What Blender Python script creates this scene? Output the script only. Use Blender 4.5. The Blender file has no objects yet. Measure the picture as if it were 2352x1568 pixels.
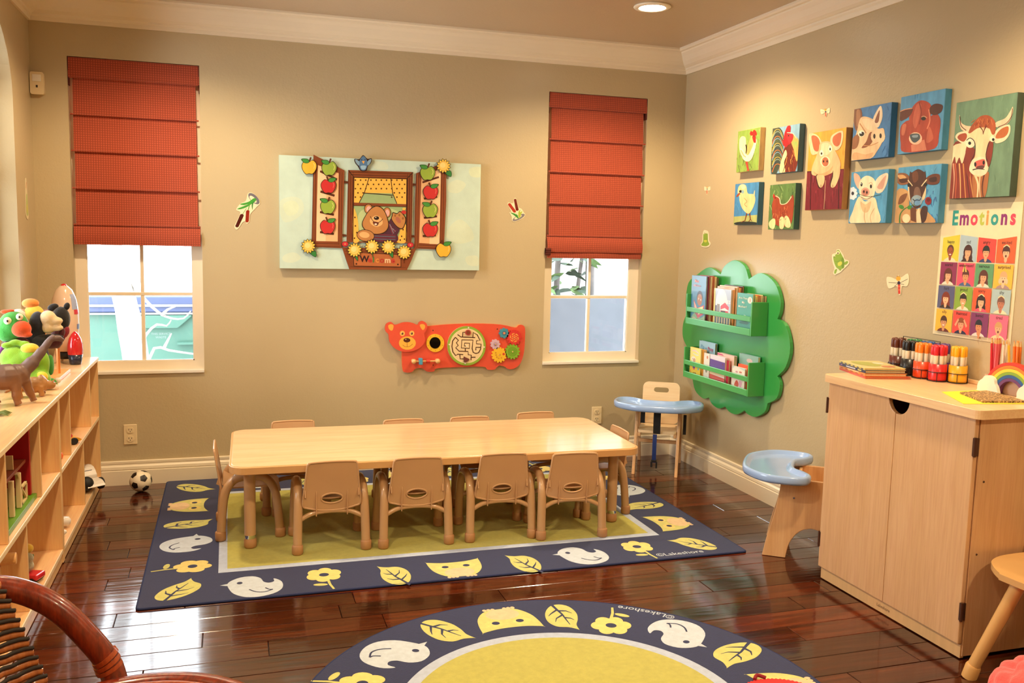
import bpy, bmesh, math, random
from mathutils import Vector, Matrix, Quaternion
from mathutils.geometry import tessellate_polygon
PI = math.pi
R0 = random.Random(7)
SC = bpy.context.scene
COL = SC.collection

# ---------------------------------------------------------------- camera, sky, exposure
cam_d = bpy.data.cameras.new('camera'); cam = bpy.data.objects.new('camera', cam_d); COL.objects.link(cam)
cam_d.sensor_width = 36; cam_d.lens = 31.64; cam_d.clip_start = .05
_r = Vector((.95403859, -.29889166, .02177486)); _d = Vector((-.01360218, -.11577244, -.99318262)); _f = Vector((.29937493, .94723836, -.11451695))
cam.matrix_world = Matrix.Translation((-2.73889, -5.1756, 1.37676)) @ Matrix((_r, -_d, -_f)).transposed().to_4x4()
SC.camera = cam
SC.view_settings.view_transform = 'Standard'; SC.view_settings.look = 'None'
SC.view_settings.gamma = 1; SC.view_settings.use_curve_mapping = False
SC.view_settings.exposure = 1.0
try:
    SC.cycles.use_denoising = True; SC.cycles.max_bounces = 8; SC.cycles.diffuse_bounces = 5; SC.cycles.glossy_bounces = 4
    SC.cycles.transparent_max_bounces = 12; SC.cycles.sample_clamp_indirect = 6; SC.cycles.caustics_reflective = False; SC.cycles.caustics_refractive = False
except Exception: pass
SKY = 5.5
LAMP = 50.0
LAMP_COL = (1.0, .76, .46)
w = bpy.data.worlds.new('sky'); SC.world = w; w.use_nodes = True
bg = w.node_tree.nodes['Background']; bg.inputs[0].default_value = (.88, .93, 1.0, 1); bg.inputs[1].default_value = SKY
XL, YF, ZC = -3.68, -6.4, 2.54          # left wall, front wall, ceiling
def portal(name, loc, rot, sx, sy):
    d = bpy.data.lights.new(name, 'AREA'); d.shape = 'RECTANGLE'; d.size = sx; d.size_y = sy
    d.cycles.is_portal = True
    o = bpy.data.objects.new(name, d); COL.objects.link(o); o.location = loc; o.rotation_euler = rot
portal('window_portal', (-3.19, .16, 1.43), (PI/2, 0, PI), .64, 1.63)
portal('window_portal', (-.58, .16, 1.43), (PI/2, 0, PI), .65, 1.63)
portal('window_portal', (XL-.15, -1.18, 1.56), (PI/2, 0, -PI/2), 1.46, 1.7)

# ---------------------------------------------------------------- helpers
def lin(h):
    if isinstance(h, (tuple, list)): return tuple(h[:3])
    h = h.lstrip('#')
    if len(h) == 3: h = ''.join(c*2 for c in h)
    o = []
    for i in (0, 2, 4):
        c = int(h[i:i+2], 16)/255
        o.append(c/12.92 if c <= .04045 else ((c+.055)/1.055)**2.4)
    return tuple(o)
def N(t, typ, **kw):
    n = t.nodes.new(typ)
    for k, v in kw.items(): setattr(n, k, v)
    return n
def setin(n, **kw):
    for k, v in kw.items():
        k = k.replace('_', ' ')
        if k in n.inputs: n.inputs[k].default_value = v
MATS = {}
def newmat(name):
    m = bpy.data.materials.new(name); m.use_nodes = True
    t = m.node_tree; b = t.nodes['Principled BSDF']
    return m, t, b
def coords(t, scale=(1, 1, 1), kind='Object'):
    tc = N(t, 'ShaderNodeTexCoord'); mp = N(t, 'ShaderNodeMapping'); mp.inputs['Scale'].default_value = scale
    t.links.new(tc.outputs[kind], mp.inputs[0]); return mp.outputs[0]
def noise(t, vec, scale=5, detail=3, rough=.5):
    n = N(t, 'ShaderNodeTexNoise'); setin(n, Scale=scale, Detail=detail, Roughness=rough)
    t.links.new(vec, n.inputs['Vector']); return n.outputs[0]
def ramp(t, fac, stops):
    r = N(t, 'ShaderNodeValToRGB'); e = r.color_ramp.elements
    while len(e) < len(stops): e.new(.5)
    for i, (p, c) in enumerate(stops):
        e[i].position = p; e[i].color = (*lin(c), 1)
    t.links.new(fac, r.inputs[0]); return r.outputs[0]
def mixc(t, fac, a, b, mode='MIX'):
    m = N(t, 'ShaderNodeMix', data_type='RGBA', blend_type=mode)
    for sock, v in ((m.inputs[0], fac), (m.inputs[6], a), (m.inputs[7], b)):
        if hasattr(v, 'is_linked') or hasattr(v, 'links'): t.links.new(v, sock)
        elif isinstance(v, (int, float)): sock.default_value = v
        else: sock.default_value = (*lin(v), 1)
    return m.outputs[2]
def bump(t, b, h, strength=.2, dist=.01):
    n = N(t, 'ShaderNodeBump'); setin(n, Strength=strength, Distance=dist)
    t.links.new(h, n.inputs['Height']); t.links.new(n.outputs[0], b.inputs['Normal'])
def mat(name, c, rough=.5, var=.06, vs=12, bs=0, bd=.002, bscale=60, metal=0, coat=0, spec=.5, sub=0, sheen=0, stretch=(1, 1, 1), emit=0):
    """plain paint / plastic / cloth: a colour with a faint procedural variation and optional fine relief"""
    if name in MATS: return MATS[name]
    m, t, b = newmat(name); c = lin(c)
    v = coords(t, stretch)
    if var:
        f = noise(t, v, vs, 3)
        lo = tuple(max(0, x*(1-var)) for x in c); hi = tuple(min(1, x*(1+var)) for x in c)
        t.links.new(ramp(t, f, [(.3, lo), (.7, hi)]), b.inputs['Base Color'])
    else: b.inputs['Base Color'].default_value = (*c, 1)
    setin(b, Roughness=rough, Metallic=metal)
    b.inputs['Coat Weight'].default_value = coat; b.inputs['Coat Roughness'].default_value = .08
    b.inputs['Specular IOR Level'].default_value = spec
    b.inputs['Sheen Weight'].default_value = sheen
    if bs: bump(t, b, noise(t, v, bscale, 3), bs, bd)
    if emit: b.inputs['Emission Color'].default_value = (*c, 1); b.inputs['Emission Strength'].default_value = emit
    MATS[name] = m; return m
def wood(name, c1, c2, rough=.35, axis=0, scale=1, coat=.15, str_=.03):
    """pale veneer with long grain along an axis"""
    if name in MATS: return MATS[name]
    m, t, b = newmat(name)
    s = [14*scale]*3; s[axis] = 1.2*scale
    v = coords(t, tuple(s))
    f = noise(t, v, 2.2, 5, .62)
    s2 = [60*scale]*3; s2[axis] = 3*scale
    f2 = noise(t, coords(t, tuple(s2)), 3, 3, .6)
    c = ramp(t, f, [(.25, c1), (.75, c2)])
    c = mixc(t, .10, c, ramp(t, f2, [(.35, '#7d5530'), (.6, '#fff0d5')]), 'OVERLAY')
    t.links.new(c, b.inputs['Base Color']); setin(b, Roughness=rough)
    b.inputs['Coat Weight'].default_value = coat; b.inputs['Coat Roughness'].default_value = .2
    bump(t, b, f2, str_, .001)
    MATS[name] = m; return m
def paint(name, rough=.6, var=.05, vs=40, bs=.05, bscale=120, stretch=(1, 1, 1), coat=0, sheen=0, bd=.002):
    """printed or painted surface: the colour of each printed shape comes with the mesh"""
    if name in MATS: return MATS[name]
    m, t, b = newmat(name)
    a = N(t, 'ShaderNodeAttribute', attribute_name='Col')
    f = noise(t, coords(t, stretch), vs, 3)
    c = mixc(t, 1.0, a.outputs[0], ramp(t, f, [(.3, (1-var*2,)*3), (.7, (1, 1, 1))]), 'MULTIPLY')
    t.links.new(c, b.inputs['Base Color']); setin(b, Roughness=rough)
    b.inputs['Coat Weight'].default_value = coat; b.inputs['Sheen Weight'].default_value = sheen
    if bs: bump(t, b, noise(t, coords(t), bscale, 3), bs, bd)
    MATS[name] = m; return m

def spline(pts, k=4, closed=True):
    """Catmull-Rom through the points"""
    n = len(pts); out = []
    P = [Vector(p) for p in pts]
    rng = range(n) if closed else range(n-1)
    for i in rng:
        if closed: a, b, c, d = P[i-1], P[i], P[(i+1) % n], P[(i+2) % n]
        else: a, b, c, d = P[max(i-1, 0)], P[i], P[i+1], P[min(i+2, n-1)]
        for j in range(k):
            u = j/k
            out.append(.5*((2*b)+(c-a)*u+(2*a-5*b+4*c-d)*u*u+(3*b-a-3*c+d)*u**3))
    if not closed: out.append(P[-1].copy())
    return out
def ellpts(cx, cy, rx, ry, rot=0, n=20, a0=0, a1=360):
    o = []; cr, sr = math.cos(math.radians(rot)), math.sin(math.radians(rot))
    full = abs(a1-a0) >= 360
    for i in range(n):
        a = math.radians(a0+(a1-a0)*i/(n if full else n-1)); x, y = rx*math.cos(a), ry*math.sin(a)
        o.append((cx+x*cr-y*sr, cy+x*sr+y*cr))
    return o
def strip(pts, w0, w1=None):
    """polygon around a polyline, width w0 tapering to w1"""
    w1 = w0 if w1 is None else w1
    P = [Vector(p[:2]) for p in pts]; L, Rr = [], []
    for i, p in enumerate(P):
        t = (P[min(i+1, len(P)-1)]-P[max(i-1, 0)]); t = t.normalized() if t.length else Vector((1, 0))
        n = Vector((-t.y, t.x)); w = (w0+(w1-w0)*i/max(1, len(P)-1))/2
        L.append(p+n*w); Rr.append(p-n*w)
    return L+Rr[::-1]
def rrect(x0, y0, x1, y1, r, n=4):
    o = []
    for cx, cy, a in ((x1-r, y1-r, 0), (x0+r, y1-r, 90), (x0+r, y0+r, 180), (x1-r, y0+r, 270)):
        for i in range(n+1):
            t = math.radians(a+90*i/n); o.append((cx+r*math.cos(t), cy+r*math.sin(t)))
    return o
def rot2(pts, deg, ox=0, oy=0, s=1, sy=None):
    c, q = math.cos(math.radians(deg)), math.sin(math.radians(deg)); sy = s if sy is None else sy
    return [(ox+(p[0]*s)*c-(p[1]*sy)*q, oy+(p[0]*s)*q+(p[1]*sy)*c) for p in pts]

class B:
    """collects verts and faces of ONE object"""
    def __init__(s): s.v = []; s.f = []; s.c = []; s.m = []; s.s = []; s.col = None; s.mi = 0; s.M = None
    def add(s, vs, fs, smooth=False, col=None, mi=None):
        o = len(s.v)
        for p in vs:
            p = Vector(p)
            if len(p) == 2: p = Vector((p.x, p.y, 0))
            s.v.append(s.M @ p if s.M else p)
        for f in fs:
            s.f.append([o+i for i in f]); s.c.append(col if col is not None else s.col); s.m.append(s.mi if mi is None else mi); s.s.append(smooth)
        return s
    def box(s, x0, y0, z0, x1, y1, z1, M=None, **k):
        vs = [Vector((x, y, z)) for z in (z0, z1) for y in (y0, y1) for x in (x0, x1)]
        if M: vs = [M @ q for q in vs]
        return s.add(vs, [(0, 2, 3, 1), (4, 5, 7, 6), (0, 1, 5, 4), (2, 6, 7, 3), (0, 4, 6, 2), (1, 3, 7, 5)], **k)
    def ring(s, rings, closed=False, cap=True, smooth=True, **k):
        n = len(rings[0]); vs = [p for r in rings for p in r]; fs = []
        m = len(rings)
        for i in range(m if closed else m-1):
            for j in range(n):
                a, b2 = i*n+j, i*n+(j+1) % n; c, d = ((i+1) % m)*n+(j+1) % n, ((i+1) % m)*n+j
                fs.append((a, b2, c, d))
        s.add(vs, fs, smooth, **k)
        if cap and not closed:
            s.add(rings[0], [tuple(range(n))[::-1]], False, **k); s.add(rings[-1], [tuple(range(n))], False, **k)
        return s
    def tube(s, pts, r, n=10, closed=False, cap=True, k=0, flat=1.0, **kw):
        P = spline(pts, k, closed) if k else [Vector(p) for p in pts]
        m = len(P); rs = r if isinstance(r, (list, tuple)) else [r]*m
        if len(rs) != m: rs = [rs[0]+(rs[-1]-rs[0])*i/(m-1) for i in range(m)] if len(rs) == 2 else [rs[min(len(rs)-1, int(i*len(rs)/m))] for i in range(m)]
        T = []
        for i in range(m):
            a, b2 = (P[i-1], P[(i+1) % m]) if closed else (P[max(0, i-1)], P[min(m-1, i+1)])
            T.append((b2-a).normalized())
        u = T[0].orthogonal().normalized()
        if abs(T[0].z) < .95: u = Vector((0, 0, 1))-T[0]*T[0].z; u.normalize()
        rings = []
        for i in range(m):
            if i: u = (T[i-1].rotation_difference(T[i]) @ u); u = (u-T[i]*u.dot(T[i])).normalized()
            w2 = T[i].cross(u)
            rings.append([P[i]+(u*math.cos(2*PI*j/n)*flat+w2*math.sin(2*PI*j/n))*rs[i] for j in range(n)])
        return s.ring(rings, closed, cap, **kw)
    def cyl(s, p0, p1, r0, r1=None, n=12, **k):
        return s.tube([p0, p1], [r0, r0 if r1 is None else r1], n, **k)
    def lathe(s, prof, n=16, M=None, smooth=True, **k):
        rings = [[Vector((r*math.cos(2*PI*j/n), r*math.sin(2*PI*j/n), z)) for j in range(n)] for r, z in prof]
        if M: rings = [[M @ p for p in r] for r in rings]
        return s.ring(rings, False, True, smooth, **k)
    def ell(s, c, r, M=None, nu=14, nv=9, **k):
        c = Vector(c); r = r if isinstance(r, (tuple, list)) else (r, r, r)
        pr = [[Vector((r[0]*math.sin(PI*i/nv)*math.cos(2*PI*j/nu), r[1]*math.sin(PI*i/nv)*math.sin(2*PI*j/nu), -r[2]*math.cos(PI*i/nv))) for j in range(nu)] for i in range(1, nv)]
        if M: pr = [[M @ p for p in q] for q in pr]; e0, e1 = M @ Vector((0, 0, -r[2])), M @ Vector((0, 0, r[2]))
        else: e0, e1 = Vector((0, 0, -r[2])), Vector((0, 0, r[2]))
        vs = [c+p for q in pr for p in q]+[c+e0, c+e1]; fs = []
        for i in range(nv-2):
            for j in range(nu): fs.append((i*nu+j, i*nu+(j+1) % nu, (i+1)*nu+(j+1) % nu, (i+1)*nu+j))
        L = len(vs)
        for j in range(nu):
            fs.append((L-2, (j+1) % nu, j)); fs.append((L-1, (nv-2)*nu+j, (nv-2)*nu+(j+1) % nu))
        return s.add(vs, fs, True, **k)
    def prism(s, loops, d, o=(0, 0, 0), U=(1, 0, 0), V=(0, 1, 0), Nn=(0, 0, 1), side=None, smooth=False, **k):
        """flat outline (with holes) pushed along Nn by d"""
        if not isinstance(loops[0][0], (tuple, list, Vector)): loops = [loops]
        o, U, V, Nn = map(Vector, (o, U, V, Nn))
        flat = [Vector((p[0], p[1], 0)) for l in loops for p in l]
        tr = tessellate_polygon([[Vector((p[0], p[1], 0)) for p in l] for l in loops])
        n = len(flat); front = [o+U*p.x+V*p.y+Nn*d for p in flat]
        flip = U.cross(V).dot(Nn)*(1 if d >= 0 else -1) < 0
        tri = []
        for a, b2, c in tr:
            ar = (flat[b2]-flat[a]).cross(flat[c]-flat[a]).z
            t3 = (a, b2, c) if ar > 0 else (a, c, b2)
            tri.append(t3[::-1] if flip else t3)
        s.add(front, tri, False, **k)
        if d:
            back = [o+U*p.x+V*p.y for p in flat]
            s.add(back, [t3[::-1] for t3 in tri], False, **k)
            i0 = 0
            kk = dict(k)
            if side is not None: kk['col'] = side
            for li, l in enumerate(loops):
                m = len(l)
                ar = sum(l[i][0]*l[(i+1) % m][1]-l[(i+1) % m][0]*l[i][1] for i in range(m))
                ccw = (ar > 0) ^ (li > 0) ^ flip
                vs = back[i0:i0+m]+front[i0:i0+m]
                fs = [(i, (i+1) % m, m+(i+1) % m, m+i) if ccw else (i, m+i, m+(i+1) % m, (i+1) % m) for i in range(m)]
                s.add(vs, fs, smooth, **kk); i0 += m
        return s
    def grid(s, fn, nu, nv, thick=0, **k):
        """solid sheet from fn(u,v)->Vector, u,v in 0..1"""
        P = [[Vector(fn(i/nu, j/nv)) for j in range(nv+1)] for i in range(nu+1)]
        def nrm(i, j):
            a = P[min(i+1, nu)][j]-P[max(i-1, 0)][j]; b2 = P[i][min(j+1, nv)]-P[i][max(j-1, 0)]
            return a.cross(b2).normalized()
        top = [P[i][j] for i in range(nu+1) for j in range(nv+1)]
        q = lambda i, j: i*(nv+1)+j
        fs = [(q(i, j), q(i+1, j), q(i+1, j+1), q(i, j+1)) for i in range(nu) for j in range(nv)]
        s.add(top, fs, True, **k)
        if thick:
            bot = [P[i][j]-nrm(i, j)*thick for i in range(nu+1) for j in range(nv+1)]
            s.add(bot, [f[::-1] for f in fs], True, **k)
            ed = [(i, 0) for i in range(nu+1)]+[(nu, j) for j in range(1, nv+1)]+[(i, nv) for i in range(nu-1, -1, -1)]+[(0, j) for j in range(nv-1, 0, -1)]
            m = len(ed); vs = [top[q(*e)] for e in ed]+[bot[q(*e)] for e in ed]
            s.add(vs, [(i, m+i, m+(i+1) % m, (i+1) % m) for i in range(m)], False, **k)
        return s
    def build(s, name, mats, parent=None, bevel=0, seg=2, sub=0, kind=None, loc=None, fix=False, remesh=0, soft=3):
        me = bpy.data.meshes.new(name); me.from_pydata([tuple(p) for p in s.v], [], s.f)
        ms = mats if isinstance(mats, (list, tuple)) else [mats]
        for m in ms: me.materials.append(m)
        me.polygons.foreach_set('material_index', s.m); me.polygons.foreach_set('use_smooth', s.s)
        if any(c is not None for c in s.c):
            at = me.color_attributes.new('Col', 'FLOAT_COLOR', 'CORNER'); buf = []
            for f, c in zip(s.f, s.c):
                c = lin(c) if c is not None else (.8, .8, .8)
                buf += [*c, 1.0]*len(f)
            at.data.foreach_set('color', buf)
        if fix or sub or bevel:
            bm = bmesh.new(); bm.from_mesh(me)
            bmesh.ops.remove_doubles(bm, verts=bm.verts, dist=1e-5); bmesh.ops.recalc_face_normals(bm, faces=bm.faces)
            bm.to_mesh(me); bm.free()
        me.update()
        o = bpy.data.objects.new(name, me); COL.objects.link(o)
        if parent: o.parent = parent
        if loc is not None: o.location = loc
        if bevel:
            bv = o.modifiers.new('bevel', 'BEVEL'); bv.width = bevel; bv.segments = seg; bv.limit_method = 'ANGLE'; bv.angle_limit = .6; bv.harden_normals = False
        if sub:
            sb = o.modifiers.new('sub', 'SUBSURF'); sb.levels = sub; sb.render_levels = sub
        if remesh:
            rm = o.modifiers.new('union', 'REMESH'); rm.mode = 'VOXEL'; rm.voxel_size = remesh; rm.use_smooth_shade = True
            sm = o.modifiers.new('soft', 'SMOOTH'); sm.factor = .5; sm.iterations = soft
        if kind: o['kind'] = kind
        return o
def thing(name, label, cat, loc=(0, 0, 0), rz=0, group=None):
    o = bpy.data.objects.new(name, None); COL.objects.link(o); o.empty_display_size = .05
    o.location = loc; o.rotation_euler = (0, 0, rz); o['label'] = label; o['category'] = cat
    if group: o['group'] = group
    return o
def tag(o, label, cat, group=None):
    o['label'] = label; o['category'] = cat
    if group: o['group'] = group
    return o
def struct(o): o['kind'] = 'structure'; return o
def dup(root, loc=None, rz=None, label=None, group=None):
    r = root.copy(); COL.objects.link(r)
    if loc is not None: r.location = loc
    if rz is not None: r.rotation_euler = (0, 0, rz)
    if label: r['label'] = label
    if group: r['group'] = group
    for ch in list(root.children):
        c = ch.copy(); COL.objects.link(c); c.parent = r
        for g in ch.children:
            d = g.copy(); COL.objects.link(d); d.parent = c
    return r

# flat artwork: a list of shapes, drawn in the artwork's own 2-D coordinates, laid as thin printed layers on a surface
FONTS = {}
def textpolys(s, bold=0):
    if (s, bold) in FONTS: return FONTS[(s, bold)]
    cu = bpy.data.curves.new('t', 'FONT'); cu.body = s; cu.size = 1; cu.align_x = 'CENTER'; cu.resolution_u = 3; cu.offset = bold
    o = bpy.data.objects.new('t', cu); COL.objects.link(o)
    me = o.to_mesh(); vs = [(p.co.x, p.co.y) for p in me.vertices]; fs = [tuple(p.vertices) for p in me.polygons]
    o.to_mesh_clear(); bpy.data.objects.remove(o); bpy.data.curves.remove(cu)
    FONTS[(s, bold)] = (vs, fs); return vs, fs
def homography(src, dst):
    """3x3 map taking four source points to four targets"""
    A = []; y = []
    for (x, yy), (u, v) in zip(src, dst):
        A.append([x, yy, 1, 0, 0, 0, -u*x, -u*yy]); y.append(u)
        A.append([0, 0, 0, x, yy, 1, -v*x, -v*yy]); y.append(v)
    n = 8
    for i in range(n):
        p = max(range(i, n), key=lambda r: abs(A[r][i])); A[i], A[p] = A[p], A[i]; y[i], y[p] = y[p], y[i]
        for r in range(n):
            if r != i:
                f = A[r][i]/A[i][i]
                for c in range(i, n): A[r][c] -= f*A[i][c]
                y[r] -= f*y[i]
    h = [y[i]/A[i][i] for i in range(n)]
    return lambda p: ((h[0]*p[0]+h[1]*p[1]+h[2])/(h[6]*p[0]+h[7]*p[1]+1), (h[3]*p[0]+h[4]*p[1]+h[5])/(h[6]*p[0]+h[7]*p[1]+1))
def poly_of(sh):
    """('S',color,pts) smooth outline, ('P',color,pts) straight, ('E',color,cx,cy,rx,ry[,rot]) ellipse, ('L',color,pts,w[,w1]) line, ('C',...) smooth line"""
    k, c = sh[0], sh[1]
    if k == 'S': return spline(sh[2], 4)
    if k == 'P': return [Vector(p) for p in sh[2]]
    if k == 'E': return [Vector(p) for p in ellpts(*sh[2:7], n=18)] if len(sh) > 6 else [Vector(p) for p in ellpts(*sh[2:6], n=18)]
    if k == 'L': return strip(sh[2], sh[3], sh[4] if len(sh) > 4 else None)
    if k == 'C': return strip(spline(sh[2], 4, False), sh[3], sh[4] if len(sh) > 4 else None)
def clip(poly, x0, y0, x1, y1):
    """keep the part of a polygon inside a rectangle"""
    for ax, lim, sg in ((0, x0, 1), (0, x1, -1), (1, y0, 1), (1, y1, -1)):
        out = []
        for i in range(len(poly)):
            a, b2 = poly[i-1], poly[i]; da, db = (a[ax]-lim)*sg, (b2[ax]-lim)*sg
            if (da < 0) != (db < 0):
                t = da/(da-db); out.append((a[0]+(b2[0]-a[0])*t, a[1]+(b2[1]-a[1])*t))
            if db >= 0: out.append((b2[0], b2[1]))
        poly = out
        if len(poly) < 3: return []
    return poly
def draw(b, shapes, fmap, o, U, V, Nn, lift=.0004, step=.000015, rect=None):
    """lay shapes on the plane o + u*U + v*V, each a little above the one before"""
    o, U, V, Nn = map(Vector, (o, U, V, Nn)); h = lift
    flipn = U.cross(V).dot(Nn) < 0
    for sh in shapes:
        if sh[0] == 'T':                                   # text: color, string, cx, cy, size, rot, bold
            _, c, st, cx, cy, sz, rt, bo = sh
            vs, fs = textpolys(st, bo)
            q = [fmap(p) for p in rot2(vs, rt, cx, cy, sz, -sz if sz > 0 and getattr(fmap, 'ydown', False) else sz)]
        else:
            q = [fmap((p[0], p[1])) for p in poly_of(sh)]
            if rect: q = clip(q, *rect)
            if len(q) < 3: continue
            fs = tessellate_polygon([[Vector((p[0], p[1], 0)) for p in q]])
        P = [o+U*p[0]+V*p[1]+Nn*h for p in q]; out = []
        for f in fs:
            ar = sum(q[f[i]][0]*q[f[(i+1) % len(f)]][1]-q[f[(i+1) % len(f)]][0]*q[f[i]][1] for i in range(len(f)))
            f = tuple(f)
            if (ar < 0) ^ flipn: f = f[::-1]
            if abs(ar) > 1e-12: out.append(f)
        b.add(P, out, False, col=sh[1]); h += step
    return h
IDENT = lambda p: (p[0], p[1])
# ================================================================ THE ROOM
def wallmat(name, c):
    m, t, b = newmat(name)
    f = noise(t, coords(t), 1.3, 3)
    c0 = lin(c)
    t.links.new(ramp(t, f, [(.3, tuple(x*.96 for x in c0)), (.7, tuple(min(1, x*1.04) for x in c0))]), b.inputs['Base Color'])
    setin(b, Roughness=.34); b.inputs['Specular IOR Level'].default_value = .5
    h = N(t, 'ShaderNodeMath', operation='ADD')
    t.links.new(noise(t, coords(t), 95, 3, .6), h.inputs[0]); t.links.new(noise(t, coords(t), 34, 2), h.inputs[1])
    bump(t, b, h.outputs[0], .32, .0022)
    return m
M_wall = wallmat('wall_paint', (.50, .40, .24))
M_ceil = wallmat('ceiling_paint', (.50, .385, .255))
M_trim = mat('trim_paint', (.80, .70, .53), .35, .02, 3, .04, .001, 20)
M_white = mat('white_paint', (.82, .76, .66), .35, .02, 4)
WIN = [(-3.509, -2.873), (-.904, -.259)]; ZB, ZT = .617, 2.245
b = B()
b.prism([[(XL-.16, -.06), (.16, -.06), (.16, ZC+.1), (XL-.16, ZC+.1)]]+[[(a, ZB), (c, ZB), (c, ZT), (a, ZT)] for a, c in WIN], .16, (0, 0, 0), (1, 0, 0), (0, 0, 1), (0, 1, 0))
struct(b.build('wall_back', M_wall))
b = B().box(0, YF, -.06, .16, 0, ZC+.1); struct(b.build('wall_right', M_wall))
b = B().box(XL-.16, YF-.16, -.06, .16, YF, ZC+.1); struct(b.build('wall_front', M_wall))
# left wall with an arched window opening
AY0, AY1, AZ0, AZS, AZR = -1.90, -.415, .74, 1.98, .42
arch = [(AY1, AZ0), (AY1, AZS)]+[((AY0+AY1)/2+(AY1-AY0)/2*math.cos(PI*i/20), AZS+AZR*math.sin(PI*i/20)) for i in range(1, 20)]+[(AY0, AZS), (AY0, AZ0)]
b = B().prism([[(YF, -.06), (0, -.06), (0, ZC+.1), (YF, ZC+.1)], arch], .16, (XL, 0, 0), (0, 1, 0), (0, 0, 1), (-1, 0, 0))
struct(b.build('wall_left', M_wall))
b = B().box(XL-.16, YF-.16, ZC, .16, .16, ZC+.12); struct(b.build('ceiling', M_ceil))

# mouldings run as profiles along the walls, mitred in the corners: (distance from wall, height)
def moulding(prof, which):
    b = B()
    for i in range(len(prof)-1):
        (d0, z0), (d1, z1) = prof[i], prof[i+1]
        def ends(d, z):
            if which == 'back': return (XL+d, -d, z), (-d, -d, z)
            if which == 'right': return (-d, -d, z), (-d, YF+d, z)
            if which == 'left': return (XL+d, YF+d, z), (XL+d, -d, z)
            return (-d, YF+d, z), (XL+d, YF+d, z)
        a0, a1 = ends(d0, z0); b0, b1 = ends(d1, z1)
        b.add([a0, a1, b1, b0], [(0, 1, 2, 3)])
    return b
crown = [(.0, 2.405), (.012, 2.405), (.014, 2.425), (.022, 2.432), (.024, 2.440), (.032, 2.443), (.046, 2.452), (.062, 2.470), (.078, 2.496), (.092, 2.512), (.094, 2.520), (.108, 2.522), (.114, 2.530), (.114, ZC)]
base = [(.022, 0), (.022, .078), (.016, .082), (.020, .086), (.018, .100), (.012, .108), (.011, .114), (.013, .117), (.013, .128), (.0, .131)]
for i, wn in enumerate(('back', 'right', 'left', 'front')):
    struct(moulding(crown, wn).build('trim_%d' % (i+1), M_trim))
    struct(moulding(base, wn).build('baseboard_'+wn, M_trim))

# ---------------------------------------------------------------- floor of separate planks
def plankmat():
    m, t, b = newmat('dark_hardwood')
    oi = N(t, 'ShaderNodeObjectInfo')
    v = coords(t, (1.3, 16, 10))
    off = N(t, 'ShaderNodeVectorMath', operation='MULTIPLY_ADD')
    cv = N(t, 'ShaderNodeCombineXYZ'); t.links.new(oi.outputs['Random'], cv.inputs[0]); t.links.new(oi.outputs['Random'], cv.inputs[1])
    sc = N(t, 'ShaderNodeVectorMath', operation='SCALE'); t.links.new(cv.outputs[0], sc.inputs[0]); sc.inputs['Scale'].default_value = 40
    ad = N(t, 'ShaderNodeVectorMath', operation='ADD'); t.links.new(v, ad.inputs[0]); t.links.new(sc.outputs[0], ad.inputs[1])
    g = noise(t, ad.outputs[0], 2.0, 6, .65)
    c1 = ramp(t, g, [(.26, (.016, .004, .002)), (.52, (.072, .0135, .0045)), (.8, (.17, .036, .010))])
    c2 = ramp(t, oi.outputs['Random'], [(0, (.42, .36, .36)), (.5, (.85, .8, .8)), (1, (1.45, 1.2, 1.05))])
    t.links.new(mixc(t, 1.0, c1, c2, 'MULTIPLY'), b.inputs['Base Color'])
    rr = ramp(t, noise(t, ad.outputs[0], 3, 3), [(.3, (.10,)*3), (.8, (.20,)*3)])
    t.links.new(rr, b.inputs['Roughness']); b.inputs['Specular IOR Level'].default_value = .55
    sv = N(t, 'ShaderNodeVectorMath', operation='ADD'); t.links.new(coords(t, (2.6, 26, 1)), sv.inputs[0]); t.links.new(sc.outputs[0], sv.inputs[1])
    h = noise(t, sv.outputs[0], 1.6, 2, .4)
    b.inputs['Coat Weight'].default_value = .4; b.inputs['Coat Roughness'].default_value = .07; b.inputs['Coat IOR'].default_value = 1.6
    bump(t, b, h, .26, .004)
    return m
M_plank = plankmat()
M_gap = mat('floor_gap', (.012, .005, .003), .5)
floor = struct(B().box(XL-.1, YF-.1, -.05, .1, .1, -.010).build('floor', M_gap))
PW = .1185
rf = random.Random(12)
y1 = -.0735+PW*0; k = 0
rows = int((0-YF)/PW)+1
for i in range(rows):
    yb = -.015-PW*(i+1); yt = yb+PW
    x = XL-.05-rf.random()*.9
    while x < .02:
        L = rf.choice((.62, .84, 1.05, 1.3, 1.55)); xa, xb = max(x, XL), min(x+L, 0)
        x += L
        if xb-xa < .04: continue
        g, c = .0011, .0016; hw = PW/2-g; hl = (xb-xa)/2-g
        P = [(-hl, -hw, -.012), (hl, -hw, -.012), (hl, hw, -.012), (-hl, hw, -.012), (-hl, -hw, -c), (hl, -hw, -c), (hl, hw, -c), (-hl, hw, -c),
             (-hl+c, -hw+c, 0), (hl-c, -hw+c, 0), (hl-c, hw-c, 0), (-hl+c, hw-c, 0)]
        F = [(0, 1, 5, 4), (1, 2, 6, 5), (2, 3, 7, 6), (3, 0, 4, 7), (4, 5, 9, 8), (5, 6, 10, 9), (6, 7, 11, 10), (7, 4, 8, 11), (8, 9, 10, 11)]
        B().add(P, F).build('plank', M_plank, floor, loc=((xa+xb)/2, (yb+yt)/2, 0))

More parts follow.
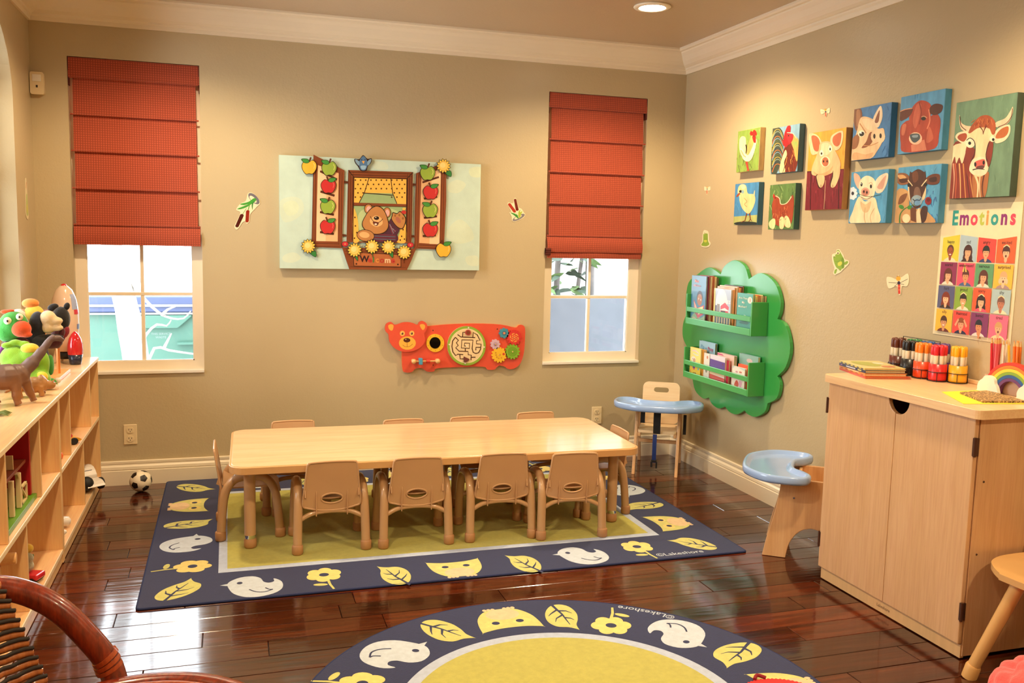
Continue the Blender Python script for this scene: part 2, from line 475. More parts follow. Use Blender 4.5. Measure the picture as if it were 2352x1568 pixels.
# ---------------------------------------------------------------- windows
def glassmat():
    m = bpy.data.materials.new('window_glass'); m.use_nodes = True; t = m.node_tree
    for n in list(t.nodes): t.nodes.remove(n)
    out = N(t, 'ShaderNodeOutputMaterial'); tr = N(t, 'ShaderNodeBsdfTransparent'); gl = N(t, 'ShaderNodeBsdfGlossy'); mx = N(t, 'ShaderNodeMixShader')
    gl.inputs['Roughness'].default_value = .03
    fr = N(t, 'ShaderNodeFresnel'); fr.inputs[0].default_value = 1.35
    tr.inputs[0].default_value = (.95, .97, .96, 1)
    t.links.new(fr.outputs[0], mx.inputs[0]); t.links.new(tr.outputs[0], mx.inputs[1]); t.links.new(gl.outputs[0], mx.inputs[2]); t.links.new(mx.outputs[0], out.inputs[0])
    return m
M_glass = glassmat()
M_frame = mat('window_frame_paint', (.86, .76, .60), .35, .02, 5)
def window(n, x0, x1, gl, gr, mx, zs, gb):
    """frame set back in the opening; gl, gr glass edges, mx the middle bar, zs the cross bars"""
    fy0, fy1 = .045, .10; gt = ZT-.06
    b = B().prism([[(x0, ZB), (x1, ZB), (x1, ZT), (x0, ZT)], [(gl, gb), (gr, gb), (gr, gt), (gl, gt)]], fy1-fy0, (0, fy0, 0), (1, 0, 0), (0, 0, 1), (0, 1, 0))
    w = struct(b.build('window_%d' % n, M_frame))
    b = B(); bw = .009
    b.box(mx-bw, fy0+.012, gb, mx+bw, fy1-.015, gt); b.build('mullion', M_frame, w, .002)
    for z in zs: B().box(gl, fy0+.010, z-bw, gr, fy1-.013, z+bw).build('crossbar', M_frame, w, .002)
    b = B(); e = .006
    for bx in ((gl, gb, gl+e, gt), (gr-e, gb, gr, gt), (gl, gb, gr, gb+e)): b.box(bx[0], fy0+.004, bx[1], bx[2], fy0+.014, bx[3])
    b.build('glazing_bead', M_white, w)
    lv = [gb]+zs+[gt]
    for i in range(len(lv)-1):
        for xa, xb in ((gl, mx), (mx, gr)):
            B().box(xa, fy0+.028, lv[i], xb, fy0+.032, lv[i+1]).build('pane', M_glass, w)
    b = B().box(x0, -.012, ZB-.012, x1, fy0, ZB+.004); b.build('sill', M_white, w, .002)
window(1, *WIN[0], -3.455, -2.925, -3.184, [1.032, 1.395, 1.76], .667)
window(2, *WIN[1], -.848, -.322, -.586, [1.018, 1.385, 1.75], .668)
# the arched window on the left: frame, bars, panes
b = B()
inner = [((y-(AY0+AY1)/2)*.965+(AY0+AY1)/2, (z-AZ0)*.945+AZ0+.05) for y, z in arch]
b.prism([arch, inner], .04, (XL-.10, 0, 0), (0, 1, 0), (0, 0, 1), (-1, 0, 0)); w3 = struct(b.build('window_3', M_frame))
B().box(XL-.138, (AY0+AY1)/2-.014, AZ0+.05, XL-.105, (AY0+AY1)/2+.014, AZS+AZR-.05).build('mullion', M_frame, w3)
for z in (1.2, 1.62, 2.02): B().box(XL-.138, AY0+.03, z-.012, XL-.105, AY1-.03, z+.012).build('crossbar', M_frame, w3)
B().prism([inner], .004, (XL-.125, 0, 0), (0, 1, 0), (0, 0, 1), (-1, 0, 0)).build('pane', M_glass, w3)

# ---------------------------------------------------------------- downlights
M_lens = mat('lamp_lens', (1, .9, .72), .5, 0, emit=28)
M_can = mat('lamp_trim', (.85, .76, .6), .3, 0)
def downlight(x, y, label, e=1.0):
    t = thing('recessed_light', label, 'ceiling light', (x, y, ZC), 0, 'round recessed ceiling lights')
    b = B(); b.lathe([(.064, 0), (.092, 0), (.094, -.004), (.090, -.008), (.070, -.011), (.064, -.008), (.064, 0)], 28); b.build('trim_ring', M_can, t)
    b = B(); b.lathe([(.064, -.003), (.062, -.0075), (.03, -.009), (.002, -.0095)], 28); b.build('lens', M_lens, t)
    d = bpy.data.lights.new('lamp', 'SPOT'); d.energy = LAMP*e; d.color = LAMP_COL; d.spot_size = math.radians(150); d.spot_blend = .55; d.shadow_soft_size = .06
    o = bpy.data.objects.new('lamp', d); COL.objects.link(o); o.location = (0, 0, -.03); o.parent = t
downlight(-.70, -.93, 'round recessed ceiling light glowing near the back right corner', 1.25)
for (x, y, e, lab) in ((-2.97, -.93, 1.0, 'near the left window'), (-.72, -3.0, 1.1, 'above the maple cabinet'), (-2.97, -3.0, 1.1, 'above the rattan chair'), (-.72, -5.0, 1.2, 'in the front right corner'), (-2.97, -5.0, 1.2, 'in the front left corner')):
    downlight(x, y, 'round recessed ceiling light '+lab, e)
# ================================================================ RUGS
NAVY, RYEL, RLINE, RLEAF, RBIRD, ROWL, RBELLY, RFLOW = '#1f2a56', '#bdb75a', '#bcc9e2', '#d2cf78', '#ccd8e6', '#d6d27e', '#e8caa0', '#ecd880'
M_rug = paint('woven_rug', .95, .07, 55, .5, 420, sheen=.15, bd=.003)
M_rugedge = mat('rug_binding', NAVY, .9, .1, 60, .4, .002, 300)
def m_leaf():
    v = NAVY
    return [('S', RLEAF, [(-.44, .50), (-.40, .47), (-.15, .40), (.18, .38), (.42, .2), (.47, -.1), (.32, -.38), (.05, -.48), (-.24, -.40), (-.43, -.15), (-.44, .1), (-.38, .3)]),
            ('L', v, [(.30, -.52), (.16, -.32), (-.02, -.08), (-.12, .14), (-.20, .30)], .09, .02), ('L', v, [(.12, -.26), (.30, -.10), (.38, .0)], .06, .015),
            ('L', v, [(-.02, -.06), (.16, .08), (.20, .22)], .06, .015), ('L', v, [(.08, -.22), (-.14, -.22), (-.3, -.14)], .06, .015), ('L', v, [(-.07, .04), (-.24, .06), (-.34, .12)], .05, .015)]
def m_owl():
    s = [('P', ROWL, spline([(-.5, .44), (-.49, .42), (-.25, .34), (0, .32), (.25, .34), (.49, .42), (.5, .44), (.49, .15), (.44, -.12), (.30, -.36), (.12, -.44), (-.12, -.44), (-.30, -.36), (-.44, -.12), (-.49, .15)], 3)),
         ('E', RBELLY, 0, -.22, .28, .22), ('E', RFLOW, -.23, .12, .15, .14), ('E', RFLOW, .23, .12, .15, .14), ('E', NAVY, -.20, .10, .065, .065), ('E', NAVY, .20, .10, .065, .065), ('P', RFLOW, [(-.03, .08), (.03, .08), (0, 0)])]
    for x in (-.24, -.17, -.10, .10, .17, .24): s.append(('E', RBELLY, x, -.45, .035, .05))
    return s
def m_bird():
    return [('P', RBIRD, spline([(-.50, .20), (-.42, .34), (-.25, .45), (-.02, .46), (.13, .34), (.18, .17), (.28, .10), (.38, .15), (.38, .28), (.50, .16), (.54, -.02), (.50, -.22), (.34, -.38), (.08, -.46), (-.18, -.42), (-.38, -.25), (-.47, -.02)], 3)),
            ('P', RBIRD, [(-.46, .22), (-.64, .17), (-.46, .10)]), ('E', NAVY, -.27, .20, .055, .055),
            ('C', NAVY, [(-.10, -.12), (.02, -.24), (.18, -.28), (.34, -.20)], .03, .03), ('C', NAVY, [(.20, -.10), (.27, -.19), (.34, -.20)], .03, .03)]
def m_flower():
    s = [('L', RLEAF, [(.06, -.05), (.08, -.3), (.14, -.52)], .07, .05), ('E', RLEAF, -.14, -.27, .17, .055, -6)]
    for i in range(6):
        a = math.radians(60*i+20); s.append(('E', RFLOW, .27*math.cos(a), .18+.19*math.sin(a), .17, .15))
    return s+[('E', RFLOW, 0, .18, .28, .22), ('E', NAVY, 0, .18, .12, .085)]
MOT = {'L': (m_leaf(), .128, .225), 'O': (m_owl(), .226, .208), 'B': (m_bird(), .20, .235), 'F': (m_flower(), .165, .225)}
def rugart(b, items, z):
    for kind, x, y, deg in items:
        sh, sx, sy = MOT[kind]
        def fm(p, x=x, y=y, deg=deg, sx=sx, sy=sy): return tuple(rot2([p], deg, x, y, sx, sy)[0])
        draw(b, sh, fm, (0, 0, z), (1, 0, 0), (0, 1, 0), (0, 0, 1), .0003, .000015)
rx0, rx1, ry0, ry1 = -3.075, -.545, -1.782, -.026
t = thing('rectangular_rug', 'large rectangular navy rug with owls, birds and leaves, lying under the low table', 'rug', ((rx0+rx1)/2, (ry0+ry1)/2, 0))
ox, oy = -(rx0+rx1)/2, -(ry0+ry1)/2
b = B(); b.M = Matrix.Translation((ox, oy, 0))
b.prism(rrect(rx0, ry0, rx1, ry1, .012), .0085, col=NAVY)
Z = .0086
b.prism([(-2.795, -1.492), (-.83, -1.492), (-.83, -.305), (-2.795, -.305)], 0, (0, 0, Z), col=RLINE)
b.prism([(-2.760, -1.452), (-.868, -1.452), (-.868, -.342), (-2.760, -.342)], 0, (0, 0, Z+.0002), col=RYEL)
items = [(k, x, y, 0) for k, x, y in (('B', -2.66, -1.67), ('F', -2.388, -1.655), ('L', -2.111, -1.685), ('O', -1.85, -1.672), ('L', -1.557, -1.688), ('B', -1.282, -1.662), ('F', -1.003, -1.655))]
items += [(k, x, y, -90) for k, x, y in (('O', -2.94, -.515), ('L', -2.936, -.82), ('F', -2.937, -1.39))]+[('B', -2.934, -1.10, -90), ('L', -2.935, -1.64, -45), ('L', -2.935, -.19, -140)]
items += [(k, x, y, 90) for k, x, y in (('O', -.70, -1.335), ('L', -.692, -1.045), ('B', -.665, -.76), ('F', -.68, -.47))]+[('L', -.726, -1.638, 30)]
items += [(k, x, y, 180) for k, x, y in (('B', -2.62, -.16), ('L', -2.34, -.17), ('F', -2.07, -.18), ('O', -1.80, -.165), ('L', -1.52, -.17), ('B', -1.25, -.165), ('F', -.98, -.17), ('L', -.70, -.18))]
rugart(b, items, Z)
draw(b, [('T', RBIRD, '©Lakeshore', -.852, -1.752, .046, 0, .004)], IDENT, (0, 0, Z), (1, 0, 0), (0, 1, 0), (0, 0, 1), .0003)
b.build('rug_face', M_rug, t)
b = B(); b.M = Matrix.Translation((ox, oy, 0)); b.tube([(p[0], p[1], .0045) for p in rrect(rx0, ry0, rx1, ry1, .014)], .0052, 6, closed=True); b.build('bound_edge', M_rugedge, t)

CX, CY, CR = -1.793, -2.868, .812
t = thing('round_rug', 'round navy rug with owls and birds around a yellow middle, in the foreground', 'rug', (CX, CY, 0))
b = B(); b.prism(ellpts(0, 0, CR, CR, n=96), .0085, col=NAVY)
b.prism(ellpts(0, 0, .527, .527, n=96), 0, (0, 0, Z), col=RLINE); b.prism(ellpts(0, 0, .488, .488, n=96), 0, (0, 0, Z+.0002), col=RYEL)
its = []
for k, x, y in (('F', -2.41, -2.52), ('B', -2.242, -2.361), ('L', -2.043, -2.236), ('O', -1.801, -2.20), ('L', -1.593, -2.226), ('F', -1.424, -2.31), ('B', -1.239, -2.463), ('L', -1.119, -2.657), ('O', -1.09, -2.92)):
    dx, dy = x-CX, y-CY; a = math.degrees(math.atan2(-dy, -dx))-90
    its.append((k, dx*.985, dy*.985, a+(0 if k != 'L' else 0)))
for i in range(9):
    a = math.radians(-28-i*18.3); k = 'LFBLOLFBL'[i]; its.append((k, .655*math.cos(a), .655*math.sin(a), math.degrees(a)+90))
rugart(b, its, Z)
def arc(p, a0=math.radians(49), rr=.790):                     # the maker's mark runs along the rim, read from outside
    a = a0+p[0]/rr; q = rr-p[1]; return (q*math.cos(a), q*math.sin(a))
draw(b, [('T', RBIRD, '©Lakeshore', 0, -.012, .044, 0, .004)], arc, (0, 0, Z), (1, 0, 0), (0, 1, 0), (0, 0, 1), .0003)
b.build('rug_face', M_rug, t)
b = B(); b.tube([(p[0], p[1], .0045) for p in ellpts(0, 0, CR, CR, n=96)], .0052, 6, closed=True); b.build('bound_edge', M_rugedge, t)

# ================================================================ TABLE AND CHAIRS
M_tan = mat('tan_plastic', '#cca074', .36, .03, 8, .05, .001, 150, coat=.15)
M_tant = mat('tan_enamel_tube', '#c69c70', .28, .03, 10, coat=.4)
M_boot = mat('tan_rubber', '#b8885c', .55, .05, 30)
M_chrome = mat('chrome', (.75, .74, .72), .08, 0, metal=1)
M_top = wood('table_laminate', '#e6bc8c', '#efc9a0', .13, 0, .6, .5, .006)
M_tedge = mat('table_edge', '#d6a46c', .3, .03, 10, coat=.3)
RZ = .0095
t = thing('activity_table', 'long low maple topped table with rounded corners, standing on the rectangular rug', 'table', (-1.808, -.985, RZ), math.radians(-1.1))
b = B().prism(rrect(-.925, -.372, .925, .372, .06, 6), .004, (0, 0, .3885)); b.build('tabletop', M_top, t, .0015)
b = B().prism(rrect(-.935, -.382, .935, .382, .068, 6), .031, (0, 0, .3585)); b.build('edge_band', M_tedge, t, .011, 3)
for x in (-.852, .845):
    for y in (-.245, .262):
        b = B().lathe([(.0245, .058), (.0245, .30), (.026, .345), (.034, .3585)], 18, Matrix.Translation((x, y, 0))); l = b.build('leg', M_tant, t)
        B().lathe([(.0225, .03), (.0225, .0875)], 18, Matrix.Translation((x, y, 0))).build('chrome_sleeve', M_chrome, l)
        B().lathe([(.002, 0), (.022, 0), (.027, .006), (.027, .036), (.0235, .040), (.0235, .042)], 18, Matrix.Translation((x, y, 0))).build('leg_boot', M_boot, l)

def chair(label):
    t = thing('toddler_chair', label, 'chair')
    # seat shell: dished, front edge rolled down
    def seat(u, v):
        x = (u-.5)*.245*(1-.06*v); y = -.115+.25*v
        z = .232-.012*math.cos((u-.5)*PI)*(1-v*.4)-.028*max(0, v-.72)**2/.08+.018*max(0, .12-v)/.12
        return (x, y, z)
    B().grid(seat, 12, 12, .006).build('seat', M_tan, t)
    # backrest: tapered panel with an oval hand hole, leaning back, belly rounded at the bottom
    al = math.radians(9); o = Vector((0, -.118, .208)); U = Vector((1, 0, 0)); V = Vector((0, -math.sin(al), math.cos(al))); Nn = Vector((0, -math.cos(al), -math.sin(al)))
    out = spline([(-.104, .185), (-.099, .192), (-.088, .196), (0, .199), (.088, .196), (.099, .192), (.104, .185), (.110, .13), (.119, .05), (.122, .0), (.10, -.012), (.05, -.024), (0, -.027), (-.05, -.024), (-.10, -.012), (-.122, .0), (-.119, .05), (-.110, .13)], 3)
    hole = ellpts(0, .030, .046, .023, n=22)
    B().prism([out, hole], .005, o, U, V, Nn).build('backrest', M_tan, t, fix=True)
    rim = [o+U*p[0]*1.0+V*p[1]+Nn*.003 for p in out]
    B().tube(rim, .0052, 6, closed=True).build('rolled_rim', M_tan, t)
    B().tube([o+U*p[0]+V*p[1]+Nn*.004 for p in hole], .0042, 6, closed=True).build('handle_rim', M_tan, t)
    for x in (-.066, .066):
        pr = [(-.046, 0), (.088, 0), (.05, .009), (-.02, .016), (-.046, .016)]
        B().prism(pr, .004, o+U*(x-.002), V, Nn, U).build('rib', M_tan, t, fix=True)
        B().prism([(.03, 0), (.085, 0), (.045, .02)], .004, o+U*(x*1.72-.002), V, Nn, U).build('side_tab', M_tan, t, fix=True)
    for s in (-1, 1):
        pts = [(s*.146, -.128, .02), (s*.1445, -.122, .10), (s*.142, -.113, .185), (s*.140, -.098, .235), (s*.139, -.068, .271), (s*.138, -.025, .284), (s*.138, .025, .284), (s*.139, .068, .271), (s*.140, .098, .235), (s*.142, .113, .185), (s*.1445, .122, .10), (s*.146, .128, .02)]
        f = B().tube(pts, .0195, 12, k=3).build('side_frame', M_tant, t)
        for q in (-1, 1):
            Mx = Matrix.Translation((s*.1465, q*.129, 0))
            B().lathe([(.002, 0), (.020, 0), (.0238, .005), (.0238, .036), (.0208, .041), (.0195, .042)], 14, Mx).build('leg_boot', M_boot, f)
    for q in (-1, 1):
        B().tube([(-.145, q*.116, .138), (-.11, q*.113, .158), (-.07, q*.111, .172), (0, q*.110, .177), (.07, q*.111, .172), (.11, q*.113, .158), (.145, q*.116, .138)], .0105, 9, k=3).build('stretcher', M_tant, t)
    return t
LB = 'tan toddler chair with oval hand hole, '
c0 = chair(LB+'leftmost of the near row')
c0.location = (-2.327, -1.222, RZ)
for x, y, r, lab in ((-1.955, -1.238, -2, 'second from left in the near row'), (-1.565, -1.248, -2, 'second from right in the near row'),
                     (-1.236, -1.305, -5, 'rightmost of the near row, by the table leg')):
    dup(c0, (x, y, RZ), math.radians(r), LB+lab)
for x, y, lab in ((-2.432, -.635, 'tucked in behind the table, leftmost of the far row'), (-1.87, -.71, 'tucked in behind the table, second from left in the far row'), (-1.51, -.71, 'tucked in behind the table, third from left in the far row'), (-1.118, -.66, 'tucked in behind the table, rightmost of the far row')):
    dup(c0, (x, y, RZ), PI, 'tan toddler chair '+lab)
dup(c0, (-2.660, -.945, RZ), -PI/2, LB+'at the left end of the table')
dup(c0, (-.975, -1.0, RZ), PI/2, LB+'at the right end of the table')

# ================================================================ MAPLE CABINET, RIGHT
M_maple = wood('maple_ply', '#cda276', '#dab088', .38, 2, .7, .15)
M_maple_y = wood('maple_ply_long', '#e0b888', '#eccaa0', .35, 1, .7, .2)
M_edge = mat('maple_edge', '#e2b984', .35, .05, 40, stretch=(1, 1, .1))
M_edge2 = mat('pale_edge_band', '#ead2ad', .4, .03, 20)
M_dark = mat('dark_inside', (.01, .006, .004), .7)
M_bronze = mat('bronze_hinge', '#5a3a2c', .35, .1, 30, metal=.6)
M_screw = mat('screw_head', '#4a2c1a', .5)
CT = .857
t = thing('storage_cabinet', 'maple two door storage cabinet with half moon finger notch, against the right wall', 'cabinet', (-.22, -2.505, 0))
b = B(); b.M = Matrix.Translation((.22, 2.505, 0))
for ya, yb in ((-2.885, -2.867), (-2.143, -2.125)): b.box(-.405, ya, .012, -.03, yb, .826)
b.box(-.045, -2.867, .012, -.03, -2.143, .826); b.box(-.40, -2.867, .05, -.045, -2.143, .066); b.build('carcass', M_maple, t, .001)
b = B(); b.M = Matrix.Translation((.22, 2.505, 0)); b.box(-.39, -2.866, .066, -.05, -2.144, .82)
b = B(); b.M = Matrix.Translation((.22, 2.505, 0)); b.box(-.41, -2.880, .004, -.395, -2.130, .05); kick = b.build('kick_board', M_edge, t, .001)
b = B(); draw(b, [('T', '#6a4a30', 'Lakeshore', 0, 0, .017, 0, .01)], IDENT, (-.41+.22, -2.505+2.505, .022), (0, -1, 0), (0, 0, 1), (-1, 0, 0), .0003); b.build('maker_label', paint('print_ink', .5, 0, bs=0), kick)
b = B(); b.M = Matrix.Translation((.22, 2.505, 0)); b.prism(rrect(-.444, -2.912, -.006, -2.108, .025, 5), .031, (0, 0, .826)); b.build('top', M_maple_y, t, .010, 3)
b = B(); b.M = Matrix.Translation((.22, 2.505, 0)); b.box(-.017, -2.905, .857, -.007, -2.115, .874); b.build('back_lip', M_maple_y, t, .004)
seam, nz, nr = -2.515, .8235, .052
for ya, yb, s in ((-2.882, seam-.001, -1), (seam+.001, -2.128, 1)):
    yc = -2.528; pts = []
    z0, z1 = .056, .823
    if s < 0:      # near door: notch in its far upper corner
        q = [(yc+nr*math.cos(a), z1-nr*math.sin(a)) for a in [PI-i*(PI-math.acos((yb-yc)/nr))/10 for i in range(11)]]
        pts = [(ya, z0), (yb, z0)]+q[::-1]+[(ya, z1)]
    else:
        q = [(yc+nr*math.cos(a), z1-nr*math.sin(a)) for a in [i*math.acos((ya-yc)/nr)/6 for i in range(7)]]
        pts = [(ya, z0), (yb, z0), (yb, z1)]+q
    b = B(); b.M = Matrix.Translation((.22, 2.505, 0)); b.prism(pts, .017, (-.408, 0, 0), (0, 1, 0), (0, 0, 1), (-1, 0, 0)); d = b.build('door', M_maple, t, .0025, 2)
    ye = ya if s < 0 else yb
    for zc in (.73, .17):
        b = B(); b.M = Matrix.Translation((.22, 2.505, 0)); b.cyl((-.424, ye-s*-.004 if s < 0 else ye+.004, zc-.032), (-.424, ye-.004 if s < 0 else ye+.004, zc+.032), .0055, n=10); b.box(-.426, ye-.005, zc-.03, -.408, ye+.005, zc+.03); b.build('hinge', M_bronze, d)
for x, z in ((-.375, .612), (-.38, .365), (-.08, .612), (-.08, .365)):
    b = B(); b.M = Matrix.Translation((.22, 2.505, 0)); b.cyl((x, -2.8845, z), (x, -2.8870, z), .004, .003, 10); b.build('screw', M_screw, t)

# ================================================================ OPEN TOY SHELVES, LEFT
M_shelf = wood('birch_shelf', '#dcae74', '#e6bd88', .36, 2, .7, .15)
M_shelf_y = wood('birch_shelf_long', '#e6b784', '#edc498', .3, 1, .7, .25)
ST = .703; SX = -3.405
def shelf(ya, yb, up, lo, label):
    t = thing('toy_shelf', label, 'shelf', (-3.54, (ya+yb)/2, 0))
    O = Matrix.Translation((3.54, -(ya+yb)/2, 0)); x0 = XL+.026
    for y0, y1 in ((ya, ya+.016), (yb-.016, yb)):
        b = B(); b.M = O; b.box(x0, y0, .004, SX, y1, ST-.018); b.build('side_panel', M_shelf, t, .0012)
    b = B(); b.M = O; b.box(x0, ya, ST-.018, SX+.002, yb, ST); tp = b.build('top', M_shelf_y, t, .001)
    b = B(); b.M = O; b.box(SX+.0021, ya, ST-.0175, SX+.0045, yb, ST-.0005); b.build('edge_band', M_edge2, tp, .001)
    for z in (.388, .062):
        b = B(); b.M = O; b.box(x0+.008, ya+.0165, z-.016, SX-.002, yb-.0165, z); s = b.build('shelf_board', M_shelf_y, t, .001)
        b = B(); b.M = O; b.box(SX-.0019, ya+.0165, z-.0155, SX, yb-.0165, z-.0005); b.build('edge_band', M_edge2, s)
    b = B(); b.M = O; b.box(x0, ya+.0165, .046, x0+.007, yb-.0165, ST-.0185); b.build('back_panel', M_shelf, t)
    b = B(); b.M = O; b.box(SX-.016, ya+.0165, .004, SX-.004, yb-.0165, .0455); b.build('kick_board', M_edge, t, .001)
    for z0, z1, ys in ((.3885, ST-.0185, up), (.0625, .3715, lo)):
        for y in ys:
            b = B(); b.M = O; b.box(x0+.008, y-.008, z0, SX-.004, y+.008, z1); b.build('divider', M_shelf, t, .001)
shelf(-1.187, -.028, (-.305, -.905), (-.565,), 'birch open toy shelf against the left wall, end nearest the window')
shelf(-2.36, -1.192, (-1.565, -2.10), (-1.84,), 'birch open toy shelf against the left wall, nearer unit holding the toy barn')

# ================================================================ LOW FEEDING CHAIRS WITH BLUE TRAYS
M_ply = wood('feeding_chair_ply', '#d2a272', '#deb284', .36, 2, .8, .15)
M_ply2 = wood('pale_ply', '#e8caa0', '#f0d6b2', .4, 0, .8, .1)
M_tray = mat('pale_blue_plastic', '#96b4e4', .18, .03, 6, coat=.5)
M_strap = mat('black_webbing', (.012, .012, .014), .7, .2, 60, .3, .001, 400)
M_bstrap = mat('blue_webbing', '#17347c', .7, .1, 60, .3, .001, 400)
def tray(t, z, cy):
    """bean shaped tray, hollow towards the sitter (+y), with a raised rim"""
    W, D = .262, .165
    out = spline([(-W, .02), (-W*.93, -.07), (-W*.62, -.145), (-.08, -.172), (.08, -.172), (W*.62, -.145), (W*.93, -.07), (W, .02), (W*.93, .095), (W*.72, .118), (W*.48, .088), (.07, .045), (-.07, .045), (-W*.48, .088), (-W*.72, .118), (-W*.93, .095)], 4)
    o = (0, cy, 0); P = [Vector((p[0], p[1]+cy, 0)) for p in out]
    n = len(P); c = Vector((0, cy-.05, 0)); Nv = []
    for i in range(n):
        tn = (P[(i+1) % n]-P[i-1]).normalized(); Nv.append(Vector((tn.y, -tn.x, 0)))
    rings = []
    for off, h in ((.0, -.026), (.004, -.016), (.004, .002), (.0, .008), (-.008, .010), (-.015, .006), (-.022, -.006), (-.030, -.010)):
        rings.append([P[i]+Nv[i]*off+Vector((0, 0, z+h)) for i in range(n)])
    b = B(); b.ring(rings, cap=False)
    b.prism([(p.x, p.y) for p in rings[-1]], 0, (0, 0, z-.010)); b.prism([(p.x, p.y) for p in rings[0]], 0, (0, 0, z-.026), Nn=(0, 0, -1), V=(0, 1, 0))
    return b.build('tray', M_tray, t, fix=True)
# corner chair: A-shaped board legs, slotted backrest, harness
t = thing('feeding_chair', 'small wooden feeding chair with pale blue tray, in the back right corner', 'chair', (-.262, -.326, 0), math.radians(-31))
for s in (-1, 1):
    x0, x1 = (s*.125-.009, s*.125+.009)
    for q in (-1, 1):
        b = B().prism([(q*.196, 0), (q*.166, 0), (q*.028, .372), (q*.058, .372)], .018, (x0, 0, 0), (0, 1, 0), (0, 0, 1), (1, 0, 0)); b.build('leg', M_ply, t, .003, fix=True)
    b = B().box(x0+s*.001, -.10, .366, x1+s*.001, .12, .390); b.build('arm_rail', M_ply, t, .004)
    b = B().box(x0-s*.019, -.115, .215, x1-s*.019, .125, .238); b.build('side_rail', M_ply, t, .003)
b = B().prism(rrect(-.114, -.12, .114, .115, .02), .016, (0, 0, .2385)); b.build('seat', M_ply2, t, .006)
b = B().box(-.115, -.02, .16, .115, 0, .18); b.build('cross_rail', M_ply, t, .003)
al = math.radians(7); V = Vector((0, math.sin(al), math.cos(al))); Nn = Vector((0, -math.cos(al), math.sin(al)))
b = B().prism([rrect(-.113, 0, .113, .255, .035, 6), rrect(-.045, .192, .045, .222, .0149, 6)], .014, (0, .118, .255), (1, 0, 0), V, Nn); b.build('backrest', M_ply2, t, .003, fix=True)
tray(t, .416, -.085)
for s in (-1, 1): B().box(s*.1-.012, -.02, .391, s*.1+.012, .02, .392).build('tray_bracket', M_strap, t)
b = B().grid(lambda u, v: ((u-.5)*.042, -.125-.012*math.sin(v*PI), .39-.15*v), 3, 6, .004); b.build('crotch_strap', M_strap, t)
b = B().grid(lambda u, v: ((u-.5)*.024-.01, -.127-.008*math.sin(v*PI), .235-.17*v), 2, 6, .003); st = b.build('hanging_strap', M_bstrap, t)
b = B().box(-.026, -.134, .068, .006, -.118, .082).box(-.030, -.132, .036, -.018, -.122, .070).box(.0, -.132, .030, .010, -.122, .070); b.build('buckle', M_strap, t, .003)
b = B().box(.148, -.03, .225, .166, -.026, .345); b.build('side_strap', M_strap, t); b = B().box(-.112, .02, .27, -.085, .024, .37); b.build('side_strap', M_strap, t)
# chair by the cabinet: arched plywood sides
t = thing('feeding_chair', 'arched plywood feeding chair with pale blue tray, half hidden behind the maple cabinet', 'chair', (-.2265, -1.84, 0), math.radians(-127))
side = spline([(-.222, .002), (-.205, .09), (-.178, .20), (-.162, .30), (-.158, .357)], 4, False)+[Vector((.13, .357))]+spline([(.135, .20), (.14, .09), (.15, .002)], 4, False)+[Vector((.07, .002))]+spline([(.06, .06), (.03, .125), (-.02, .145), (-.07, .125), (-.108, .07), (-.122, .002)], 4, False)
for s in (-1, 1):
    b = B().prism([(p[0], p[1]) for p in side], .016, (s*.142-.008, 0, 0), (0, 1, 0), (0, 0, 1), (1, 0, 0)); p = b.build('side_panel', M_ply, t, .003, fix=True)
    for y, z in ((-.10, .275), (.02, .262)): B().cyl((s*.150, y, z), (s*.1525, y, z), .005, .004, 10).build('bolt', M_chrome, p)
b = B().box(-.1335, -.10, .195, .1335, .10, .211); b.build('seat', M_ply2, t, .004)
b = B().box(-.1335, .10, .20, .1335, .114, .47); b.build('backrest', M_ply2, t, .006)
tray(t, .384, -.155)
B().box(-.1335, -.09, .25, .1335, -.075, .352).build('front_rail', M_ply, t, .003)

# ================================================================ STOOL, FOREGROUND RIGHT
M_stool = mat('golden_wood', '#d2a468', .3, .08, 6, coat=.3, stretch=(1, 1, .2))
M_sboot = mat('golden_rubber', '#d0a060', .5, .04)
S = Vector((-.18, -3.115, 0))
t = thing('low_stool', 'golden wooden stool with round splayed legs, cut by the right edge', 'stool', S)
b = B().prism([(p.x, p.y) for p in spline([(-.262, .075), (-.268, .055), (-.255, -.10), (-.235, -.19), (-.20, -.205), (.08, -.205), (.11, -.19), (.13, 0), (.11, .19), (.08, .205), (-.10, .205), (-.19, .175), (-.235, .125)], 4)], .020, (0, 0, .345)); b.build('seat', M_stool, t, .008, 3)
for x, y, tx, ty in ((-.297, .125, -.225, .03), (.140, .125, .09, .08), (-.20, -.19, -.15, -.13), (.14, -.24, .09, -.15)):
    a, c = Vector((x, y, .012)), Vector((tx, ty, .346)); l = B().cyl(a, c, .019, .022, 14).build('leg', M_stool, t)
    dr = (c-a).normalized(); B().tube([Vector((x, y, .0)), a+dr*.03, a+dr*.036], [.0235, .0235, .021], 14).build('leg_boot', M_sboot, l)
